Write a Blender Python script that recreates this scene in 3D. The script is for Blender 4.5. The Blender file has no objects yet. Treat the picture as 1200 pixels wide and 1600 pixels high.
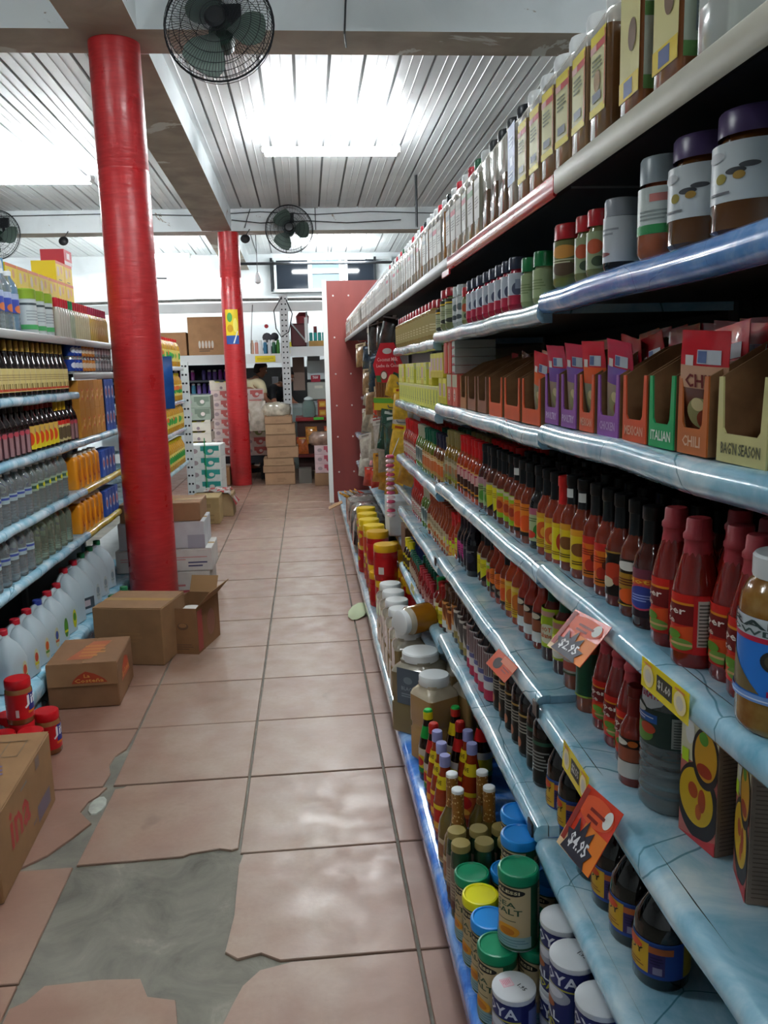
import bpy, bmesh, math, random
from math import sin, cos, pi, radians
from mathutils import Matrix, Vector, Euler

# ---------------------------------------------------------------- camera, world, exposure
SC = bpy.context.scene
COL = SC.collection
H_CAM, PITCH, YAW, ROLL = 1.5, 0.1706, 0.0877, 0.0261


def make_camera():
    cam = bpy.data.cameras.new('camera')
    ob = bpy.data.objects.new('camera', cam)
    COL.objects.link(ob)
    cam.sensor_fit = 'VERTICAL'
    cam.sensor_height = 36.0
    cam.lens = 36.0 * 1303.2 / 1600.0
    cam.clip_start, cam.clip_end = 0.02, 100
    fwd = Vector((sin(YAW) * cos(PITCH), cos(YAW) * cos(PITCH), -sin(PITCH)))
    right = Vector((cos(YAW), -sin(YAW), 0))
    down = fwd.cross(right)
    r2 = cos(ROLL) * right + sin(ROLL) * down
    d2 = -sin(ROLL) * right + cos(ROLL) * down
    m = Matrix((r2, -d2, -fwd)).transposed().to_4x4()
    m.translation = (0, 0, H_CAM)
    ob.matrix_world = m
    SC.camera = ob


make_camera()
world = bpy.data.worlds.new('world')
SC.world = world
world.use_nodes = True
world.node_tree.nodes['Background'].inputs[0].default_value = (0.75, 0.85, 1.0, 1)
world.node_tree.nodes['Background'].inputs[1].default_value = 0.15
SC.view_settings.view_transform = 'Standard'
SC.view_settings.look = 'None'
SC.view_settings.gamma = 1.0
SC.view_settings.use_curve_mapping = False
SC.view_settings.exposure = 1.28
SC.cycles.use_denoising = True
SC.cycles.max_bounces = 8
SC.cycles.diffuse_bounces = 6
SC.cycles.glossy_bounces = 3
SC.cycles.transmission_bounces = 6
SC.cycles.transparent_max_bounces = 8
SC.cycles.sample_clamp_indirect = 6.0
SC.cycles.caustics_refractive = False
SC.cycles.caustics_reflective = False
TUBE_STRENGTH = 75.0
# ceiling fixtures: (x, y, z, strength factor); the last ones hang outside the frame
FIXTURES = [
    (0.30, 7.75, 3.36, 1.2, 'twin tube ceiling light over the aisle before the second beam'),
    (-2.60, 8.8, 3.36, 1.2, 'twin tube ceiling light over the left shelves beside the first red column'),
    (-2.25, 13.1, 3.2, 0.8, 'far twin tube ceiling light left of the second red column'),
    (0.42, 13.5, 3.2, 0.8, 'far twin tube ceiling light in front of the high dark window'),
    (-5.00, 12.6, 3.2, 0.8, 'far twin tube ceiling light beyond the small fan at the left edge'),
    (0.58, 2.9, 3.36, 1.05, 'twin tube ceiling light above the near shelves, before the first beam'),
    (0.0, -2.0, 3.36, 0.45, 'twin tube ceiling light behind the viewpoint over the aisle'),
    (-2.6, 2.4, 3.36, 0.6, 'twin tube ceiling light behind the viewpoint over the left shelves'),
]

rnd = random.Random(11)

# ---------------------------------------------------------------- materials
_MATS = {}


def lin(h):
    h = h.lstrip('#')
    o = []
    for i in (0, 2, 4):
        c = int(h[i:i + 2], 16) / 255.0
        o.append(c / 12.92 if c <= 0.04045 else ((c + 0.055) / 1.055) ** 2.4)
    return (o[0], o[1], o[2], 1.0)


def M(h, rough=0.45, metal=0.0, coat=0.0, trans=0.0, ior=1.45, var=0.0, scale=30.0, bump=0.0, spec=0.35):
    """principled material; var > 0 mottles the colour with noise, bump adds fine relief"""
    key = (h, rough, metal, coat, trans, ior, var, scale, bump, spec)
    if key in _MATS:
        return _MATS[key]
    m = bpy.data.materials.new('mat_' + h.lstrip('#'))
    m.use_nodes = True
    nt = m.node_tree
    b = nt.nodes['Principled BSDF']
    b.inputs['Base Color'].default_value = lin(h)
    b.inputs['Roughness'].default_value = rough
    b.inputs['Metallic'].default_value = metal
    b.inputs['IOR'].default_value = ior
    b.inputs['Specular IOR Level'].default_value = spec
    if coat:
        b.inputs['Coat Weight'].default_value = coat
        b.inputs['Coat Roughness'].default_value = 0.05
    if trans:
        b.inputs['Transmission Weight'].default_value = trans
    if var or bump:
        tc = nt.nodes.new('ShaderNodeTexCoord')
        nz = nt.nodes.new('ShaderNodeTexNoise')
        nz.inputs['Scale'].default_value = scale
        nz.inputs['Detail'].default_value = 5
        nt.links.new(tc.outputs['Object'], nz.inputs['Vector'])
        if var:
            mx = nt.nodes.new('ShaderNodeMix')
            mx.data_type = 'RGBA'
            c = lin(h)
            mx.inputs[6].default_value = (c[0] * (1 - var), c[1] * (1 - var), c[2] * (1 - var), 1)
            mx.inputs[7].default_value = tuple(min(1, x * (1 + var)) for x in c[:3]) + (1,)
            mr = nt.nodes.new('ShaderNodeMapRange')
            mr.inputs['From Min'].default_value = 0.35
            mr.inputs['From Max'].default_value = 0.65
            nt.links.new(nz.outputs['Fac'], mr.inputs['Value'])
            nt.links.new(mr.outputs['Result'], mx.inputs[0])
            nt.links.new(mx.outputs[2], b.inputs['Base Color'])
        if bump:
            bp = nt.nodes.new('ShaderNodeBump')
            bp.inputs['Strength'].default_value = bump
            bp.inputs['Distance'].default_value = 0.01
            nt.links.new(nz.outputs['Fac'], bp.inputs['Height'])
            nt.links.new(bp.outputs['Normal'], b.inputs['Normal'])
    _MATS[key] = m
    return m


def emit_mat(name, col, strength):
    m = bpy.data.materials.new(name)
    m.use_nodes = True
    nt = m.node_tree
    nt.nodes.clear()
    e = nt.nodes.new('ShaderNodeEmission')
    e.inputs[0].default_value = col
    e.inputs[1].default_value = strength
    o = nt.nodes.new('ShaderNodeOutputMaterial')
    nt.links.new(e.outputs[0], o.inputs[0])
    return m


class N:
    """tiny node-graph helper around one principled material"""

    def __init__(s, name, rough=0.5):
        s.m = bpy.data.materials.new(name)
        s.m.use_nodes = True
        s.nt = s.m.node_tree
        s.b = s.nt.nodes['Principled BSDF']
        s.b.inputs['Roughness'].default_value = rough
        s.tc = s.nt.nodes.new('ShaderNodeTexCoord')
        s.geo = s.nt.nodes.new('ShaderNodeNewGeometry')

    def node(s, t, **kw):
        n = s.nt.nodes.new(t)
        for k, v in kw.items():
            setattr(n, k, v)
        return n

    def link(s, a, b):
        s.nt.links.new(a, b)

    def noise(s, scale, detail=5, dist=0.0, vec=None, rough=0.5):
        n = s.node('ShaderNodeTexNoise')
        n.inputs['Scale'].default_value = scale
        n.inputs['Detail'].default_value = detail
        n.inputs['Distortion'].default_value = dist
        n.inputs['Roughness'].default_value = rough
        s.link(vec or s.geo.outputs['Position'], n.inputs['Vector'])
        return n.outputs['Fac']

    def scaled(s, sx, sy, sz):
        mp = s.node('ShaderNodeMapping')
        mp.inputs['Scale'].default_value = (sx, sy, sz)
        s.link(s.geo.outputs['Position'], mp.inputs['Vector'])
        return mp.outputs['Vector']

    def ramp(s, fac, stops):
        r = s.node('ShaderNodeValToRGB')
        cr = r.color_ramp
        while len(cr.elements) < len(stops):
            cr.elements.new(0.5)
        for e, (p, c) in zip(cr.elements, stops):
            e.position = p
            e.color = lin(c)
        s.link(fac, r.inputs['Fac'])
        return r.outputs['Color']

    def rng(s, fac, a, b, c=0.0, d=1.0):
        r = s.node('ShaderNodeMapRange')
        for k, v in zip(('From Min', 'From Max', 'To Min', 'To Max'), (a, b, c, d)):
            r.inputs[k].default_value = v
        s.link(fac, r.inputs['Value'])
        return r.outputs['Result']

    def mix(s, fac, a, b, mode='MIX'):
        n = s.node('ShaderNodeMix')
        n.data_type = 'RGBA'
        n.blend_type = mode
        if isinstance(fac, float):
            n.inputs[0].default_value = fac
        else:
            s.link(fac, n.inputs[0])
        for i, x in ((6, a), (7, b)):
            if isinstance(x, str):
                n.inputs[i].default_value = lin(x)
            else:
                s.link(x, n.inputs[i])
        return n.outputs[2]

    def bump(s, h, strength=0.3, dist=0.01):
        n = s.node('ShaderNodeBump')
        n.inputs['Strength'].default_value = strength
        n.inputs['Distance'].default_value = dist
        s.link(h, n.inputs['Height'])
        s.link(n.outputs['Normal'], s.b.inputs['Normal'])

    def col(s, c):
        s.link(c, s.b.inputs['Base Color'])

    def rough(s, f):
        s.link(f, s.b.inputs['Roughness'])


def contact_paper(name, c_dark, c_mid, c_light, c_line, line=0.012, vs=4.2):
    n = N(name, 0.16)
    f = n.noise(7.0, 8, 0.6, rough=0.62)
    c = n.ramp(f, [(0.30, c_dark), (0.48, c_mid), (0.68, c_light)])
    v = n.node('ShaderNodeTexVoronoi', feature='DISTANCE_TO_EDGE')
    v.inputs['Scale'].default_value = vs
    wob = n.node('ShaderNodeMix')
    wob.data_type = 'VECTOR'
    wob.inputs[0].default_value = 0.06
    nn = n.node('ShaderNodeTexNoise')
    nn.inputs['Scale'].default_value = 5
    n.link(n.geo.outputs['Position'], nn.inputs['Vector'])
    n.link(n.geo.outputs['Position'], wob.inputs[4])
    n.link(nn.outputs['Color'], wob.inputs[5])
    n.link(wob.outputs[1], v.inputs['Vector'])
    ln = n.rng(v.outputs['Distance'], line * 0.5, line, 0.75, 0.0)
    n.col(n.mix(ln, c, c_line))
    n.bump(n.noise(14, 3), 0.12, 0.01)
    n.b.inputs['Coat Weight'].default_value = 0.5
    n.b.inputs['Coat Roughness'].default_value = 0.08
    return n.m


# ---------------------------------------------------------------- mesh building
_FONT = {}


def slice_x(vs, fs, cuts):
    bm = bmesh.new()
    bv = [bm.verts.new((a, b, 0)) for a, b in vs]
    for f in fs:
        try:
            bm.faces.new([bv[i] for i in f])
        except ValueError:
            pass
    for x in cuts:
        bmesh.ops.bisect_plane(bm, geom=bm.verts[:] + bm.edges[:] + bm.faces[:], plane_co=(x, 0, 0), plane_no=(1, 0, 0))
    bm.verts.index_update()
    o = [(v.co.x, v.co.y) for v in bm.verts], [tuple(v.index for v in f.verts) for f in bm.faces]
    bm.free()
    return o


def font_mesh(s):
    if s not in _FONT:
        cu = bpy.data.curves.new('lettering', 'FONT')
        cu.body = s
        cu.resolution_u = 1
        cu.offset = 0.02
        ob = bpy.data.objects.new('lettering', cu)
        me = bpy.data.meshes.new_from_object(ob)
        vs = [(v.co.x, v.co.y) for v in me.vertices]
        fs = [tuple(p.vertices) for p in me.polygons]
        if vs:      # slice the letters so that they can follow a curved label
            xa, xb = min(v[0] for v in vs), max(v[0] for v in vs)
            n = 3 * len(s) + 3
            vs, fs = slice_x(vs, fs, [xa + (xb - xa) * i / n for i in range(1, n)])
        bpy.data.objects.remove(ob)
        bpy.data.meshes.remove(me)
        bpy.data.curves.remove(cu)
        if not vs:
            vs, fs = [(0, 0), (1, 0), (1, 1)], [(0, 1, 2)]
        x0, x1 = min(v[0] for v in vs), max(v[0] for v in vs)
        y0, y1 = min(v[1] for v in vs), max(v[1] for v in vs)
        w, h = max(x1 - x0, 1e-4), max(y1 - y0, 1e-4)
        _FONT[s] = ([((a - x0) / w, (b - y0) / h) for a, b in vs], fs)
    return _FONT[s]


def cyl(R, z0=0.0, a0=0.0, cx=0.0, cy=0.0):
    """surface of a round bottle, facing -Y; u is arc length, v height, h lift"""
    return lambda u, v, h: (cx + (R + h) * sin(a0 + u / R), cy - (R + h) * cos(a0 + u / R), z0 + v)


def flat(o, ux, uy, n):
    return lambda u, v, h: tuple(o[i] + u * ux[i] + v * uy[i] + h * n[i] for i in range(3))


def front(y, x0=0.0, z0=0.0):      # plane facing -Y
    return flat((x0, y, z0), (1, 0, 0), (0, 0, 1), (0, -1, 0))


def right_side(x, y0=0.0, z0=0.0):  # plane facing +X, u runs +Y
    return flat((x, y0, z0), (0, 1, 0), (0, 0, 1), (1, 0, 0))


def top_side(z, x0=0.0, y0=0.0):
    return flat((x0, y0, z), (1, 0, 0), (0, 1, 0), (0, 0, 1))


class MB:
    def __init__(s):
        s.v, s.f, s.mi, s.mats = [], [], [], []

    def mat(s, m):
        if isinstance(m, str):
            m = M(m)
        if m not in s.mats:
            s.mats.append(m)
        return s.mats.index(m)

    def add(s, vs, fs, m, xf=None):
        o = len(s.v)
        if xf is not None:
            vs = [tuple(xf @ Vector(p)) for p in vs]
        s.v.extend(vs)
        i = s.mat(m)
        for f in fs:
            s.f.append(tuple(o + k for k in f))
            s.mi.append(i)
        return s

    def lathe(s, prof, m, n=16, c=(0, 0, 0), xf=None):
        """m: one material, or a list with one per profile segment"""
        vs, base, segs = [], [], []
        for r, z in prof:
            if r < 1e-6:
                base.append((len(vs), 1))
                vs.append((c[0], c[1], c[2] + z))
            else:
                base.append((len(vs), n))
                for k in range(n):
                    a = 2 * pi * k / n
                    vs.append((c[0] + r * sin(a), c[1] - r * cos(a), c[2] + z))
        for i in range(len(prof) - 1):
            (a, na), (b, nb) = base[i], base[i + 1]
            fs = []
            if na == 1 and nb == 1:
                continue
            for k in range(n):
                k2 = (k + 1) % n
                if na == 1:
                    fs.append((a, b + k2, b + k))
                elif nb == 1:
                    fs.append((a + k, a + k2, b))
                else:
                    fs.append((a + k, a + k2, b + k2, b + k))
            segs.append((i, fs))
        o = len(s.v)
        if xf is not None:
            vs = [tuple(xf @ Vector(p)) for p in vs]
        s.v.extend(vs)
        for i, fs in segs:
            mm = m[min(i, len(m) - 1)] if isinstance(m, (list, tuple)) else m
            k = s.mat(mm)
            for f in fs:
                s.f.append(tuple(o + q for q in f))
                s.mi.append(k)
        return s

    def loft(s, rings, m, cap=True, xf=None):
        vs = [p for r in rings for p in r]
        n = len(rings[0])
        fs = []
        for i in range(len(rings) - 1):
            for k in range(n):
                k2 = (k + 1) % n
                fs.append((i * n + k, i * n + k2, (i + 1) * n + k2, (i + 1) * n + k))
        if cap:
            fs.append(tuple(reversed(range(n))))
            fs.append(tuple((len(rings) - 1) * n + k for k in range(n)))
        return s.add(vs, fs, m, xf)

    def box(s, a, b, m, xf=None, bev=0.0):
        x0, y0, z0 = a
        x1, y1, z1 = b
        if bev:
            cx, cy, w, d = (x0 + x1) / 2, (y0 + y1) / 2, (x1 - x0) / 2, (y1 - y0) / 2
            return s.rrects([(w - bev, d - bev, bev, z0), (w, d, bev, z0 + bev), (w, d, bev, z1 - bev),
                             (w - bev, d - bev, bev, z1)], m, 1, xf, (cx, cy))
        vs = [(x0, y0, z0), (x1, y0, z0), (x1, y1, z0), (x0, y1, z0), (x0, y0, z1), (x1, y0, z1), (x1, y1, z1), (x0, y1, z1)]
        fs = [(3, 2, 1, 0), (4, 5, 6, 7), (0, 1, 5, 4), (1, 2, 6, 5), (2, 3, 7, 6), (3, 0, 4, 7)]
        return s.add(vs, fs, m, xf)

    def rrects(s, prof, m, n=3, xf=None, c=(0, 0)):
        """stack of rounded rectangles: (half w, half d, corner r, z)"""
        rings = []
        for hw, hd, r, z in prof:
            q = []
            r = min(r, hw - 1e-5, hd - 1e-5)
            for sx, sy, a0 in ((1, -1, -pi / 2), (1, 1, 0), (-1, 1, pi / 2), (-1, -1, pi)):
                for k in range(n + 1):
                    a = a0 + pi / 2 * k / n
                    q.append((c[0] + sx * (hw - r) + r * cos(a), c[1] + sy * (hd - r) + r * sin(a), z))
            rings.append(q)
        return s.loft(rings, m, True, xf)

    def tube(s, path, r, m, n=6, closed=False, xf=None):
        P = [Vector(p) for p in path]
        rings = []
        L = len(P)
        rr = r if isinstance(r, (list, tuple)) else [r] * L
        up = None
        for i in range(L):
            if closed:
                t = P[(i + 1) % L] - P[i - 1]
            else:
                t = P[min(i + 1, L - 1)] - P[max(i - 1, 0)]
            t.normalize()
            if up is None:
                up = Vector((0, 0, 1)) if abs(t.z) < 0.9 else Vector((1, 0, 0))
            b = t.cross(up)
            if b.length < 1e-6:
                b = t.cross(Vector((0.3, 1, 0.2)))
            b.normalize()
            up = b.cross(t).normalized()
            rings.append([tuple(P[i] + rr[i] * (cos(2 * pi * k / n) * b + sin(2 * pi * k / n) * up)) for k in range(n)])
        if closed:
            rings.append(rings[0])
        return s.loft(rings, m, not closed, xf)

    def prism(s, poly, n0, n1, m, axis='z', xf=None):
        """extrude a 2-D polygon (may be concave) between n0 and n1 along axis"""
        f = {'z': lambda p, q: (p[0], p[1], q), 'y': lambda p, q: (p[0], q, p[1]), 'x': lambda p, q: (q, p[0], p[1])}[axis]
        k = len(poly)
        vs = [f(p, n0) for p in poly] + [f(p, n1) for p in poly]
        fs = [tuple(reversed(range(k))), tuple(range(k, 2 * k))]
        fs += [(i, (i + 1) % k, k + (i + 1) % k, k + i) for i in range(k)]
        return s.add(vs, fs, m, xf)

    # ----- flat print laid on a surface
    def rect(s, S, u0, v0, u1, v1, m, h=0.0003, nu=None):
        if nu is None:
            nu = 1
            a, b = Vector(S(u0, v0, 0)), Vector(S(u1, v0, 0))
            c = Vector(S((u0 + u1) / 2, v0, 0))
            if (c - (a + b) / 2).length > 1e-5:
                nu = max(2, min(44, int(abs(u1 - u0) / 0.0055)))
        vs, fs = [], []
        for i in range(nu + 1):
            u = u0 + (u1 - u0) * i / nu
            vs += [S(u, v0, h), S(u, v1, h)]
        for i in range(nu):
            fs.append((2 * i, 2 * i + 2, 2 * i + 3, 2 * i + 1))
        return s.add(vs, fs, m)

    def ell(s, S, cu, cv, ru, rv, m, h=0.0006, n=12, p=1.0):
        vs, fs = [], []
        for i in range(n + 1):
            t = -cos(pi * i / n)
            e = rv * abs(1 - t * t) ** (0.5 * p)
            vs += [S(cu + ru * t, cv - e, h), S(cu + ru * t, cv + e, h)]
        for i in range(n):
            fs.append((2 * i, 2 * i + 2, 2 * i + 3, 2 * i + 1))
        return s.add(vs, fs, m)

    def poly(s, S, pts, m, h=0.0006):
        xa, xb = min(p[0] for p in pts), max(p[0] for p in pts)
        a, b, c = Vector(S(xa, 0, 0)), Vector(S(xb, 0, 0)), Vector(S((xa + xb) / 2, 0, 0))
        fs = [tuple(range(len(pts)))]
        if (c - (a + b) / 2).length > 1e-5:
            pts, fs = slice_x(pts, fs, [xa + (xb - xa) * i / 10 for i in range(1, 10)])
        return s.add([S(u, v, h) for u, v in pts], fs, m)

    def txt(s, S, t, u0, v0, u1, v1, m, h=0.0009):
        vs, fs = font_mesh(t)
        return s.add([S(u0 + a * (u1 - u0), v0 + b * (v1 - v0), h) for a, b in vs], fs, m)

    def lines(s, S, u0, v0, u1, v1, k, m, h=0.0009, fill=0.45):
        """rows of tiny print"""
        dv = (v1 - v0) / k
        for i in range(k):
            w = u0 + (u1 - u0) * (0.75 + 0.25 * ((i * 7) % 4) / 3)
            s.rect(S, u0, v0 + i * dv, w, v0 + (i + fill) * dv, m, h)
        return s

    def mesh(s, name, smooth=True, ang=38):
        me = bpy.data.meshes.new(name)
        me.from_pydata(s.v, [], s.f)
        for m in s.mats:
            me.materials.append(m)
        me.polygons.foreach_set('material_index', s.mi)
        if smooth:
            me.polygons.foreach_set('use_smooth', [True] * len(s.f))
            me.set_sharp_from_angle(angle=radians(ang))
        me.update()
        return me


# ---------------------------------------------------------------- things, parts, copies
def ob(name, mesh, parent=None, loc=(0, 0, 0), rot=(0, 0, 0)):
    o = bpy.data.objects.new(name, mesh)
    COL.objects.link(o)
    o.location = loc
    o.rotation_euler = rot
    if parent is not None:
        o.parent = parent
    return o


def tag(o, label=None, cat=None, group=None, kind=None):
    if label:
        o['label'] = label
    if cat:
        o['category'] = cat
    if group:
        o['group'] = group
    if kind:
        o['kind'] = kind
    return o


def thing(name, label, cat, loc=(0, 0, 0), rotz=0.0, group=None, rot=None):
    o = ob(name, None, None, loc, rot or (0, 0, rotz))
    o.empty_display_size = 0.02
    return tag(o, label, cat, group)


def struct(name, mb, label=None, parent=None):
    o = ob(name, mb.mesh(name) if isinstance(mb, MB) else mb, parent)
    if parent is None:
        tag(o, label, kind='structure')
    return o


class P:
    """a kind of product: named part meshes; put() makes one with a part object each"""

    def __init__(s, name, cat):
        s.name, s.cat, s.parts = name, cat, []

    def part(s, name, mb, label=None, sub=None):
        s.parts.append((name, mb.mesh(name), label, sub))
        return s

    def put(s, label, loc, rotz=0.0, group=None, rot=None, name=None):
        r = thing(name or s.name, label, s.cat, loc, rotz, group, rot)
        made = {}
        for nm, me, lb, sub in s.parts:
            o = ob(nm, me, made.get(sub, r))
            made[nm] = o
            if lb:
                o['label'] = lb
        return r


_T = 'first second third fourth fifth sixth seventh eighth ninth tenth eleventh twelfth thirteenth fourteenth fifteenth sixteenth seventeenth eighteenth nineteenth'.split()
_D = {2: 'twent', 3: 'thirt', 4: 'fort', 5: 'fift', 6: 'sixt', 7: 'sevent', 8: 'eight', 9: 'ninet'}


def nth(k):
    """1 -> first"""
    if k < 20:
        return _T[k - 1]
    d, r = divmod(k, 10)
    return _D[d] + 'ieth' if r == 0 else _D[d] + 'y-' + _T[r - 1]


RF = -pi / 2     # products on the right shelves face the aisle (-X)
LF = pi / 2      # products on the left shelves face the aisle (+X)
WHITE, BLACK, RED, YEL = '#e9ebea', '#0d0e10', '#c01c1e', '#f0d21c'


# ================================================================ the setting
def tile_mat():
    n = N('terracotta_tile', 0.42)
    base = n.ramp(n.noise(3.0, 6, 0.3), [(0.3, '#755244'), (0.5, '#815e50'), (0.7, '#8b6a5b')])
    sep = n.node('ShaderNodeSeparateXYZ')
    n.link(n.geo.outputs['Position'], sep.inputs[0])
    # the trodden path down the middle of the aisle is worn paler
    ab = n.node('ShaderNodeMath', operation='ABSOLUTE')
    ad = n.node('ShaderNodeMath', operation='ADD')
    ad.inputs[1].default_value = 0.34
    n.link(sep.outputs['X'], ad.inputs[0])
    n.link(ad.outputs[0], ab.inputs[0])
    wear = n.rng(ab.outputs[0], 0.66, 0.3)
    wn = n.node('ShaderNodeMath', operation='MULTIPLY')
    n.link(wear, wn.inputs[0])
    n.link(n.rng(n.noise(5.0, 6, 0.5), 0.3, 0.65, 0.35, 1.0), wn.inputs[1])
    c = n.mix(wn.outputs[0], base, '#958070')
    oi = n.node('ShaderNodeObjectInfo')
    c = n.mix(n.rng(oi.outputs['Random'], 0, 1, 0.0, 0.22), c, '#896858')
    fine = n.noise(60, 4)
    c = n.mix(n.rng(fine, 0.35, 0.7, 0.0, 0.25), c, '#7b6152')
    st = n.rng(n.noise(2.2, 3, 1.0), 0.66, 0.72, 0, 0.5)
    n.col(n.mix(st, c, '#6a584d'))
    n.rough(n.rng(n.noise(9, 4), 0.3, 0.7, 0.28, 0.5))
    n.bump(n.noise(25, 5), 0.12, 0.006)
    return n.m


def cement_mat():
    n = N('bare_cement', 0.75)
    c = n.ramp(n.noise(5.5, 9, 0.8, rough=0.65), [(0.28, '#47453d'), (0.42, '#5f5c52'), (0.6, '#706c61'), (0.75, '#8e897b')])
    n.col(c)
    n.bump(n.noise(11, 9, 0.3, rough=0.6), 0.35, 0.012)
    return n.m


def white_paint(name, chip='#a3978a', amount=0.66, tint='#e4eaec'):
    n = N(name, 0.55)
    c = n.ramp(n.noise(1.6, 6, 0.4), [(0.3, '#d0d6d8'), (0.55, tint), (0.8, '#e9edec')])
    ch = n.rng(n.noise(4.0, 8, 1.0, rough=0.7), amount, amount + 0.02)
    n.col(n.mix(ch, c, chip))
    n.bump(n.noise(12, 5), 0.15, 0.01)
    return n.m


def bare_beam():
    n = N('bare_concrete', 0.8)
    c = n.ramp(n.noise(3, 7, 0.6), [(0.3, '#94877a'), (0.55, '#a99c8d'), (0.75, '#b8ac9d')])
    ch = n.rng(n.noise(1.5, 7, 0.8, rough=0.6), 0.63, 0.65)
    n.col(n.mix(ch, c, '#d3d2cb'))
    n.bump(n.noise(8, 6), 0.2, 0.01)
    return n.m


def ceiling_metal():
    n = N('painted_deck', 0.4)
    c = n.ramp(n.noise(1.2, 6, 0.4), [(0.3, '#dbe0e2'), (0.55, '#eceff0'), (0.8, '#f4f6f6')])
    v = n.scaled(6, 1.2, 6)
    ch = n.rng(n.noise(2.2, 8, 0.9, vec=v, rough=0.7), 0.68, 0.7)
    n.col(n.mix(ch, c, '#7f817f'))
    return n.m


def red_paint():
    n = N('red_gloss_paint', 0.34)
    v = n.scaled(2.0, 2.0, 14.0)
    c = n.ramp(n.noise(5, 7, 0.4, vec=v), [(0.25, '#9f1a1f'), (0.5, '#b02226'), (0.75, '#bb3133')])
    ch = n.rng(n.noise(6, 8, 1.2, rough=0.75), 0.74, 0.77, 0, 0.75)
    c = n.mix(ch, c, '#c98a84')
    sep = n.node('ShaderNodeSeparateXYZ')
    n.link(n.geo.outputs['Position'], sep.inputs[0])
    dirt = n.node('ShaderNodeMath', operation='MULTIPLY')  # darker red towards the foot of the column, broken up by noise
    n.link(n.rng(sep.outputs['Z'], 0.5, 0.05), dirt.inputs[0])
    n.link(n.rng(n.noise(4, 5), 0.35, 0.65, 0.2, 0.8), dirt.inputs[1])
    n.col(n.mix(dirt.outputs[0], c, '#4a1d1c'))
    n.rough(n.rng(n.noise(9, 5, 0.5), 0.3, 0.7, 0.25, 0.5))
    n.bump(n.noise(7, 6, 0.5, vec=n.scaled(1, 1, 5)), 0.25, 0.01)
    return n.m


MT, MC = tile_mat(), cement_mat()
M_WALL = white_paint('painted_wall', amount=0.7)
M_BEAM = white_paint('painted_beam', '#9a8c7d', 0.64)
M_BARE = bare_beam()
M_DECK = ceiling_metal()
M_RED = red_paint()

# floor: a cement bed with each clay tile its own piece
floor = struct('floor', MB().box((-8, -5, -0.2), (5, 14.6, -0.008), MC),
               'floor of square terracotta tiles in grey cement joints, one tile missing')
TX0, TY0, TW, TL = -0.2734, 3.4683, 0.5055, 0.5085


def tile_outline(k, j):
    g = 0.0045
    x0, x1 = TX0 + k * TW + g, TX0 + (k + 1) * TW - g
    y0, y1 = TY0 + j * TL + g, TY0 + (j + 1) * TL - g
    if k == -1 and j == -3:
        return None
    if (k, j) == (-2, -2):
        return [(x0, y0), (x1 - .17, y0), (x1 - .1, y0 + .07), (x1 - .045, y0 + .17), (x1 - .008, y0 + .25), (x1 - .03, y0 + .28),
                (x1 - .065, y0 + .33), (x1 - .055, y0 + .4), (x1 - .03, y0 + .44), (x1 - .012, y1), (x0, y1)]
    if (k, j) == (-2, -1):
        return [(x0, y0), (x1 - .03, y0), (x1 - .025, y0 + .1), (x1 - .045, y0 + .17), (x1 - .04, y0 + .25), (x1 - .008, y0 + .31), (x1, y1), (x0, y1)]
    if (k, j) == (-1, -2):
        return [(x0, y0), (x1 - .17, y0 + .006), (x1 - .15, y0 + .02), (x1 - .06, y0 + .035), (x1 - .02, y0 + .02), (x1, y0 + .03), (x1, y1), (x0 + .05, y1),
                (x0 + .04, y1 - .015), (x0 + .012, y1 - .02)]
    if (k, j) == (0, -3):
        return [(x0 - .005, y0 + .05), (x0 + .03, y0 + .02), (x0 + .09, y0 + .035), (x0 + .14, y0 + .002), (x1, y0), (x1, y1), (x0 + .01, y1),
                (x0, y1 - .06), (x0 + .006, y0 + .2)]
    if (k, j) == (-1, -4):
        return [(x0, y0), (x1 - .06, y0), (x1 - .075, y0 + .25), (x1 - .085, y0 + .33), (x1 - .1, y0 + .4), (x1 - .17, y0 + .42), (x1 - .2, y0 + .485),
                (x1 - .3, y1 - .005), (x0 + .06, y1 - .01), (x0 + .03, y1 - .06), (x0 - .002, y1 - .08)]
    if (k, j) == (0, -4):
        return [(x0 + .02, y0), (x1, y0), (x1, y1), (x0 + .17, y1), (x0 + .09, y1 - .02), (x0 + .05, y1 - .07), (x0 + .03, y1 - .13), (x0 + .01, y1 - .2)]
    if (k, j) == (-1, 4):
        return [(x0, y0), (x1, y0), (x1, y1), (x0 + .05, y1), (x0 + .045, y1 - .1), (x0 + .02, y1 - .2)]
    return [(x0, y0), (x1, y0), (x1, y1), (x0, y1)]


def tile_mesh(o):
    cx, cy = sum(p[0] for p in o) / len(o), sum(p[1] for p in o) / len(o)
    r = rnd.uniform(-.0008, .0008)
    ins = [(p[0] + (cx - p[0]) * .008, p[1] + (cy - p[1]) * .008) for p in o]
    mb = MB()
    mb.loft([[(x, y, -.014) for x, y in o], [(x, y, -.0025 + r) for x, y in o], [(x, y, r) for x, y in ins]], MT)
    return mb.mesh('tile', smooth=False)


for j in range(-4, 21):
    far = TY0 + j * TL > 9.3
    for k in (range(-5, 5) if far else range(-3, 2)):
        o = tile_outline(k, j)
        if o:
            ob('tile', tile_mesh(o), floor)
# a pale chip of stone lying in the widened joint
ob('stone_chip', MB().loft([[(-.8 + .03 * cos(a) * q, 2.83 + .065 * sin(a) * q, z) for a in [i * pi / 5 for i in range(10)]]
                            for q, z in ((1, -.01), (.95, -.003), (.6, .0))], M('#9c9f95', .8, var=.15)).mesh('stone_chip'), floor)

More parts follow.
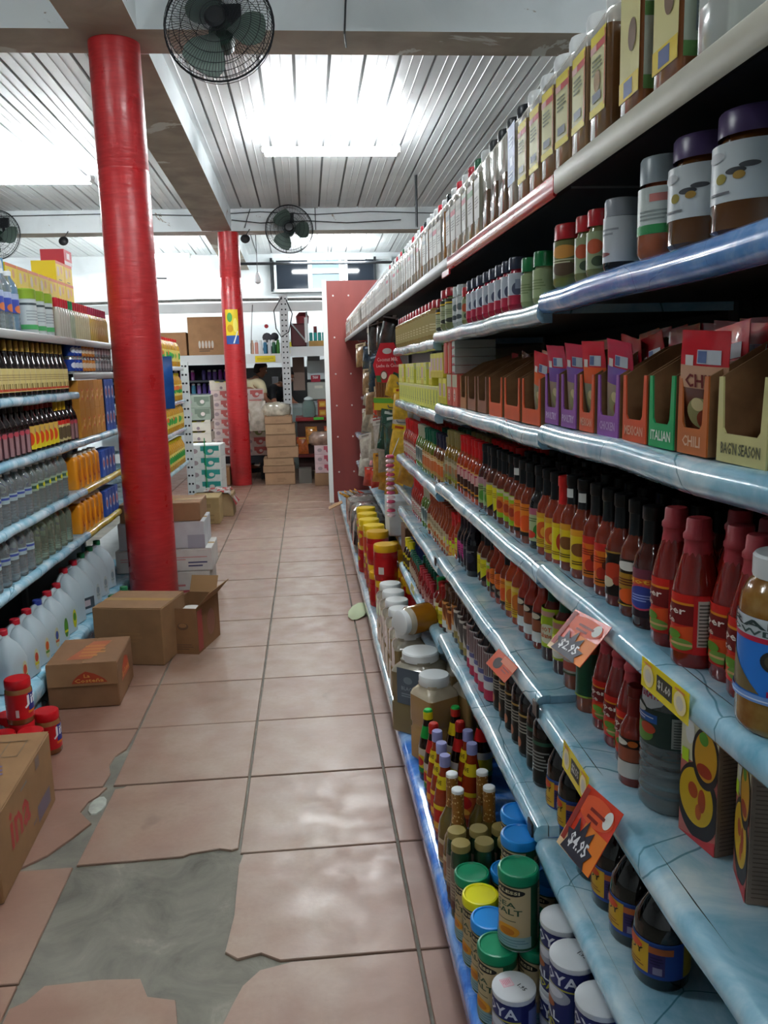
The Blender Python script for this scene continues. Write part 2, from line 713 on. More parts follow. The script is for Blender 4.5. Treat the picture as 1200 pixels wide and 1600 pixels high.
# walls
struct('wall_back', MB().box((-8, 14.5, -.02), (5, 14.7, 4.0), M_WALL), 'white back wall above the storage racks')
struct('wall_left', MB().box((-8.2, -5, -.02), (-8, 14.7, 4.0), M_WALL), 'white left wall beyond the left shelves')
struct('wall_right', MB().box((5, -5, -.02), (5.2, 14.7, 4.0), M_WALL), 'white right wall behind the spice shelves')
struct('wall_front', MB().box((-8, -5.2, -.02), (5, -5, 4.0), M_WALL), 'white wall behind the viewpoint')

# ceiling: deck slab with each ribbed panel its own piece
ceil = struct('ceiling', MB().box((-8, -5, 3.8), (5, 14.7, 3.9), M('#8d8f8e', .7)), 'white painted ribbed metal deck ceiling')
PW = 0.245
PROF = [(0, .02), (0, 0), (.068, 0), (.071, -.004), (.077, -.004), (.08, 0), (.138, 0), (.141, -.004), (.147, -.004), (.15, 0), (.222, 0), (.222, .02)]


def panel_mesh(L):
    return MB().prism(PROF, 0, L, M_DECK, 'y').mesh('ceiling_panel', smooth=False)


for (y0, y1, z0, z1) in ((5.55, 11.25, 3.62, 3.54), (11.5, 14.5, 3.53, 3.42)):
    me = panel_mesh(y1 - y0)
    back = MB().box((-8, 0, .0195), (5, y1 - y0, .03), M('#8d9091', .7))
    tilt = (math.atan2(z1 - z0, y1 - y0), 0, 0)
    ob('deck_joint', back.mesh('deck_joint'), ceil, (0, y0, z0), tilt)
    x = -6.6
    while x < 4.6:
        ob('ceiling_panel', me, ceil, (x, y0, z0 + rnd.uniform(-.002, .002)), tilt)
        x += PW
ob('front_deck', MB().box((-8, -5, 3.66), (5, 5.3, 3.7), M_DECK).mesh('front_deck'), ceil)


def beam(name, a, b, label, dz=0.0):
    x0, y0, z0 = a
    x1, y1, z1 = b
    mb = MB()
    v = [(x0, y0, z0), (x1, y0, z0), (x1, y1, z0 + dz), (x0, y1, z0 + dz), (x0, y0, z1), (x1, y0, z1), (x1, y1, z1 + dz), (x0, y1, z1 + dz)]
    mb.add(v, [(4, 5, 6, 7), (0, 1, 5, 4), (1, 2, 6, 5), (2, 3, 7, 6), (3, 0, 4, 7)], M_BEAM)
    mb.add(v, [(3, 2, 1, 0)], M_BARE)
    return struct(name, mb.mesh(name, smooth=False), label)


beam('ceiling_beam', (-8, 5.2, 3.42), (5, 5.57, 3.8), 'white concrete beam across the ceiling with a bare brown underside')
beam('ceiling_beam', (-8, 11.2, 3.27), (5, 11.52, 3.6), 'far white concrete beam across the ceiling carrying the small fan')
beam('ceiling_beam', (-1.24, 5.571, 3.415), (-.87, 11.199, 3.75), 'long beam between the two red columns, bare brown underneath', -.14)
beam('ceiling_beam', (-1.24, -5, 3.415), (-.87, 5.199, 3.75), 'long beam running overhead in front of the nearer red column')
beam('ceiling_beam', (-1.24, 11.521, 3.27), (-.87, 14.5, 3.65), 'long beam running from the far red column to the back wall', -.1)


def column(x, y, z1, r, label):
    prof = [(r * 1.015, 0), (r * 1.015, .01), (r * 1.01, 1.2), (r * 1.005, 2.1), (r, 2.695), (r * .985, 2.7), (r * .985, 2.712), (r * 1.0, 2.717), (r * .985, z1)]
    mb = MB().lathe([(p[0], p[1]) for p in prof], M_RED, 36)
    o = struct('column', mb.mesh('column', ang=60), label)
    o.location = (x, y, 0)
    return o


c1 = column(-1.045, 5.42, 3.43, .15, 'thick red painted round column standing nearest beside the left shelves')
c2 = column(-.925, 11.33, 3.29, .137, 'far red painted round column in front of the carton stacks')
# paper poster pasted on the far column
mb = MB()
S = cyl(.1395, 0, radians(8))
mb.rect(S, -.11, 1.86, .06, 2.3, '#e3c52a', .001)
mb.rect(S, -.11, 1.86, .06, 1.97, '#31559a', .0014)
mb.ell(S, -.05, 2.2, .035, .06, '#4c9a4b', .0014)
mb.ell(S, .02, 2.1, .03, .09, '#f0e06a', .0014)
mb.ell(S, -.05, 2.06, .04, .05, '#c8951c', .0016)
mb.poly(S, [(-.02, 1.87), (.0, 1.87), (.05, 2.02), (.04, 2.03)], '#e8e8e8', .0018)
o = ob('poster', mb.mesh('poster'), None, (-.925, 11.33, 0))
tag(o, 'small yellow and blue poster pasted on the far red column', 'poster')

# high dark window in the back wall
wf = struct('window_1', MB().box((-.52, 14.38, 2.79), (1.5, 14.5, 2.84), M('#cdd2d2', .4)).box((-.52, 14.38, 3.3), (1.5, 14.5, 3.34), M('#cdd2d2', .4)),
            'high interior window with dark panes above the back rack')
for x in (-.52, -.46, .1, .13, .62, .72, 1.2, 1.46):
    ob('window_frame', MB().box((x, 14.37, 2.8), (x + .04, 14.49, 3.34), M('#cfd6d8' if x not in (-.52, 1.2) else '#22262a', .4)).mesh('window_frame'), wf)
for x0, x1, c in ((-.42, .1, '#20262e'), (.17, .62, '#7f95a2'), (.76, 1.2, '#20262e')):  # the reflection on the middle pane is put into its paler colour
    ob('pane', MB().box((x0, 14.42, 2.84), (x1, 14.44, 3.3), M(c, .08)).mesh('pane'), wf)
ob('window_frame', MB().box((.17, 14.36, 3.08), (.62, 14.43, 3.11), M('#cfd6d8', .4)).mesh('window_frame'), wf)
o = ob('pipe', MB().tube([(-1.05, 13.6, 3.16), (0, 13.6, 3.155), (1.9, 13.6, 3.15)], .022, M('#26282c', .5), 8).mesh('pipe'))
tag(o, 'black pipe hung level across the ceiling before the high window', 'pipe')
o = ob('pipe', MB().tube([(1.28, 9.5, 3.02), (1.28, 9.5, 3.62)], .014, M('#26282c', .5), 8).mesh('pipe'))
tag(o, 'thin black drop rod hanging from the ceiling above the spice shelf', 'pipe')


# ---------------------------------------------------------------- ceiling lights
M_TUBE = emit_mat('tube_glow', (0.92, 0.97, 1.0, 1), TUBE_STRENGTH)
M_TUBES = {}
for (x, y, z, f, label) in FIXTURES:
    if f not in M_TUBES:
        M_TUBES[f] = emit_mat('tube_glow', (0.93, 0.98, 1.0, 1), TUBE_STRENGTH * f)
    t = thing('ceiling_light', label, 'light', (x, y, z), pi / 2 if y == 2.9 else 0)
    ob('housing', MB().prism([(-.022, .03), (.022, .03), (.022, .06), (-.022, .06)], -.62, .62, M('#e4e6e6', .4), 'x').mesh('housing'), t)
    for s in (-1, 1):
        ob('tube', MB().tube([(-.59, s * .055, .02), (.59, s * .055, .02)], .02, M_TUBES[f], 10).mesh('tube'), t)
        ob('lamp_holder', MB().box((s * .59 - .012, -.07, -.002), (s * .59 + .012, .07, .06), M('#e8e8e8', .4)).mesh('lamp_holder'), t)
    ob('suspension', MB().tube([(0, 0, .1), (0, 0, 3.8 - z)], .008, M('#3a3c3e', .5), 6).mesh('suspension'), t)


# ---------------------------------------------------------------- fans
def ring(r, y, w, mb, m, n=40, k=4):
    mb.tube([(r * cos(2 * pi * i / n), y, r * sin(2 * pi * i / n)) for i in range(n)], w, m, k, True)


FR = .295
M_WIRE = M('#23262a', .4, .5)
gb = MB()
for r, y, w in ((FR, 0, .006), (FR * .985, -.035, .0022), (FR * .93, -.062, .002), (FR * .8, -.08, .002), (FR * .64, -.092, .002), (FR * .46, -.1, .002), (FR * .27, -.105, .0024),
                (FR * .97, .045, .002), (FR * .8, .075, .002), (FR * .5, .095, .002)):
    ring(r, y, w, gb, M_WIRE)
for i in range(100):
    a = 2 * pi * i / 100
    pts = [(FR * .2, -.106), (FR * .6, -.094), (FR * .93, -.062), (FR, -.002)]
    a2 = a + .22
    gb.tube([(r * cos(a + .25 * (1 - r / FR)), y, r * sin(a + .25 * (1 - r / FR))) for r, y in pts], .0017, M_WIRE, 3)
    if i % 2 == 0:
        gb.tube([(r * cos(a), y, r * sin(a)) for r, y in ((FR, 0), (FR * .9, .06), (FR * .3, .1))], .0013, M_WIRE, 3)
GUARD = gb.mesh('guard')
XF = Matrix.Rotation(pi / 2, 4, 'X')
HUB = MB().lathe([(0, .02), (.045, .016), (.06, 0), (.06, -.008), (0, -.008)], M('#15171a', .4), 20, xf=Matrix.Translation((0, -.1, 0)) @ XF).mesh('hub_badge')
MOTOR = MB().lathe([(0, -.2), (.05, -.19), (.07, -.1), (.07, -.05), (.03, -.04), (.02, .04), (0, .04)], M('#1c3a2c', .4), 18, xf=XF).mesh('motor')


def blade_mesh(k):
    mb = MB()
    vs, fs = [], []
    nr, na = 7, 5
    for i in range(nr + 1):
        r = .04 + .21 * i / nr
        half = .16 + .50 * sin(pi * min(1, (i + 1.2) / nr * .72))
        for q in range(na + 1):
            a = 2 * pi * k / 3 + half * (2 * q / na - 1)
            y = .02 + .075 * (q / na - .5) * (.5 + .5 * i / nr)
            vs.append((r * cos(a), y, r * sin(a)))
    for i in range(nr):
        for q in range(na):
            b = i * (na + 1) + q
            fs.append((b, b + 1, b + na + 2, b + na + 1))
    n0 = len(vs)
    vs += [(x, y + .003, z) for x, y, z in vs]
    fs += [tuple(n0 + i for i in reversed(f)) for f in fs]
    return mb.add(vs, fs, M('#56665e', .4)).mesh('blade')


BLADES = [blade_mesh(k) for k in range(3)]


def fan(loc, rot, arm, label):
    t = thing('wall_fan', label, 'fan', loc, rot=rot)
    ob('guard', GUARD, t)
    ob('hub_badge', HUB, t)
    ob('motor', MOTOR, t)
    for b in BLADES:
        ob('blade', b, t)
    ob('bracket', MB().tube(arm, .016, M('#2a2d30', .4, .5), 8).box((arm[-1][0] - .06, arm[-1][1] - .02, arm[-1][2] - .06),
                                                                   (arm[-1][0] + .06, arm[-1][1] + .01, arm[-1][2] + .06), M('#2a2d30', .4)).mesh('bracket'), t)
    return t


fan((-.39, 4.93, 3.335), (radians(-10), 0, radians(-6)), [(0, .17, 0), (0, .2, .12), (.02, .24, .2)], 'large black caged fan with green blades fixed to the nearer ceiling beam')
fan((-.135, 10.95, 3.245), (radians(-6), 0, 0), [(0, .17, 0), (0, .2, .14), (0, .22, .2)], 'caged fan with green blades fixed in the middle of the far ceiling beam')
fan((-3.68, 10.95, 3.22), (radians(-6), 0, radians(-8)), [(0, .17, 0), (0, .2, .14), (0, .22, .2)], 'caged fan on the far beam, cut by the left edge of the photograph')
for x, lb in ((-2.95, 'small black disc lamp under the far beam left of the nearer red column'), (-.7, 'small black disc lamp under the far beam beside the far red column')):
    t = thing('bracket_lamp', lb, 'lamp', (x, 11.17, 3.17))
    ob('shade', MB().lathe([(0, .03), (.03, .025), (.06, 0), (.055, 0), (0, .02)], M('#151618', .5), 16, xf=Matrix.Rotation(radians(75), 4, 'X')).mesh('shade'), t)
    ob('arm', MB().tube([(0, 0, 0), (.02, .02, .06), (.06, .028, .12)], .006, M('#222222', .5), 6).mesh('arm'), t)
# cables looping along the beams
for pts, lb in (
    ([(-6, 11.18, 3.50), (-4, 11.18, 3.47), (-2.4, 11.18, 3.49), (-1.3, 11.18, 3.46), (-.5, 11.19, 3.5), (.2, 11.19, 3.46), (.9, 11.19, 3.49), (1.8, 11.19, 3.46)], 'thin dark cable clipped along the face of the far ceiling beam'),
    ([(-.7, 11.16, 3.3), (-.66, 11.16, 3.42), (-.62, 11.16, 3.53)], 'short dark cable drooping beside the far red column top'),
    ([(.2, 11.17, 3.27), (.2, 11.17, 3.55)], 'straight dark cable dropping down the far ceiling beam'),
    ([(-.86, 11.165, 3.40), (-.5, 11.165, 3.36), (.1, 11.165, 3.38), (.6, 11.165, 3.35), (1.3, 11.165, 3.38)], 'second thin cable sagging across the far ceiling beam'),
    ([(.33, 5.17, 3.75), (.31, 5.17, 3.55), (.3, 5.18, 3.4), (.32, 5.4, 3.405)], 'two core cable running down the nearer ceiling beam'),
):
    tag(ob('cable', MB().tube(pts, .006, M('#3a3d40', .6), 5).mesh('cable')), lb, 'cable')


# ================================================================ shelving units
TEAL = contact_paper('pale_marble_paper', '#66aac6', '#9ccbe0', '#d6ebf3', '#2d7186', .006, 3.6)
TEAL2 = contact_paper('grey_blue_paper', '#7fa9bd', '#a6c5d3', '#cfe0e8', '#54808f', .004, 3.0)
ROYAL = contact_paper('royal_blue_paper', '#2560c0', '#4585dc', '#a0c8f4', '#1c4ea2', .003, 9.0)
BLUE2 = contact_paper('mid_blue_paper', '#3f78c4', '#5c95d8', '#9cc4ee', '#2c5ca6', .002, 5.0)
M_CREAM = M('#bdb9a8', .4, var=.08, scale=6)
M_GREY = M('#8f9494', .4, .2, var=.1, scale=8)
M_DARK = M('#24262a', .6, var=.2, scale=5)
M_BACK = M('#2b2a2c', .7, var=.15, scale=4)
M_STRIP = M('#c6262b', .2, coat=.5, var=.1, scale=8)
M_YLIP = contact_paper('yellow_paper', '#b59a1f', '#d6bd3a', '#e9dc8a', '#8f7d1c', .003, 9.0)

RB = [0.28, 1.60, 2.93, 4.28]
DECK = {1: (1.832, 1.828, 1.832), 2: (1.637, 1.620, 1.600), 3: (1.385, 1.375, 1.345), 4: (1.105, 1.095, 1.065), 5: (.806, .822, .788), 6: (.502, .530, .492), 7: (.135, .135, .135)}


def dz(level, y):
    if y > RB[3]:
        return {1: 1.836, 7: .135, 5: .80, 6: .48, 3: 1.2}[level]
    i = 0 if y < RB[1] else 1 if y < RB[2] else 2
    return DECK[level][i]


LIP = [(.476, 0), (.460, -.0004), (.450, -.006), (.445, -.018), (.446, -.032), (.455, -.042), (.476, -.042)]
LIPM = [(.476, -.0), (.446, -.0), (.444, -.003), (.444, -.036), (.448, -.04), (.452, -.034), (.452, -.006), (.476, -.006)]


def shelf(parent, y0, y1, z, top, lipm, x_front=.445, x_back=.86, metal=False, flip=1, thick=.026, under=None):
    """a shelf board with its price rail; flip -1 mirrors it for a unit standing left of the aisle"""
    d = x_front - .445
    a, b = x_front + .031, x_back
    X = lambda x: flip * x
    mb = MB()
    lo, hi = min(X(a), X(b)), max(X(a), X(b))
    v = [(lo, y0, -thick), (hi, y0, -thick), (hi, y1, -thick), (lo, y1, -thick), (lo, y0, 0), (hi, y0, 0), (hi, y1, 0), (lo, y1, 0)]
    mb.add(v, [(4, 5, 6, 7), (0, 1, 5, 4), (2, 3, 7, 6)], top)
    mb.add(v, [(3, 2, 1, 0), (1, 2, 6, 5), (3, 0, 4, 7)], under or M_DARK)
    s = ob('shelf', mb.mesh('shelf', smooth=False), parent, (0, 0, z))
    prof = [(X(px + d), pz) for px, pz in (LIPM if metal else LIP)]
    if flip < 0:
        prof = prof[::-1]
    mb = MB()
    ny = 10
    rings = []
    ph = rnd.uniform(0, 6)
    for i in range(ny + 1):
        y = y0 + .002 + (y1 - y0 - .004) * i / ny
        w = 0 if metal else .0016 * sin(ph + 2.4 * i)
        q = 0 if metal else .0018 * sin(ph * 2 + 1.7 * i)
        rings.append([(px + w * flip, y, pz + q) for px, pz in prof])
    mb.loft(rings, lipm)
    ob('price_rail', mb.mesh('price_rail', ang=50), s)
    return s


def unit(name, label, cat='shelving'):
    return thing(name, label, cat)


right = unit('shelving_unit', 'long right shelving unit wrapped in pale blue marbled paper, full of sauces and spices')
mb = MB().box((.862, -1.05, .02), (.89, 4.28, 1.83), M_BACK)
ob('back_panel', mb.mesh('back_panel', smooth=False), right)
for y in RB:
    y = min(y, 4.258)
    ob('upright', MB().box((.835, y - .02, 0), (.8615, y + .02, 1.84), M('#3a3c40', .5)).mesh('upright', smooth=False), right)
for lv in (2, 3, 4, 5, 6):
    for i in range(3):
        lipm = TEAL if lv in (3, 4, 5, 6) else (BLUE2 if i == 0 else TEAL2 if i == 1 else TEAL2)
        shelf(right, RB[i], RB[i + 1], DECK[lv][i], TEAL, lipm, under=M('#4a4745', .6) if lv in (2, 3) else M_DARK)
for i, m in ((0, M_CREAM), (1, M_STRIP), (2, M_GREY)):
    y0, y1 = RB[i], RB[i + 1]
    if i == 1:
        y0, y1 = 1.5, 2.62
    if i == 0:
        y1 = 1.5
    if i == 2:
        y0 = 2.62
    shelf(right, y0, y1, DECK[1][i], M_GREY, m, metal=True, under=M('#1d1d22', .6))


def base_unit(parent, y0, y1, paper, x0=.296, flip=1, top=None, z=.135):
    prof = [(x0 + .57, .0), (x0 + .57, z), (x0 + .02, z), (x0 + .006, z - .004), (x0, z - .014), (x0, z - .06), (x0 + .008, z - .075), (x0 + .03, z - .08), (x0 + .03, .0)]
    prof = [(flip * a, b) for a, b in prof]
    if flip < 0:
        prof = prof[::-1]
    prof = prof[::-1]
    mb = MB().prism(prof, y0 + .002, y1 - .002, paper, 'y')
    return ob('base_shelf', mb.mesh('base_shelf', ang=50), parent)


base_unit(right, -1.05, 3.05, ROYAL)
base_unit(right, 3.05, 4.278, TEAL2)

farr = unit('shelving_unit', 'far section of the right shelving before the red end panel, hung with packets')
FB = [4.282, 5.55, 6.85, 8.15, 9.42]
ob('back_panel', MB().box((.862, 4.281, .02), (.89, 9.42, 1.83), M('#4c3a35', .7)).mesh('back_panel', smooth=False), farr)
for i in range(4):
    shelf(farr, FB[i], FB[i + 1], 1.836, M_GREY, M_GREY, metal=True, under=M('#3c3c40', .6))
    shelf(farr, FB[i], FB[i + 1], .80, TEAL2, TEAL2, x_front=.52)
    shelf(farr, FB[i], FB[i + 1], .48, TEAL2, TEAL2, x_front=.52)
    shelf(farr, FB[i], FB[i + 1], 1.2, TEAL2, TEAL2, x_front=.60)
    ob('upright', MB().box((.835, FB[i] - .0 + .005, 0), (.8615, FB[i] + .04, 1.84), M('#55585c', .5)).mesh('upright', smooth=False), farr)
    base_unit(farr, FB[i], FB[i + 1], TEAL2, .30)

# red faced end panel standing across the far end of the right shelves
pt = thing('end_panel', 'tall dark red painted board with white edge closing the far end of the right shelves', 'panel', (.24, 9.45, 0))
M_BOARD = N('red_board', .45)
M_BOARD.col(M_BOARD.ramp(M_BOARD.noise(3, 6, .3, vec=M_BOARD.scaled(1, 1, .2)), [(.3, '#6a2520'), (.55, '#7b312b'), (.8, '#883b34')]))
ob('board', MB().box((.02, 0, 0), (1.35, .03, 2.46), M_BOARD.m).mesh('board', smooth=False), pt)
ob('edge_strip', MB().box((-.03, -.012, 0), (.0195, .035, 2.47), M('#dfe0dc', .4)).mesh('edge_strip', smooth=False), pt)
for zz in (.35, .75, 1.1, 1.45, 1.85, 2.3):
    for xx in (.09, .26):
        ob('screw', MB().lathe([(0, .006), (.008, .004), (.01, 0)], M('#d8d6d0', .3, .6), 8, xf=Matrix.Translation((xx, -.0005, zz)) @ Matrix.Rotation(pi / 2, 4, 'X')).mesh('screw'), pt)

left = unit('shelving_unit', 'left shelving unit stocked with syrup bottles, water, cans and gallon jugs')
LBAY = [2.25, 3.57, 4.90, 6.22]
ob('back_panel', MB().box((-1.73, 2.25, .02), (-1.702, 6.22, 1.70), M('#3a4042', .7)).mesh('back_panel', smooth=False), left)
for y in LBAY:
    ob('upright', MB().box((-1.7015, y - .02, 0), (-1.675, y + .02, 1.7), M('#55585c', .5)).mesh('upright', smooth=False), left)
LZ = {'base': .15, 5: .61, 4: .865, 3: 1.145, 2: 1.415, 22: 1.52, 1: 1.71}
for i in range(3):
    y0, y1 = LBAY[i], LBAY[i + 1]
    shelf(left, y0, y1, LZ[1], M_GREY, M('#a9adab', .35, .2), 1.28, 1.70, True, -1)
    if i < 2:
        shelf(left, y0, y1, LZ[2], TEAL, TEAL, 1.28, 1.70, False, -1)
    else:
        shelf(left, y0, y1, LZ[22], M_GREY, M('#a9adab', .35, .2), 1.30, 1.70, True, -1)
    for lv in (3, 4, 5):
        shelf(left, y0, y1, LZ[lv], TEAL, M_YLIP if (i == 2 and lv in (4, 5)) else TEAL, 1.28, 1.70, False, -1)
    base_unit(left, y0, y1, TEAL, 1.24, -1, z=.15)


# ================================================================ products on the right shelves
def print_on(mb, R, z0, z1, items, S=None, half=None, h0=0.0006):
    """flat print: x in -1..1 across the facing half, y in 0..1 up the label"""
    S = S or cyl(R, z0)
    half = half or R * pi / 2
    H = z1 - z0
    for i, it in enumerate(items):
        k, h = it[0], h0 + 0.00022 * i
        if k == 'r':
            mb.rect(S, it[1] * half, it[2] * H, it[3] * half, it[4] * H, it[5], h)
        elif k == 'e':
            mb.ell(S, it[1] * half, it[2] * H, it[3] * half, it[4] * H, it[5], h)
        elif k == 't':
            mb.txt(S, it[1], it[2] * half, it[3] * H, it[4] * half, it[5] * H, it[6], h)
        elif k == 'l':
            mb.lines(S, it[1] * half, it[2] * H, it[3] * half, it[4] * H, it[5], it[6], h)
        elif k == 'p':
            mb.poly(S, [(u * half, v * H) for u, v in it[1]], it[2], h)
    return mb


def label(R, z0, z1, bg, items, wrap=1.7):
    mb = MB()
    S = cyl(R, z0)
    a = R * pi / 2 * wrap
    mb.rect(S, -a, 0, a, z1 - z0, M(bg, .3) if isinstance(bg, str) else bg, .0003)
    return print_on(mb, R, z0, z1, items)


def gloss(h):
    return M(h, .07, coat=.6)


def woozy(name, body, cap, bg, items, h=.185, r=.0275, lab=(.018, .092), sleeve=.128, neck=None, wrap=1.7, cat='bottle'):
    k, q = h / .185, r / .0275
    p = P(name, cat)
    prof = [(0, .002), (.025 * q, 0), (.0275 * q, .004), (.0275 * q, .096 * k), (.0255 * q, .108 * k), (.0195 * q, .12 * k), (.015 * q, .13 * k), (.0135 * q, .142 * k), (.013 * q, .17 * k), (0, .17 * k)]
    p.part('body', MB().lathe(prof, gloss(body), 20))
    s = sleeve * k
    cp = [(.0158 * q, s), (.0148 * q, s + .012 * k), (.0146 * q, .163 * k), (.0162 * q, .165 * k), (.0162 * q, .1835 * k), (.0145 * q, .185 * k), (0, .185 * k)]
    p.part('cap', MB().lathe(cp, M(cap, .3), 12))
    p.part('label', label(.0275 * q, lab[0] * k, lab[1] * k, bg, items, wrap))
    return p


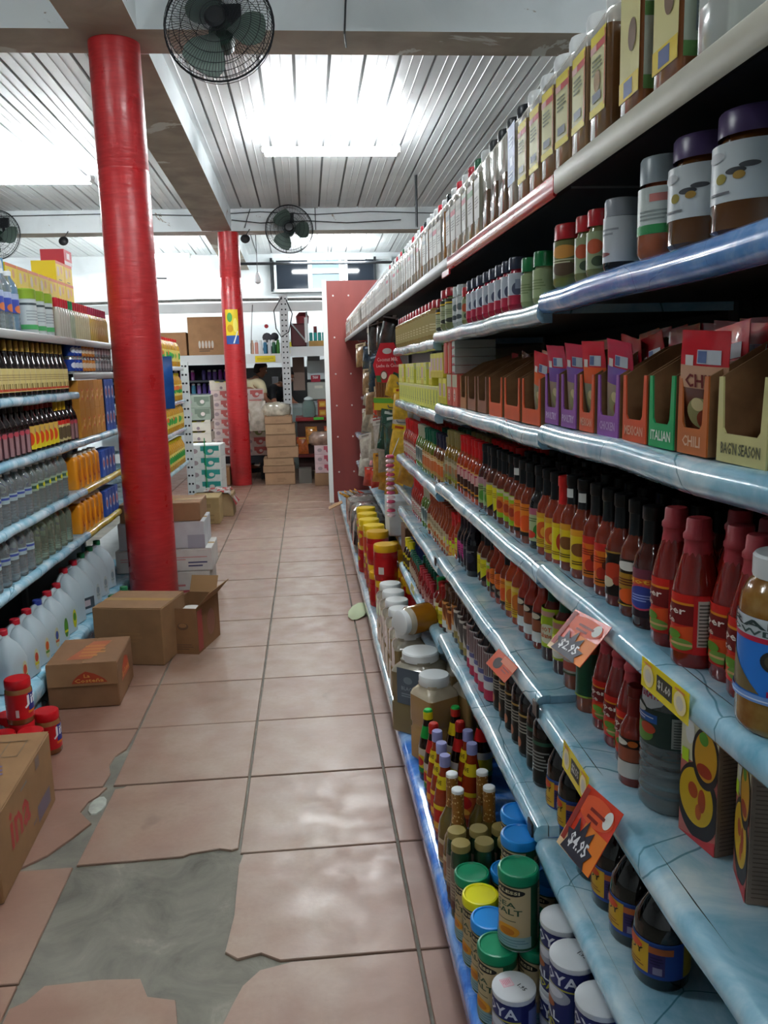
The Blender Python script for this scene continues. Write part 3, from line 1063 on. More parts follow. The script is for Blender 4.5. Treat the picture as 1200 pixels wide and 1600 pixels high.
OLIVE, GOLD = '#5b4a1e', '#9c7a2c'
HS = 'hot_sauce_bottle'
pic = lambda c1, c2: [('e', .1, .42, .55, .3, c1), ('e', .2, .4, .25, .15, c2)]
FLAME = [('r', -1, .82, 1, 1, '#c2261c'), ('p', [(-1, .8), (-.2, .8), (.3, .4), (-.4, .3)], '#e0561c'), ('e', .2, .3, .35, .16, '#b02c1a'), ('l', -.5, .55, .5, .72, 3, '#8a1c14')]
STY = {
    'purple': woozy(HS, '#43140c', '#0f1012', '#20141c', [('r', -1.6, .78, 1.6, 1, '#6d2f3f'), ('r', -1.6, .66, 1.6, .8, '#d35a22'), ('e', 0, .42, .75, .27, '#c43a54'), ('e', 0, .42, .66, .23, '#33408f'), ('l', -.4, .34, .4, .5, 3, '#93a2d8'), ('t', 'Hot', -.7, .7, .3, .8, '#e8b43a')]),
    'pumpkin': woozy(HS, '#6d2410', '#101114', '#23180e', [('r', -1.6, .35, 1.6, .7, '#a67a1e'), ('e', -.1, .86, .55, .1, '#d8d6cf'), ('e', .1, .22, .6, .17, '#d9551c'), ('l', -.6, .45, .6, .62, 3, '#5b1c12'), ('r', -1.6, .0, 1.6, .03, '#b58a2a')]),
    'blackorange': woozy(HS, '#702312', '#101114', '#1c120e', [('e', -.5, .86, .25, .07, '#e2a02a'), ('e', .1, .55, .5, .2, '#b8391f'), ('e', -.2, .3, .35, .12, '#c9b79a'), ('e', .3, .35, .2, .1, '#a33222'), ('r', -1.6, .96, 1.6, 1, '#a5762a')]),
    'fire': woozy(HS, '#7c2410', '#0e0f12', '#d9731c', FLAME + [('l', -.2, .08, .5, .2, 2, '#3c2a12'), ('e', .3, .5, .15, .1, '#6a2a14')]),
    'bird': woozy(HS, '#7c2a12', '#101114', '#d6b81f', [('r', -1.6, .84, 1.6, 1, '#cf8f1f'), ('e', .1, .5, .5, .17, '#7a4a22'), ('e', .5, .68, .2, .16, '#c9c3b0'), ('l', -.3, .12, .5, .24, 2, '#4a3512')]),
    'yellowred': woozy(HS, '#8a2c12', '#c41d1b', '#e2cf1d', [('r', -1.6, .88, 1.6, 1, '#d9b31c'), ('e', .2, .5, .3, .25, '#b63a1e'), ('e', .45, .68, .25, .12, '#6f8f22'), ('l', -.5, .14, .5, .26, 2, '#8a5a1a')]),
    'yellowfire': woozy(HS, '#8a2c12', '#101114', '#d4b421', [('r', -1.6, .85, 1.6, 1, '#c8922a'), ('e', .1, .5, .5, .25, '#c5531f'), ('e', .2, .45, .25, .15, '#e6a33a'), ('l', -.5, .1, .6, .25, 3, '#86501c')]),
    'jalapeno': woozy(HS, '#1c1512', '#101114', '#a9b584', [('r', -1.6, .8, 1.6, 1, '#a8566c'), ('e', .4, .3, .35, .24, '#2c7a2c'), ('e', -.2, .2, .4, .12, '#c0331f'), ('l', -.6, .6, .5, .74, 2, '#5c6a3a')]),
    'carrot': woozy(HS, '#7a2c14', '#101114', '#dd7a1c', [('e', 0, .62, .8, .3, '#e07f1e'), ('e', .1, .4, .6, .25, '#d8501a'), ('l', -.5, .8, .5, .92, 2, '#8a3c14'), ('r', -1.6, 0, 1.6, .12, '#2a1c16')], wrap=1.2),
    'lime': woozy(HS, '#6c2a18', '#101114', '#8fb524', [('r', -1.6, .86, 1.6, .97, '#c4b79b'), ('e', .1, .45, .7, .28, '#cf6a24'), ('e', -.1, .45, .3, .15, '#a2341c'), ('l', -.6, .64, .6, .78, 2, '#d9862c')]),
    'blackyellow': woozy(HS, '#5b2a1c', '#101114', '#241a12', [('p', [(-.9, .95), (.5, .95), (.75, .6), (.2, .25), (-.3, .05), (-.5, .5)], '#d8c81c'), ('r', -1.6, .92, 1.6, 1, '#a59680'), ('l', -.5, .55, .3, .75, 3, '#a07c1c')]),
    'pinkgreen': woozy(HS, '#4a1a14', '#101114', '#8fa46a', [('r', -1.6, .74, 1.6, 1, '#a97e86'), ('e', .2, .3, .4, .2, '#4f8a36'), ('l', -.6, .55, .6, .7, 2, '#3a4a22')]),
    'redtall': woozy(HS, '#a8350f', '#c8181b', '#3a1c12', [('r', -1.6, .52, 1.6, .95, '#cfa29c'), ('t', 'T', -.5, .56, 0, .92, '#b0203c'), ('e', .5, .5, .35, .3, '#d6522a'), ('r', -1.6, .12, 1.6, .18, '#d08a1c'), ('r', -1.6, .95, 1.6, 1, '#d99a3a')], sleeve=.115),
    'olive': woozy(HS, '#8a6418', '#8d7f4c', '#8b7d58', [('e', .2, .5, .4, .25, '#b0724a'), ('l', -.6, .65, .6, .85, 3, '#d8d0b0'), ('r', -1.6, 0, 1.6, .15, '#8f8a2c')], sleeve=.11),
    'navy': woozy(HS, '#6e3a18', '#22243c', '#b48a4a', [('e', 0, .5, .6, .3, '#c9632a'), ('l', -.6, .75, .6, .9, 2, '#e0d2a8')], sleeve=.11),
    'green': woozy(HS, '#5e6a1c', '#0f5a42', '#b78c52', [('e', 0, .45, .6, .3, '#c26a3a'), ('l', -.6, .7, .6, .88, 2, '#e8dcc0')], sleeve=.11),
    'white': woozy(HS, '#4c6a22', '#b9b49c', '#c9cfc6', [('p', [(-.5, .9), (.2, .9), (.5, .4), (0, .1), (-.3, .5)], '#5a6a68'), ('r', -1.6, 0, 1.6, .12, '#56741f')], sleeve=.11),
    'redwhite': woozy(HS, '#a01c16', '#c21a1e', '#b7a08c', [('r', -1.6, .8, 1.6, 1, '#8a2a24'), ('r', -.7, .35, .5, .7, '#d6cfc8'), ('l', -.5, .42, .4, .62, 2, '#b02a24')], sleeve=.11),
    'cream': woozy(HS, '#8c3a1c', '#8c3a1c', '#b5a27e', [('r', -.6, .3, .6, .7, '#cdbb93'), ('e', .1, .25, .4, .14, '#c0642c'), ('l', -.5, .6, .5, .8, 3, '#7c5a34')], sleeve=.15),
    'creamtag': woozy(HS, '#8c3a1c', '#8c3a1c', '#b5a27e', [('r', -.6, .3, .6, .7, '#cdbb93'), ('e', .1, .25, .4, .14, '#c0642c'), ('r', -.1, .5, .5, .72, '#d9e51c')], sleeve=.15),
    'orangetag': woozy(HS, '#9c2c12', '#c01c1c', '#c06a2c', [('r', -1.6, .7, 1.6, .95, '#b03a3c'), ('e', .2, .4, .4, .2, '#e0c03a'), ('r', -.2, .6, .4, .82, '#c8e01c'), ('r', -1.6, .1, 1.6, .16, '#d9a01c')], sleeve=.11),
    'pinkdark': woozy(HS, '#1d0f14', '#191420', '#2a1420', [('p', [(-.5, .9), (.6, .8), (.8, .3), (.1, .1), (-.2, .5)], '#c43a86'), ('l', -.2, .4, .4, .7, 3, '#7a1c4c')], sleeve=.1),
    'ringorange': woozy(HS, '#8c2a14', '#8a2a16', '#2c1712', [('e', .1, .66, .75, .32, '#dc6a1c'), ('l', -.4, .56, .5, .76, 3, '#8a2e14'), ('e', .2, .2, .3, .1, '#8a8270')], sleeve=.15),
    'whitebase': woozy(HS, '#8a2616', '#7c1c1a', '#241612', [('e', -.2, .86, .4, .1, '#c9b9a4'), ('r', -1.6, .36, 1.6, .74, '#8c4a30'), ('r', -1.6, 0, 1.6, .34, '#d4d3d0')], sleeve=.15),
    'yellowbig': woozy(HS, '#9a3414', '#a02c1c', '#cfa21f', [('e', .2, .5, .55, .28, '#c4661f'), ('r', -1.6, .84, 1.6, .96, '#d9b85a'), ('l', -.5, .1, .6, .3, 3, '#8c5a1c')], h=.205, r=.031),
}
for st, nm in (('blackorange', 'sticker'), ('bird', 'sticker'), ('lime', 'sticker')):
    p = P(HS, 'bottle')
    p.parts = list(STY[st].parts)
    mb = MB()
    S = cyl(.0151, .14)
    mb.rect(S, -.008, .002, .008, .019, '#dcdcd8', .0006)
    p.part('price_sticker', mb, 'small white price sticker on the cap')
    STY[st + '_tag'] = p


def yaw():
    return RF + radians(rnd.uniform(26, 44))


class Row:
    """one row of products running away from the viewer along a shelf"""

    def __init__(s, level, x, tail, group, y0, step):
        s.level, s.x, s.tail, s.group, s.y, s.step, s.n = level, x, tail, group, y0, step, 0

    def add(s, proto, desc, count=1, step=None, rot=None, x=None, lab=None):
        for _ in range(count):
            s.n += 1
            lb = lab or f'{desc}, {nth(s.n)} {s.tail}'
            proto.put(lb, ((x or s.x) + rnd.uniform(-.003, .003), s.y, dz(s.level, s.y)), yaw() if rot is None else rot, s.group)
            s.y += step or s.step


def fill_back(level, proto, xs, y0, y1, step, lab, group, jit=.004):
    for x in xs:
        y = y0
        while y < y1:
            proto.put(lab, (x + rnd.uniform(-jit, jit), y + rnd.uniform(-jit, jit), dz(level, y)), yaw(), group)
            y += step


# ---- shelf 4: hot sauces
R4 = Row(4, .508, 'from the near end of shelf four', 'front row of hot sauces on shelf four', 1.178, .0615)
for st, c, d in (('purple', 1, 'hot sauce with round blue label picture'), ('pumpkin', 1, 'hot sauce with orange pepper on black label'),
                 ('blackorange', 1, 'hot sauce with black and orange label'), ('fire', 2, 'hot sauce with red and orange flame label'),
                 ('bird_tag', 2, 'hot sauce with brown picture on yellow label'), ('yellowred', 1, 'hot sauce with red neck and yellow label'),
                 ('yellowfire', 2, 'hot sauce with golden yellow label'), ('jalapeno', 1, 'dark hot sauce with green pepper label'),
                 ('carrot', 2, 'hot sauce with rounded orange label'), ('lime_tag', 1, 'hot sauce with lime label and price sticker'),
                 ('lime', 2, 'hot sauce with lime green label'), ('blackyellow', 2, 'hot sauce with yellow shape on black label'),
                 ('pinkgreen', 2, 'hot sauce with pink and green label'), ('redtall', 6, 'hot sauce with bright red neck sleeve'),
                 ('olive', 5, 'golden sauce with olive neck sleeve'), ('navy', 4, 'sauce with navy blue neck sleeve'),
                 ('green', 5, 'sauce with dark green neck sleeve'), ('white', 4, 'green sauce with pale neck sleeve'),
                 ('redwhite', 8, 'red sauce with red neck sleeve')):
    R4.add(STY[st], d, c, .058 if R4.y > 2.2 else None)
XB = (.572, .636, .70)
fill_back(4, STY['fire'], XB, 1.17, 2.16, .062, 'black capped hot sauce packed behind the front row of shelf four', 'back rows of black capped hot sauce')
fill_back(4, STY['redtall'], XB, 2.2, 2.56, .06, 'red necked hot sauce packed behind the front row of shelf four', 'back rows of red necked hot sauce')
fill_back(4, STY['olive'], XB[:2], 2.58, 2.86, .06, 'olive necked sauce packed behind the front row of shelf four', 'back rows of olive necked sauce')
fill_back(4, STY['green'], XB[:2], 2.9, 3.45, .06, 'green necked sauce packed behind the front row of shelf four', 'back rows of green necked sauce')
fill_back(4, STY['redwhite'], XB[:2], 3.5, 4.2, .06, 'red necked sauce packed behind the far end of shelf four', 'back rows of red sauce')


def pepper_sauce():
    p = P('pepper_sauce_bottle', 'bottle')
    r = .0305
    p.part('body', MB().lathe([(0, .002), (.028, 0), (r, .005), (r, .1), (.0285, .112), (.0215, .14), (.0165, .158), (.0145, .185), (0, .185)], gloss('#7e1912'), 18))
    pk = M('#a93a42', .4)
    p.part('cap', MB().lathe([(.0195, .146), (.0175, .16), (.0178, .166), (.0195, .168), (.0195, .174), (.0165, .178), (.0155, .193), (.014, .195), (0, .195)], pk, 14), 'pinkish red sealed cap')
    it = [('r', -1, .86, 1, 1, '#c91f17'), ('r', -1, .82, 1, .86, '#d98a1c'), ('r', -1, .48, 1, .82, '#6e0f10'), ('p', [(-1, .3), (1, .52), (1, .2), (-1, .0)], '#cf4a1c'),
          ('e', -.55, .92, .22, .06, '#e0d6c4'), ('t', 'Pepper', -.95, .62, .42, .78, '#e6d8cf'), ('t', 'Sauce', -.95, .49, .1, .6, '#d8c6bd'),
          ('e', .05, .3, .25, .08, '#5d8a2a'), ('e', .3, .15, .34, .1, '#6b8f3c'), ('r', -.05, .13, .62, .17, '#c79a6a'), ('e', -.5, .16, .2, .1, '#4f7a24'),
          ('r', .62, 0, 1.7, 1, '#bd1a1c'), ('r', .72, .14, 1.3, .92, '#b9b0a6')]
    mb = label(r, .02, .098, '#c2201b', it, 1.75)
    print_on(mb, r, .02, .098, [('l', .75, .17, 1.27, .9, 12, '#5c5650')], h0=.0036)
    return p.part('label', mb)


PS = pepper_sauce()
for k, (x, y) in enumerate(((.505, 1.10), (.498, 1.018), (.522, .958), (.515, .90))):
    PS.put(f'tall red pepper sauce with pinkish cap, {nth(4 - k)} away from the powder jar', (x, y, dz(4, y)), RF + radians(rnd.uniform(-4, 6)), 'pepper sauces beside the powder jar')
for x in (.575, .64, .705):
    for y in (.86, .925, .99, 1.055):
        PS.put('tall red pepper sauce packed behind the front pepper sauces', (x + rnd.uniform(-.006, .006), y + rnd.uniform(-.005, .005), dz(4, y)), RF, 'back rows of pepper sauce')


def powder_jar():
    p = P('powder_jar', 'jar')
    r = .052
    body = N('brown_powder', .12)
    sep = body.node('ShaderNodeSeparateXYZ')
    body.link(body.tc.outputs['Object'], sep.inputs[0])
    body.col(body.mix(body.rng(body.noise(30, 5, vec=body.tc.outputs['Object']), .4, .6), '#7a4d12', '#8c6a30'))
    p.part('body', MB().lathe([(0, .003), (.044, 0), (.05, .005), (r, .012), (r, .135), (.05, .15), (.043, .163), (.036, .17), (.036, .178), (0, .178)], body.m, 28))
    p.part('lid', MB().lathe([(.040, .168), (.0405, .17), (.0405, .19), (.038, .193), (0, .193)], M('#d9dcdd', .3), 28), 'white screw lid')
    it = [('r', -1.6, .78, 1.6, 1.0, '#c3cbcf'), ('r', -1.6, .72, 1.6, .78, '#b01f3c'), ('p', [(-1, .1), (.1, .1), (-.5, .55), (-.75, .7)], '#6a5a38'), ('p', [(-1, .1), (-.4, .1), (-.75, .5)], '#54452a'),
          ('e', .35, .52, .26, .15, '#2c2a26'), ('e', .35, .52, .2, .11, '#4a4434'), ('t', 'BRAND', -.75, .885, .9, .975, '#2a3c3c'), ('t', 'POWDER', -.65, .8, .7, .87, '#3c5250'),
          ('r', -1.6, 0, 1.6, .09, '#6f94cf'), ('l', .3, .2, 1, .36, 4, '#2c5ca8'), ('r', .2, .1, 1.0, .17, '#a01f4c'), ('l', -.9, .03, .9, .07, 1, '#c8d6ec')]
    return p.part('label', label(r, .04, .13, '#2a74cc', it, 1.6))


powder_jar().put('wide brown powder jar with white lid and blue label', (.503, .812, dz(4, .8)), RF + radians(20))

# ---- shelf 5
R5 = Row(5, .548, 'past the habanero sauces on shelf five', 'front row of sauces on shelf five', 1.905, .066)


def big_habanero(bg, body, cap, accents):
    return woozy(HS, body, cap, bg, accents, h=.2, r=.03, lab=(.03, .115), sleeve=.128)


HB1 = big_habanero('#9fb422', '#4a1512', '#0f3d2c', [('r', -.5, .8, .5, .93, '#b98a80'), ('e', .1, .35, .62, .25, '#d8d2b8'), ('t', 'HOT', -.3, .4, .35, .52, '#cf5a1c'), ('t', 'Habanero', -.45, .24, .62, .38, '#cf5a1c'), ('r', -.75, .55, -.2, .72, '#cde01c')])
HB2 = big_habanero('#a8b022', '#4a1512', '#0f3d2c', [('r', -.6, .78, .8, .92, '#b57c74'), ('e', 0, .3, .7, .25, '#ded8c8'), ('t', 'Habanero', -.6, .24, .7, .38, '#c02c1c'), ('r', -.7, .44, 0, .62, '#cde01c')])
HB3 = big_habanero('#9c9a92', '#8a3a16', '#12402e', [('r', -1.6, .78, 1.6, 1, '#8a8480'), ('e', 0, .5, .5, .14, '#c02c1c'), ('r', -.8, .1, .8, .3, '#a84a3c'), ('r', -.7, .52, 0, .7, '#cde01c'), ('r', -1.6, 0, 1.6, .05, '#3a3a12')])
HB4 = big_habanero('#14402a', '#8c3c14', '#7a1c1c', [('e', -.9, .9, .3, .1, '#b8aca8'), ('e', -.95, .55, .3, .2, '#cfcfc4'), ('e', -1, .35, .22, .16, '#b8ad9c'), ('r', -1.1, .48, -.8, .62, '#cde01c'), ('e', -.95, .16, .3, .08, '#b06a54'), ('r', -1.6, 0, 1.6, .04, '#9aa83a')])
for p, y, x, d in ((HB4, 1.565, .55, 'sauce with plain dark green label side, beside the red pepper sauces'), (HB3, 1.648, .55, 'habanero sauce with grey label and yellow price dot'),
                   (HB2, 1.735, .552, 'habanero sauce with lime label half under the orange price card'), (HB1, 1.825, .552, 'hot habanero sauce with lime label and white oval')):
    p.put(d, (x, y, dz(5, y)), RF + radians(28))
for k, y in enumerate((1.315, 1.385, 1.46)):
    PS.put(f'tall red pepper sauce under the shelf edge, {nth(k + 1)} from the clear bottle', (.548 + .004 * k, y + .02, dz(5, y)), RF + radians(22), 'pepper sauces on shelf five')
R5.x = .548
for st, c, d in (('whitebase', 3, 'hot sauce with black label and white foot'), ('yellowbig', 2, 'larger hot sauce with golden yellow label'), ('carrot', 1, 'hot sauce with orange label over black'),
                 ('ringorange', 2, 'dark labelled hot sauce with orange disc'), ('lime', 1, 'hot sauce with narrow lime label'), ('blackyellow', 2, 'hot sauce with black label and yellow burst')):
    R5.add(STY[st], d, c)
DARKB = woozy('sauce_bottle', '#120c14', '#17121c', '#17131a', [('e', 0, .5, .4, .2, '#2c2a38'), ('l', -.4, .7, .4, .8, 2, '#8a8a8c')], h=.21, r=.03)
R5.x = .528
R5.add(DARKB, 'tall near black sauce bottle', 2)
R5.step = .0585
for st, c, d in (('pinkdark', 2, 'dark sauce with bright pink label'), ('orangetag', 3, 'red necked sauce with yellow price tag'), ('creamtag', 2, 'sauce with cream label and yellow dot'), ('cream', 7, 'reddish sauce with plain cream label'),
                 ('white', 4, 'green sauce with pale white label'), ('redwhite', 6, 'red capped sauce with red and white label')):
    R5.add(STY[st], d, c)
fill_back(5, STY['carrot'], (.625, .69), 1.36, 2.5, .07, 'hot sauce packed behind the front row of shelf five', 'back rows of sauce on shelf five')
fill_back(5, STY['redtall'], (.595, .66), 2.55, 2.85, .062, 'red necked sauce packed behind the front row of shelf five', 'back rows of red necked sauce on shelf five')
fill_back(5, STY['olive'], (.595,), 2.9, 3.4, .062, 'olive necked sauce packed behind the front row of shelf five', 'back rows of olive sauce on shelf five')
SALSA = woozy(HS, '#7c2416', '#7c1a18', '#2a1a14', [('e', -.3, .88, .4, .08, '#c9c4b8'), ('e', .3, .88, .2, .08, '#c2601f'), ('r', -1.6, .42, 1.6, .76, '#8a4630'), ('r', -1.6, 0, 1.6, .4, '#c3bdb6')], h=.17, r=.027)
SALSA.put('short dark red salsa bottle with white foot leaning near the clear bottle', (.522, 1.262, dz(5, 1.1)), RF + radians(30))


def pet_bottle():
    p = P('clear_bottle', 'bottle')
    w = M('#c9d6da', .04, trans=.78, ior=1.33)
    r = .052
    prof = [(0, .008), (.03, 0), (.046, .002), (r, .01)]
    for i in range(5):
        z = .02 + i * .016
        prof += [(r, z), (r - .0025, z + .006), (r - .0025, z + .009), (r, z + .013)]
    prof += [(r, .108), (r - .001, .11), (r - .001, .17), (r, .172), (.048, .195), (.036, .22), (.02, .243), (.0145, .25), (.0145, .262), (0, .262)]
    p.part('body', MB().lathe(prof, w, 28))
    p.part('cap', MB().lathe([(.0165, .248), (.0165, .268), (.015, .27), (0, .27)], M('#d8dadb', .3), 16))
    it = [('r', -1.0, 0, .28, 1, '#2d3f3a'), ('r', -1, .62, .02, .86, '#2f62b4'), ('e', -.75, .4, .3, .25, '#cf6a24'), ('e', -.35, .3, .3, .25, '#5f8a3a'), ('e', -.2, .45, .2, .15, '#c2452a'), ('e', -.6, .94, .35, .12, '#c6c8c2'),
          ('l', -.9, .68, -.05, .82, 2, '#cdd6e8'), ('r', .3, .06, 1.0, .88, '#a5a8a2')]
    mb = label(r - .001, .112, .17, '#12332a', it, 1.4)
    print_on(mb, r - .001, .112, .17, [('l', .34, .1, .96, .85, 10, '#5b605c')], h0=.0032)
    p.part('label', mb)
    mb = MB()
    S = cyl(.0497, .172, radians(-8))
    SC_ = lambda u, v, h: (lambda q: ((q + h) * sin(-.25 + u / .05), -(q + h) * cos(-.25 + u / .05), .172 + v))(.052 - .0045 * min(1, max(0, v / .023)) - max(0, v - .023) * .5)
    for i in range(8):
        a0, a1 = -1 + i / 4, -1 + (i + 1) / 4
        n = 12
        vs = []
        for a in (a0, a1):
            w = .03 * max(0.02, 1 - a * a) ** .5
            vs += [SC_(-w + 2 * w * q / n, .028 + .029 * a, .0012) for q in range(n + 1)]
        mb.add(vs, [(q, q + 1, q + n + 2, q + n + 1) for q in range(n)], '#d8dade')
    mb.txt(SC_, 'FREE', -.024, .031, .02, .045, '#c02a5a', .0018)
    mb.txt(SC_, 'GRATIS', -.024, .014, .022, .028, '#c02a5a', .0018)
    return p.part('sticker', mb, 'round white sticker with red words')


pet_bottle().put('large clear plastic bottle with green label and round white sticker', (.552, 1.185, dz(5, 1.1)), RF + radians(34))


def curry_box():
    p = P('curry_box', 'box')
    w, d, h = .086, .055, .19
    br = M('#8f7768', .5, var=.1, scale=60)
    p.part('carton', MB().box((-w / 2, -d / 2, 0), (w / 2, d / 2, h), br, bev=.001))
    mb = MB()
    S0 = front(-d / 2 - .0003, 0, 0)
    S = lambda u, v, q: S0(max(-.0425, min(.0425, u * .86)), v, q)
    k = .05
    mb.rect(S, -k + .001, .001, k - .001, h - .001, '#b8675e', .0002)
    mb.rect(S, -k + .001, .12, k - .001, h - .001, '#cfc9ac', .0004)
    mb.ell(S, .0, .064, .055, .058, '#2a2426', .0006, 20)
    mb.ell(S, -.004, .07, .045, .043, '#c9a11f', .0008, 20)
    mb.ell(S, -.012, .078, .013, .012, '#a8441c', .001)
    mb.ell(S, .012, .07, .01, .018, '#a03c1a', .001)
    mb.ell(S, .004, .05, .008, .012, '#b5541e', .001)
    mb.ell(S, .018, .137, .036, .046, '#2a2426', .001, 20)
    mb.ell(S, .018, .14, .029, .037, '#c48f22', .0012, 20)
    mb.ell(S, .016, .118, .02, .01, '#9a3016', .0014)
    mb.ell(S, .012, .165, .012, .01, '#4f8a2c', .0014)
    mb.ell(S, -.025, .165, .012, .02, '#d8d6d2', .0012)
    mb.rect(S, -.044, .115, -.026, .135, '#b9d92a', .0016)
    mb.poly(S, [(-k + .001, .001), (k - .001, .001), (k - .001, .022), (.02, .012)], '#b8373c', .0012)
    p.part('front_print', mb)
    mb = MB()
    S = right_side(w / 2 + .0002, -d / 2, 0)
    mb.lines(S, .006, .01, d - .006, h - .02, 26, '#70594b', .0002, .3)
    p.part('side_print', mb)
    return p


CB = curry_box()
CB.put('curry carton with two yellow bowls, standing beside the clear bottle', (.566, 1.078, dz(5, 1.0)), RF + radians(10))
CB.put('curry carton with two yellow bowls, cut by the right photograph edge', (.576, .962, dz(5, .9)), RF - radians(18))

# ---- shelf 6
R6 = Row(6, .50, 'along behind the red capped pair, shelf six', 'front row of sauces on shelf six', 1.785, .062)


def boy_bottle(h=.2, r=.045):
    p = P('dark_sauce_bottle', 'bottle')
    k = h / .2
    p.part('body', MB().lathe([(0, .003), (r * .92, 0), (r, .006), (r, .095 * k), (r * .93, .115 * k), (r * .6, .14 * k), (r * .4, .155 * k), (.0155, .165 * k), (.0145, .18 * k), (0, .18 * k)], gloss('#0d0909'), 24))
    p.part('cap', MB().lathe([(.0175, .155 * k), (.0175, .19 * k), (.016, .2 * k), (0, .2 * k)], M('#b01c34', .35), 16), 'red cap')
    it = [('r', -1.6, .95, 1.6, 1, '#274e9c'), ('r', -1, .1, .25, .92, '#c79a22'), ('r', .25, .1, .62, .7, '#3c2c66'), ('r', .25, .7, .8, .88, '#b8602e'), ('r', 1.05, .05, 1.6, .95, '#8f7c24'),
          ('t', 'BOY', -.5, .55, .12, .74, '#2a1410'), ('e', -.2, .8, .3, .12, '#c7461f'), ('r', .36, .14, .56, .34, '#8c84a4'), ('l', -.8, .16, .15, .4, 3, '#8a5a1a'), ('l', .3, .42, .58, .66, 3, '#2a1f4c'), ('e', -.6, .85, .15, .08, '#2a1410')]
    return p.part('label', label(r, .022 * k, .085 * k, '#23408c', it, 1.6))


BB = boy_bottle()
for k, (x, y) in enumerate(((.543, 1.185), (.54, 1.285), (.54, 1.378), (.54, 1.47))):
    BB.put(f'squat dark sauce bottle with yellow and blue label, {nth(k + 1)} from the near end', (x, y, dz(6, y)), RF + radians(18), 'squat dark sauce bottles on shelf six')
BB.put('squat dark sauce bottle standing behind the others under the shelf board', (.655, 1.12, dz(6, 1.0)), RF + radians(10))
BB2 = boy_bottle(.225, .037)
for k, y in enumerate((1.605, 1.69)):
    BB2.put(f'dark sauce bottle with red cap under the yellow price strip, {nth(k + 1)} of two', (.535, y, dz(6, 1.5)), RF + radians(18), 'red capped dark sauce bottles')


def dark_round(lb):
    p = P('dark_sauce_bottle', 'bottle')
    p.part('body', MB().lathe([(0, .003), (.028, 0), (.031, .005), (.031, .13), (.029, .15), (.02, .168), (.013, .178), (.012, .2), (0, .2)], gloss('#170a0c'), 18))
    p.part('cap', MB().lathe([(.0145, .185), (.0145, .212), (0, .213)], M('#a01c30', .35), 12))
    return p.part('label', label(.031, .01, .12, '#14130f', lb, 1.6))


DR1 = dark_round([('r', -1.6, .88, 1.6, .93, '#b08d4c'), ('l', -.5, .5, .5, .8, 4, '#9a958a'), ('e', -.3, .25, .2, .12, '#b06a4a')])
DR2 = dark_round([('r', -1.6, .85, 1.6, .93, '#2c5a46'), ('l', -.5, .3, .5, .75, 6, '#8c8f8c')])
R6.x = .525
R6.add(DR2, 'dark sauce with green lined label', 2, .075)
R6.add(DR1, 'dark sauce with gold lined black label', 5, .072)


def bar_pack():
    p = P('wrapped_bottle', 'bottle')
    p.part('body', MB().lathe([(0, .003), (.029, 0), (.031, .005), (.031, .13), (.027, .15), (.016, .165), (.013, .175), (.013, .2), (0, .2)], gloss('#1c1012'), 14))
    p.part('cap', MB().lathe([(.0145, .18), (.0145, .207), (0, .208)], M('#17171a', .35), 12))
    it = [('r', -1.6, 0, 1.6, .22, '#b02c4a'), ('r', -1.6, .22, 1.6, .4, '#c9c6c6'), ('r', -1.6, .4, 1.6, .5, '#5a5c8c')]
    it += [('r', -.9 + .16 * i, .52, -.82 + .16 * i, .98, '#6a4a4c') for i in range(12)]
    return p.part('label', label(.0315, .005, .15, '#cfcaca', it, 1.6))


R6.x = .515
R6.add(bar_pack(), 'bottle in barcode striped wrap', 5, .068)
WR = woozy('wrapped_bottle', '#33150f', '#2a1410', '#b9b2aa', [('p', [(-.6, .9), (.4, .9), (.6, .5), (.1, .2), (-.3, .6)], '#4a4442'), ('r', -1.6, 0, 1.6, .25, '#8a7c44')], h=.19, r=.028, lab=(.02, .12), sleeve=.16)
WO = woozy('wrapped_bottle', '#4a2a14', '#4a2a16', '#c98a4a', [('p', [(-.6, .9), (.4, .9), (.6, .5), (.1, .3), (-.3, .6)], '#7a3c1c'), ('r', -1.6, 0, 1.6, .28, '#c6c6c2')], h=.19, r=.028, lab=(.02, .12), sleeve=.16)
R6.add(WR, 'dark bottle with white scribbled label', 4, .062)
R6.add(WO, 'brown bottle with orange wrapper', 4, .062)
R6.x = .51
YB = woozy(HS, '#7a2a12', '#8a1c18', '#cdbd22', [('e', 0, .4, .4, .2, '#9a8a1c'), ('r', -1.6, .8, 1.6, 1, '#d8cf9c')], h=.165, r=.03)
R6.add(YB, 'red sauce with yellow label', 2, .066)
R6.add(woozy(HS, '#7c1418', '#12803a', '#c9bfb0', [('r', -1.6, .3, 1.6, .5, '#b02c24')], h=.165, r=.032), 'round red bottle with bright green cap', 1, .07)
MINI = woozy('small_sauce_bottle', '#7c1c1c', '#b03038', '#8a4a42', [('l', -.5, .3, .5, .7, 3, '#c9a89c')], h=.12, r=.019)
MING = woozy('small_sauce_bottle', '#6a3424', '#135c46', '#a68c76', [('l', -.5, .3, .5, .7, 3, '#c9b89c')], h=.12, r=.019)
R6.x = .49
R6.add(MINI, 'tiny sauce bottle with red cap', 9, .042)
R6.add(MING, 'tiny sauce bottle with green cap', 8, .042)
R6.add(woozy('small_sauce_bottle', '#2a1a10', '#d9c81c', '#c9b51f', [('e', 0, .5, .5, .3, '#3c2a12')], h=.15, r=.028), 'dark bottle with yellow collar', 3, .06)
fill_back(6, MINI, (.535, .58), 3.1, 3.5, .045, 'tiny red capped sauce bottle behind the front row of shelf six', 'back rows of tiny red sauce')
fill_back(6, MING, (.535, .58), 3.55, 3.9, .045, 'tiny green capped sauce bottle behind the front row of shelf six', 'back rows of tiny green sauce')
fill_back(6, WO, (.58,), 2.55, 2.95, .064, 'brown capped bottle behind the wrapped bottles of shelf six', 'back row of brown bottles')
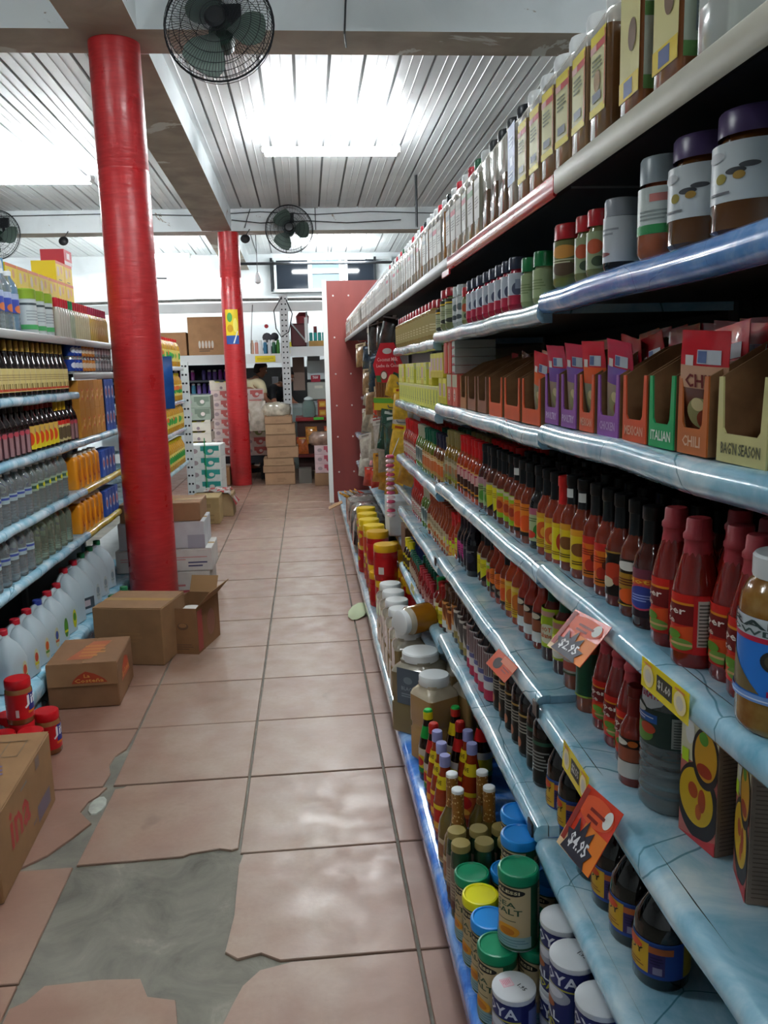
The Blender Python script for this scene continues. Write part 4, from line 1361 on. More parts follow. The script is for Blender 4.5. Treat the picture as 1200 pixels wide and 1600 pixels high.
fill_back(6, DR1, (.6,), 1.76, 2.4, .075, 'red capped dark bottle in the back row of shelf six', 'back row of dark bottles')


# ---- shelf 1: tall square spice shakers on the top shelf
def shaker(content, cap, side, face=None, h=.205, w=.04, fill=.93, empty='#b9b4aa'):
    """square clear plastic shaker; `side` prints on the aisle face"""
    p = P('spice_shaker', 'spice jar')
    z = h * .78
    mats = [M(content, .12, coat=.5)]
    mb = MB()
    mb.rrects([(w - .003, w - .003, .008, 0), (w, w, .009, .004), (w, w, .009, z * fill)], M(content, .12, coat=.5))
    mb.rrects([(w, w, .009, z * fill), (w, w, .009, z), (w * .85, w * .85, .012, z + .012), (w * .6, w * .6, .018, z + .022), (w * .55, w * .55, .02, z + .025)], M(empty, .1, coat=.5))
    p.part('body', mb)
    p.part('cap', MB().lathe([(w * .68, z + .02), (w * .7, z + .024), (w * .7, h - .006), (w * .64, h), (0, h)], M(cap, .3), 16))
    if side:
        mb = MB()
        S = front(-w - .0004, 0, 0)
        bg, items, z0, z1, hw = side
        mb.rect(S, -hw, z0, hw, z1, bg, .0002)
        print_on(mb, 0, z0, z1, items, S=front(-w - .0004, 0, z0), half=hw, h0=.0004)
        p.part('label', mb)
    if face:
        mb = MB()
        bg, items, z0, z1, hw = face
        S = right_side(w + .0004, 0, 0)
        mb.rect(S, -hw, z0, hw, z1, bg, .0002)
        print_on(mb, 0, z0, z1, items, S=right_side(w + .0004, 0, z0), half=hw, h0=.0004)
        p.part('side_label', mb)
    return p


YLAB = ('#d9d39a', [('r', -1, .86, 1, 1, '#e5cf1c'), ('r', -1, .78, 1, .87, '#c02c2a'), ('r', -1, .78, -.2, .87, '#d9a8a0'), ('r', -1, 0, 1, .1, '#e5cf1c'), ('r', .88, .05, 1, .95, '#c4582c'), ('l', -.7, .5, .6, .72, 4, '#6a7048'), ('r', -.6, .16, .5, .27, '#6c7480')], .035, .15, .033)
YLAB2 = ('#d9d39a', YLAB[1] + [('e', 0, .4, .4, .13, '#a07a44')], .035, .15, .033)
NUTR = ('#b9c4b4', [('r', -1, 0, 1, .1, '#5c8a4c'), ('r', -1, .52, 1, .62, '#5c8a4c'), ('e', 0, .82, .6, .14, '#4a5448'), ('r', -.6, .16, .6, .48, '#8c98a0'), ('l', -.55, .18, .55, .46, 9, '#5c6670')], .02, .19, .036)
SH_YEL = shaker('#8a6a48', '#eceeee', YLAB, None)
SH_YEL2 = shaker('#6e4d2c', '#e4e6e6', YLAB2, None)
SH_NUT = shaker('#7c4a28', '#e4e6e6', ('#d9cf8c', [('r', -1, .88, 1, 1, '#e5cf1c'), ('r', -1, .8, 1, .88, '#c88a6a'), ('r', -1, 0, 1, .16, '#e0c21c'), ('r', -.5, .02, .4, .14, '#4a5a8c'), ('e', .3, .45, .4, .12, '#6a4a2c')], .02, .19, .036), NUTR)
SH_BLUE = shaker('#a09888', '#20242a', ('#2c5c9c', [('r', -.3, .3, .4, .45, '#9ab4d4'), ('l', -.6, .62, .6, .84, 3, '#7c9cc4'), ('l', -.6, .12, .6, .24, 2, '#c4d4e8')], .05, .17, .036))
SH_BLACK = shaker('#6c5440', '#22262a', None, fill=.55)
SH_TAN = shaker('#a06a34', '#22262a', None)
SH_W = [shaker(c, k, ('#c8c4bc', [('r', -1, .7, 1, .85, a), ('l', -.7, .3, .7, .6, 4, '#8c8680')], .04, .14, .035)) for c, k, a in
        (('#a49a8c', '#e0e2e2', '#b5aca4'), ('#b5ad9c', '#c02c3c', '#c4606c'), ('#9c9888', '#dcdede', '#a8a49c'), ('#8c7c64', '#1f5a3c', '#7c9c74'), ('#b0a8a0', '#e4e6e6', '#a4a8ac'), ('#a8907c', '#dcdede', '#c4b8a8'))]
SH_CLEAR = shaker('#b5bab4', '#d8dada', ('#b4bcb8', [('l', -.7, .3, .7, .6, 4, '#80888a')], .05, .16, .03), h=.2)
TAIL1 = 'from the near end, top shelf'
spec1 = [(SH_CLEAR, 'spice shaker of pale contents', .94), (SH_NUT, 'brown spice shaker with green nutrition label', 1.06), (SH_NUT, 'brown spice shaker with yellow and green label', 1.175), (SH_YEL2, 'brown spice shaker with picture on yellow label', 1.30)]
spec1 += [(SH_YEL, 'spice shaker with pale yellow label and white cap', 1.39 + .088 * i) for i in range(4)]
spec1 += [(SH_YEL, 'spice shaker with yellow label beside a blue label', 1.745), (SH_BLUE, 'spice shaker with blue label', 1.835), (SH_BLACK, 'half full spice shaker with black cap', 1.925), (SH_BLACK, 'half full spice shaker with black cap', 2.015),
          (SH_BLACK, 'half full spice shaker with black cap', 2.105)]
y, k = 2.20, 0
pat = [2, 3, 1, 2, 1, 4, -1, 0, 1, 4, 5, 4, -1, 1, 5, 4, 1, 0, 5]
while y < 9.33:
    q = pat[k % len(pat)] if k < 30 else rnd.choice((0, 4, 2, 4, 5, 0, 2))
    spec1.append((SH_TAN if q < 0 else SH_W[q], 'orange brown spice shaker with black cap' if q < 0 else
                  ('pale shaker with white cap', 'pale shaker with red cap', 'grey shaker with white cap', 'pale shaker with green cap', 'white labelled pale shaker', 'tan shaker with white cap')[q], y))
    y += .0885
    k += 1
for i, (p, d, y) in enumerate(spec1):
    p.put(f'{d}, {nth(i + 1)} {TAIL1}', (.492, y, dz(1, y) + .001), RF + radians(rnd.uniform(-3, 3)), 'spice shakers along the top shelf')


# ---- shelf 2: round spice jars
def round_jar(name, body, cap, bg, items, h, r, lab, capr=.86, caph=.2, wrap=1.6, foot=None, cat='spice jar', ribs=0):
    p = P(name, cat)
    zc = h * (1 - caph)
    p.part('body', MB().lathe([(0, .003), (r * .9, 0), (r, .006), (r, zc - .02 * h / .1 - .004), (r * .93, zc - .012), (r * .8, zc - .003), (r * .78, zc + .004), (0, zc + .004)], gloss(body), 22))
    p.part('cap', MB().lathe([(r * capr, zc - .001), (r * capr, h - .004), (r * capr * .94, h), (0, h)], M(cap, .28), 22))
    if bg:
        p.part('label', label(r, lab[0], lab[1], bg, items, wrap))
    return p


CLOVE = [('e', .02, .5, .16, .06, '#3a3c40'), ('e', .22, .58, .15, .05, '#4a4c50'), ('e', -.22, .4, .1, .09, '#9a8a2c'), ('e', .08, .42, .09, .07, '#a8843c'), ('e', -.35, .78, .2, .09, '#b8bcc0'), ('l', -.5, .14, .1, .22, 1, '#6a6c74'),
         ('r', .95, .5, 1.25, .92, '#4c545c'), ('r', .6, .6, .9, .9, '#aab0b4'), ('l', .55, .12, 1.2, .4, 5, '#9aa0a6')]
JP = round_jar('spice_jar', '#5a3414', '#4b3a63', '#c9d0d3', CLOVE, .135, .049, (.035, .098), .9, .2)
JC = round_jar('spice_jar', '#a0583c', '#8c979c', '#c2cbc8', [('r', -.6, 0, .9, .2, '#2f8a4c'), ('r', .0, .68, .5, .85, '#c47a74'), ('l', -.3, .3, .6, .55, 3, '#8c9694')], .13, .036, (.03, .09), .95, .26)
JG = round_jar('spice_jar', '#22242a', '#8a8d94', '#c0c4c8', [('e', -.4, .18, .4, .05, '#8a4a4c'), ('l', -.5, .6, .3, .8, 2, '#8c9096')], .105, .028, (.012, .078), .95, .24)
JR = round_jar('spice_jar', '#7a7c4c', '#b01c24', '#8f9a74', [('e', .1, .6, .4, .2, '#b5502c'), ('e', .3, .2, .3, .14, '#3c4a34')], .105, .024, (.012, .07), .95, .24)
JRL = round_jar('spice_jar', '#7c7f42', '#b01c24', '#6a6c3c', [('e', .1, .7, .5, .18, '#c88a3c'), ('e', .1, .25, .45, .2, '#54402a'), ('l', -.4, .4, .6, .54, 2, '#c9c4a0')], .11, .036, (.015, .08), .95, .24)
JGR = round_jar('spice_jar', '#8d9a6c', '#15713c', '#9aa87c', [('l', -.5, .3, .5, .7, 4, '#7a8a5c')], .1, .024, (.01, .065), .95, .28)
JN = round_jar('spice_jar', '#a01c34', '#22283c', '#bcc2cc', [('r', -1.6, 0, 1.6, .3, '#b01c3c'), ('e', .3, .5, .3, .2, '#4a5068'), ('r', .2, .5, .9, .8, '#8c94a8')], .115, .029, (.012, .08), .95, .22)
JW = round_jar('spice_jar', '#b5bdb9', '#c4ccce', '#c4cac9', [('e', .1, .6, .4, .14, '#5a6668'), ('e', -.1, .2, .4, .1, '#3c4448')], .12, .028, (.012, .085), .95, .24)
JWIDE = round_jar('spice_jar', '#7f8457', '#a51c26', '#a8ad84', [('r', -1.6, .76, 1.6, 1, '#2c2c1c'), ('l', -.5, .8, .5, .94, 1, '#d9b52c'), ('e', .2, .1, .5, .1, '#2a2c22'), ('l', -.5, .35, .6, .6, 3, '#7a8060')], .13, .046, (.02, .095), .95, .2)


def tan_shaker():
    p = P('spice_jar', 'spice jar')
    w = .034
    p.part('body', MB().rrects([(w - .003, w - .003, .008, 0), (w, w, .01, .005), (w, w, .01, .1), (w * .7, w * .7, .014, .112)], gloss('#a88a54')))
    p.part('cap', MB().lathe([(w * .85, .11), (w * .85, .135), (w * .78, .138), (0, .138)], M('#b01c28', .3), 16))
    mb = MB()
    S = front(-w - .0004)
    mb.rect(S, -.028, .015, .028, .09, '#b3a06c', .0002)
    mb.lines(S, -.02, .03, .02, .06, 3, '#d9cba0', .0006)
    return p.part('label', mb)


JT = tan_shaker()
T2 = 'from the near end of shelf two'
spec2 = [(JP, 'big spice jar with ribbed purple lid', .955, .52), (JP, 'big spice jar with ribbed purple lid', 1.062, .515), (JC, 'reddish spice jar with clear lid', 1.145, .495),
         (JG, 'white labelled spice jar with grey cap', 1.29, .49), (JR, 'slim herb jar with red cap', 1.375, .488), (JR, 'slim herb jar with red cap', 1.435, .488), (JRL, 'wider green herb jar with red cap', 1.545, .496),
         (JGR, 'pale green herb jar with green cap', 1.695, .486), (JGR, 'pale green herb jar with green cap', 1.79, .486)]
spec2 += [(JN, 'red and white spice jar with navy cap', 1.90 + .07 * i, .49) for i in range(5)]
spec2 += [(JN, 'red and white spice jar with navy cap', 2.26 + .07 * i, .49) for i in range(3)]
spec2 += [(JR, 'slim herb jar with red cap', 2.475, .486), (JW, 'white spice jar with clear cap', 2.55, .488), (JW, 'white spice jar with clear cap', 2.62, .488)]
spec2 += [(JWIDE, 'wide green herb jar with red lid', 2.75 + .1 * i, .505) for i in range(3)]
spec2 += [(JT, 'square tan spice jar with red cap', 3.09 + .094 * i, .496) for i in range(13)]
for i, (p, d, y, x) in enumerate(spec2):
    p.put(f'{d}, {nth(i + 1)} {T2}', (x, y, dz(2, y) + .001), RF + radians(32), 'spice jars on shelf two')
for (p, y, x, d) in ((JR, 1.31, .56, 'red capped herb jar in the shadow behind the grey capped jar'), (JRL, 1.47, .58, 'red capped jar in the dark behind the slim herb jars'),
                     (JRL, 1.3, .63, 'red capped jar deepest in the dark behind the grey capped jar'), (JR, 1.62, .55, 'red capped herb jar behind the wider green herb jar')):
    p.put(d, (x, y, dz(2, y)), RF + radians(20), 'jars behind the front of shelf two')


# ---- shelf 3: seasoning packets in cut open cartons
M_INNER = M('#8a6442', .8, var=.12, scale=40)


def tray_proto(w, col, word, inkc, hb=.155, hs=.095, hf=.032, d=.16, fw=None):
    """display carton: low front with a cut window, sides sloping up to a tall back; front faces -Y"""
    p = P('display_carton', 'carton')
    t = .0022
    k = w / 2
    mb = MB()
    side = [(0, 0), (d, 0), (d, hb), (d * .42, hb * .86), (0.0, hs)]
    for sx in (-1, 1):
        xs = (sx * k, sx * (k - t))
        mb.prism([(y - d / 2, z) for y, z in side], min(xs), max(xs), M_INNER, 'x')
    mb.box((-k + t, d / 2 - t, 0), (k - t, d / 2, hb), M_INNER)
    mb.box((-k + t, -d / 2, 0), (k - t, d / 2 - t, t), M_INNER)
    p.part('tray', mb)
    e = min(.013, w * .18)
    f = [(-k, 0), (k, 0), (k, hs), (k - e * .7, hs), (k - e, hf + .006), (k - e - .006, hf), (-k + e + .006, hf), (-k + e, hf + .006), (-k + e * .7, hs), (-k, hs)]
    mb = MB().prism(f, -d / 2 - t, -d / 2, M(col, .45, var=.05, scale=20), 'y')
    S = front(-d / 2 - t)
    if word:
        n = min(.8 * w, .0095 * len(word) * 1.0)
        mb.txt(S, word, -n / 2, hf * .3, n / 2, hf * .72, inkc, .0006)
    p.part('front_panel', mb, f'{"cream" if col == "#c9c084" else "coloured"} cut front panel' if False else None)
    return p


def packet_mesh(w, h, th, seed=0):
    r = random.Random(seed)
    n, m = 6, 10
    f, b = [], []
    vs, fs = [], []
    for side in (-1, 1):
        for j in range(m + 1):
            for i in range(n + 1):
                u, v = i / n, j / m
                bulge = th * (sin(pi * u) ** .5) * (sin(pi * min(1, max(0, (v - .04) / .84))) ** .5 if .04 < v < .88 else 0)
                crimp = .0012 * sin(i * 2.4 + seed) * (v > .85)
                vs.append(((u - .5) * w + .002 * sin(7 * v + seed), side * (bulge / 2 + .0006) + crimp + .012 * (v - .5) ** 2 * (1 if seed % 2 else -1), v * h))
    o = (n + 1) * (m + 1)
    for j in range(m):
        for i in range(n):
            a = j * (n + 1) + i
            q = (a, a + 1, a + n + 2, a + n + 1)
            fs.append(q)
            fs.append(tuple(o + x for x in reversed(q)))
    return vs, fs


def packet(top, mid, low, word, wc, seed=0, w=.085, h=.15, th=.012):
    p = P('seasoning_packet', 'packet')
    vs, fs = packet_mesh(w, h, th, seed)
    mb = MB()
    bands = [(0, .46, low), (.46, .68, mid), (.68, 2, top)]
    for z0, z1, c in bands:
        sel = [f for f in fs if z0 * h <= sum(vs[i][2] for i in f) / 4 < z1 * h]
        mb.add(vs, sel, M(c, .22, coat=.4))
    p.part('pouch', mb)
    mb = MB()
    def S(u, v, q):
        uu, vv = min(1, max(0, u / w + .5)), v / h
        b = th * (sin(pi * uu) ** .5) * (sin(pi * min(1, max(0, (vv - .04) / .84))) ** .5 if .04 < vv < .88 else 0)
        return (u, -b / 2 - .0012 + .012 * (vv - .5) ** 2 * (1 if seed % 2 else -1) - q, v)
    mb.rect(S, -w * .1, h * .72, w * .38, h * .84, '#b9bcc4', .0006)
    mb.rect(S, -w * .08, h * .73, w * .1, h * .83, '#5a6a94', .0009)
    mb.rect(S, -w * .36, h * .7, -w * .18, h * .79, '#d0c4c0', .0006)
    if word:
        mb.txt(S, word, -w * .36, h * .51, w * .34, h * .63, wc, .001)
    mb.ell(S, -w * .05, h * .28, w * .3, h * .14, '#8f8a5c', .0007)
    mb.ell(S, w * .08, h * .22, w * .22, h * .1, '#8a3a24', .0009)
    mb.ell(S, -w * .1, h * .36, w * .14, h * .06, '#c9b88a', .0009)
    return p.part('front_print', mb)


PKC = packet('#c4222c', '#c99a7c', '#6a3a28', 'CHILI', '#6a1c1c', 1)
PKP = packet('#c43048', '#7a52a0', '#a08c7c', None, None, 2)
PKO = packet('#c82a36', '#dd5a2a', '#8f8f78', None, None, 3)
PKD = packet('#9c1e2a', '#4a1824', '#3a161c', None, None, 4)
W3 = dict(cream=tray_proto(.105, '#c9c084', "BAG'N SEASON", '#5a5a44'), chili=tray_proto(.078, '#b8632c', 'CHILI', '#d8b49a'), italian=tray_proto(.078, '#139a58', 'ITALIAN', '#dfe6da'),
          mexican=tray_proto(.085, '#cf4e28', 'MEXICAN', '#e0a890'), chicken=tray_proto(.09, '#8a4a9c', 'CHICKEN', '#c4a4cc'), mex2=tray_proto(.07, '#cf4e28', 'MEXICAN', '#e0a890'),
          purple=tray_proto(.085, '#8a4a9c', 'POULTRY', '#d4c0dc'), orange=tray_proto(.14, '#cf4c1c', None, None), brown=tray_proto(.11, '#8a5640', None, None), kraft=tray_proto(.09, '#b4764c', None, None))
trays = [('cream', .865, 'pale yellow display carton printed with seasoning bag words, at the right photograph edge', []), ('chili', .982, 'brown display carton lettered for chili seasoning', [(PKC, -.006, -.052, 4), (PKC, .01, -.03, -6), (PKC, .004, -.008, 3), (PKC, -.004, .02, 0), (PKC, .006, .045, 0)]),
         ('italian', 1.072, 'bright green display carton lettered for italian seasoning', [(PKO, .0, .055, 4)]), ('mexican', 1.165, 'orange red display carton lettered for mexican seasoning beside the green one', [(PKO, .006, .06, 0)]),
         ('chicken', 1.272, 'purple display carton with a leaning purple packet', [(PKP, -.004, -.045, 10), (PKD, .012, .0, -8), (PKO, .0, .03, 5), (PKP, .0, .055, 0)]), ('mex2', 1.372, 'narrow orange display carton holding a tall orange packet', [(PKO, .0, -.05, 3), (PKD, .01, -.01, 10), (PKO, .0, .03, -4)]),
         ('purple', 1.47, 'purple display carton with an empty brown window', [(PKP, -.0, -.05, 6)]), ('purple', 1.575, 'purple display carton with a silvery packet standing in it', [(PKP, -.005, -.045, 4), (PKD, .01, .02, 0)]),
         ('orange', 1.725, 'wide orange display carton with a bent orange packet', [(PKO, .03, -.045, 12), (PKO, -.02, .04, -6)]), ('orange', 1.89, 'wide orange display carton, nearly empty, next farther back', [(PKO, .02, .05, 8)]),
         ('orange', 2.06, 'wide orange display carton, third one back', [(PKO, -.03, .05, 8)]), ('brown', 2.22, 'dull brown open display carton beside the orange cartons', [(PKD, .01, .04, 10)]), ('brown', 2.36, 'dull brown open display carton, second of the brown pair', [(PKO, .0, .045, 4)]), ('kraft', 2.49, 'plain tan open display carton beside the stacked tea boxes', [])]
for key, y, lb, pk in trays:
    z = dz(3, y) + .001
    W3[key].put(lb, (.548, y, z), RF, 'seasoning display cartons')
    short = lb.split(' beside')[0].split(' with')[0].split(' holding')[0].split(' printed')[0].split(', ')[0].replace(' display', '').replace(' lettered for', '')
    short += {1.575: ' at the joint', 1.89: ', second back', 2.06: ', third back', 2.36: ', farther one', 1.272: ' lettered chicken'}.get(y, '')
    for i, (pp, dx, dy, tilt) in enumerate(pk):
        # dx runs along the shelf, dy into it
        fr = i == 0 and dy < -.03
        o = pp.put(f'{"front" if i == 0 else nth(i + 1)} packet in the {short}', (.488 if fr else .548 + dy, y - dx * .5, z + (.012 if fr else .006)), group='seasoning packets',
                   rot=(radians(9 if fr else 2), radians(tilt), RF + radians(16 if fr else 0)))
        if fr:
            o.scale = (.95 if pp is PKC else .74, .8, .92)
for i in range(12):
    (PKO, PKC, PKO)[i % 3].put(f'red topped packet standing behind the cartons, {nth(i + 1)} from the near end', (.648 + .008 * (i % 2), .90 + .058 * i, dz(3, 1.1) + .022), group='packets standing behind the cartons', rot=(radians(4), radians(rnd.uniform(-9, 9)), RF + radians(rnd.uniform(0, 14))))


# stacked tea and bouillon boxes at the far end of shelf 3
def carton(name, w, d, h, col, items, cat='box', side=None):
    p = P(name, cat)
    p.part('carton', MB().box((-w / 2, -d / 2, 0), (w / 2, d / 2, h), M(col, .45), bev=.0012))
    mb = MB()
    print_on(mb, 0, 0, h, items, S=front(-d / 2 - .0002), half=w / 2 - .001, h0=.0003)
    p.part('front_print', mb)
    if side:
        mb = MB()
        print_on(mb, 0, 0, h, side, S=right_side(w / 2 + .0002), half=d / 2 - .001, h0=.0003)
        p.part('side_print', mb)
    return p


TEA_Y = carton('tea_box', .07, .13, .085, '#dedc58', [('e', .1, .5, .25, .35, '#7f9a4c'), ('r', -1, .85, 1, .98, '#d9d38c'), ('l', .3, .2, .9, .4, 2, '#8c9440')], side=[('r', -1, .7, 1, .95, '#d8d8b0')])
TEA_P = carton('tea_box', .07, .13, .085, '#e4d84e', [('r', -.7, .3, .7, .8, '#cdaaa8'), ('r', -1, 0, 1, .25, '#d1bd1c')])
TEA_R = carton('tea_box', .085, .13, .1, '#d2584a', [('r', -1, .6, 1, .98, '#b8b89a'), ('e', 0, .35, .4, .2, '#d8c0b4'), ('l', -.3, .28, .3, .42, 2, '#a02c24')])
TEA_O = carton('tea_box', .06, .13, .1, '#d0361a', [('r', -1, .0, -.3, .9, '#c98a6c')])
TEA_S = carton('tea_box', .05, .13, .025, '#b4b8b0', [('r', -1, .0, 1, .25, '#a03c4c')])
bx = [(TEA_R, 2.6, 0), (TEA_R, 2.7, 0), (TEA_O, 2.69, 1.0), (TEA_O, 2.77, 1.0), (TEA_P, 2.80, 0), (TEA_P, 2.885, 0), (TEA_Y, 2.965, 0), (TEA_Y, 3.04, 0)]
k = 0
for (p, y, lv) in bx:
    z = dz(3, y) + .001 + (.1015 if lv else 0)
    k += 1
    p.put(f'{"orange" if p is TEA_O else "red and grey" if p is TEA_R else "yellow"} tea box, {nth(k)} from the tan carton', (.525, y, z), RF, 'stacked tea boxes')
    if not lv and p not in (TEA_R,):
        for q in (1, 2 - (k % 2)):
            pass
for i in range(4):
    TEA_S.put(f'small grey and red box, {nth(i + 1)} up its little pile on the tea boxes', (.525, 2.62, dz(3, 2.62) + .1025 + .026 * i), RF, 'pile of small grey boxes')
for i in range(17):
    y = 3.115 + .074 * (i % 15) if i < 15 else 2.85
    if i < 15:
        TEA_Y.put(f'yellow tea box, {nth(i + 1)} back in the long bottom row', (.525, y, dz(3, y) + .001), RF, 'yellow tea boxes')
        if i % 5 != 1:
            (TEA_Y if i % 3 else TEA_P).put(f'yellow tea box, {nth(i + 1)} back in the upper row', (.525, y, dz(3, y) + .088), RF, 'yellow tea boxes')
for i in range(4):
    TEA_P.put(f'yellow tea box with pink patch in the upper row near the orange box, {nth(i + 1)} back', (.525, 2.86 + .072 * i, dz(3, 2.9) + .0875), RF, 'yellow tea boxes')

# ---- shelf 7, the floor level shelf
SALT = {}


def salt_can(lid):
    p = P('salt_canister', 'canister')
    r, h = .041, .17
    g = M('#1d4a30', .4)
    p.part('body', MB().lathe([(0, .002), (r - .002, 0), (r, .002), (r, .004), (r - .001, .006), (r - .001, h - .012), (0, h - .012)], [M('#b9bcb8', .3, .8), M('#b9bcb8', .3, .8), M('#b9bcb8', .3, .8), g, g, g], 26))
    p.part('lid', MB().lathe([(r + .0015, h - .02), (r + .002, h - .004), (r, h), (r - .004, h + .001), (r - .006, h - .002), (.012, h - .003), (0, h - .003)], M(lid, .32), 26), None)
    it = [('r', -.95, .02, .6, .98, '#b5a27c'), ('r', -1, 0, -.97, 1, '#c9b88c'), ('e', -.2, .9, .6, .065, '#1c1a16'), ('t', 'ALESSI', -.62, .875, .22, .925, '#cfc39a'), ('l', -.6, .78, .1, .83, 1, '#4a4c34'),
          ('t', 'SEA', -.62, .66, .1, .74, '#2f4a34'), ('t', 'SALT', -.66, .54, .3, .635, '#2f4a34'), ('l', -.8, .44, .4, .47, 1, '#54543c'), ('e', -.2, .28, .42, .1, '#c88a24'), ('e', -.2, .27, .26, .06, '#b06a1c'), ('r', -.95, .02, .6, .2, '#7f9ea0'), ('l', -.9, .05, .5, .18, 3, '#5c8088'),
          ('r', .9, .08, 1.5, .9, '#a59a78')]
    mb = label(r - .001, .008, h - .022, g, it, 1.9)
    print_on(mb, r - .001, .008, h - .022, [('l', .96, .12, 1.44, .86, 14, '#54543c')], h0=.0042)
    return p.part('label', mb)


for nme, c in (('green', '#117a54'), ('yellow', '#d8d216'), ('blue', '#1f83cf')):
    SALT[nme] = salt_can(c)
ZB = .1355
cans = [('green', .347, 1.80, 0), ('yellow', .350, 1.714, 0), ('blue', .353, 1.629, 0), ('green', .35, 1.543, 0), ('blue', .435, 1.80, 0), ('yellow', .437, 1.714, 0), ('green', .44, 1.628, 0), ('green', .437, 1.54, 0), ('blue', .525, 1.75, 0)]
for i, (c, x, y, lv) in enumerate(cans):
    SALT[c].put(f'sea salt canister with {c} lid, {"front" if x < .4 else "second"} row, {nth(i + 1 if x < .4 else i - 3)} {"from the olive jars" if x < .4 else "along"}', (x, y, ZB), RF + radians(34 + rnd.uniform(-10, 10)), 'sea salt canisters')
SALT['green'].put('sea salt canister with green lid standing on top of another canister', (.396, 1.548, ZB + .1712), RF + radians(60), 'sea salt canisters')
SALT['blue'].put('sea salt canister with blue lid stacked above, half hidden by the shelf edge', (.43, 1.668, ZB + .1712), RF + radians(40), 'sea salt canisters')
SALT['blue'].put('sea salt canister with blue lid stacked farthest back, half hidden by the shelf edge', (.452, 1.762, ZB + .1712), RF + radians(40), 'sea salt canisters')


def goya_can():
    p = P('salt_canister', 'canister')
    r, h = .043, .155
    w = M('#c3c6c9', .4)
    p.part('body', MB().lathe([(0, .002), (r - .002, 0), (r, .003), (r, .012), (r - .0012, .013), (r - .0012, h - .01), (0, h - .01)], [w, w, w, w, M('#1b2158', .35), w], 26))
    mb = MB().lathe([(r, h - .012), (r + .0008, h - .01), (r + .0006, h - .002), (r - .002, h), (0, h)], w, 26)
    S = top_side(h)
    mb.txt(S, '1.95', .004, .004, .024, .014, '#26282c', .0006)
    p.part('lid', mb, 'white cardboard lid with handwritten price')
    it = [('r', -1, .74, .72, .98, '#20265c'), ('t', 'GOYA', -.92, .77, .62, .95, '#c9ccd2'), ('r', -1, .71, .72, .735, '#a8a042'), ('e', -.1, .6, .5, .13, '#9a9ca6'), ('e', -.1, .64, .3, .07, '#c4c6cc'), ('e', -.35, .43, .28, .07, '#9c5a34'),
          ('t', 'SAL', -.7, .2, .1, .34, '#c9ccd2'), ('t', 'YODADA', -.8, .06, .75, .18, '#b9b232'), ('r', .95, .1, 1.5, .9, '#5c6a9c')]
    return p.part('label', label(r - .0012, .014, h - .013, '#1b2158', it, 1.9))


GC = goya_can()
STAMP = P('salt_canister', 'canister')
STAMP.parts = list(GC.parts)
mb = MB()
S = top_side(.1552, -.012, .002)
S2 = lambda u, v, h: (-.014 + u * .9 + v * .3, -.006 + v * .9 - u * .3, .1552 + h)
mb.rect(S2, -.012, -.012, .012, .012, '#d98a9a', .0003)
mb.rect(S2, -.011, -.011, .011, .011, '#d0b4bc', .0005)
mb.lines(S2, -.008, -.009, .008, .009, 5, '#cf7a8c', .0007)
STAMP.part('price_stamp', mb, 'pink stamped label on the white lid')
gl = [(.36, 1.44, 0, 'blue salt canister with pink stamped white lid, nearest the aisle'), (.451, 1.42, 1, 'blue salt canister with white lid, upper row beside the green canisters'), (.44, 1.32, 1, 'blue salt canister with white lid, upper row nearest the viewer'), (.452, 1.21, 1, 'blue salt canister with white lid cut by the shelf edge and frame')]
for (x, y, lv, lb) in gl:
    if lv:
        GC.put('lower ' + lb.replace(', upper row', '').replace('white lid', 'hidden lid'), (x, y, ZB), RF + radians(25), 'blue salt canisters')
    (GC if lv else STAMP).put(lb, (x, y, ZB + .1555 * lv), RF + radians(30), 'blue salt canisters')


# olive jars / small green jars with gold lids
OJ = round_jar('olive_jar', '#1d3a24', '#8a7a48', '#7a6a5c', [('l', -.5, .3, .6, .7, 5, '#a89a88'), ('r', -1.6, 0, 1.6, .2, '#5a3c38')], .2, .027, (.03, .14), .9, .08, cat='jar')
for i, (x, y) in enumerate(((.335, 1.937), (.335, 1.878), (.392, 1.937), (.394, 1.878), (.45, 1.937), (.452, 1.878))):
    OJ.put(f'slim green jar with gold lid, {nth(i + 1)} of the cluster before the salt canisters', (x, y, ZB), RF + radians(15), 'slim gold lidded jars')
# foil necked bottles, sauce bottles with lilac caps, soy bottles
FOIL = N('gold_foil', .3)
vv = FOIL.node('ShaderNodeTexVoronoi')
vv.inputs['Scale'].default_value = 130
FOIL.link(FOIL.tc.outputs['Object'], vv.inputs['Vector'])
FOIL.col(FOIL.mix(FOIL.rng(vv.outputs['Distance'], .28, .34), '#cdb07a', '#85561c'))


def foil_bottle():
    p = P('foil_necked_bottle', 'bottle')
    p.part('body', MB().lathe([(0, .003), (.036, 0), (.039, .006), (.04, .1), (.036, .135), (.024, .16), (.017, .178), (0, .178)], gloss('#5f4f22'), 20))
    p.part('neck_foil', MB().lathe([(.0245, .155), (.0175, .172), (.0165, .2), (.0165, .268), (.015, .268)], FOIL.m, 18))
    p.part('cap', MB().lathe([(.0166, .262), (.0166, .27), (.0145, .272), (0, .272)], M('#dfe2e2', .3), 18), 'white cap disc')
    return p.part('label', label(.0402, .02, .09, '#b9a884', [('e', 0, .5, .5, .3, '#8a5a3a'), ('l', -.6, .1, .6, .3, 3, '#5a4a3a')], 1.6))


FB_ = foil_bottle()
for i, (x, y) in enumerate(((.352, 2.012), (.352, 2.1), (.436, 2.012), (.436, 2.1))):
    FB_.put(f'brown bottle with gold foil neck and white cap, {("near left", "far left", "near right", "far right")[i]} of four', (x, y, ZB), RF + radians(20), 'gold foil necked bottles')


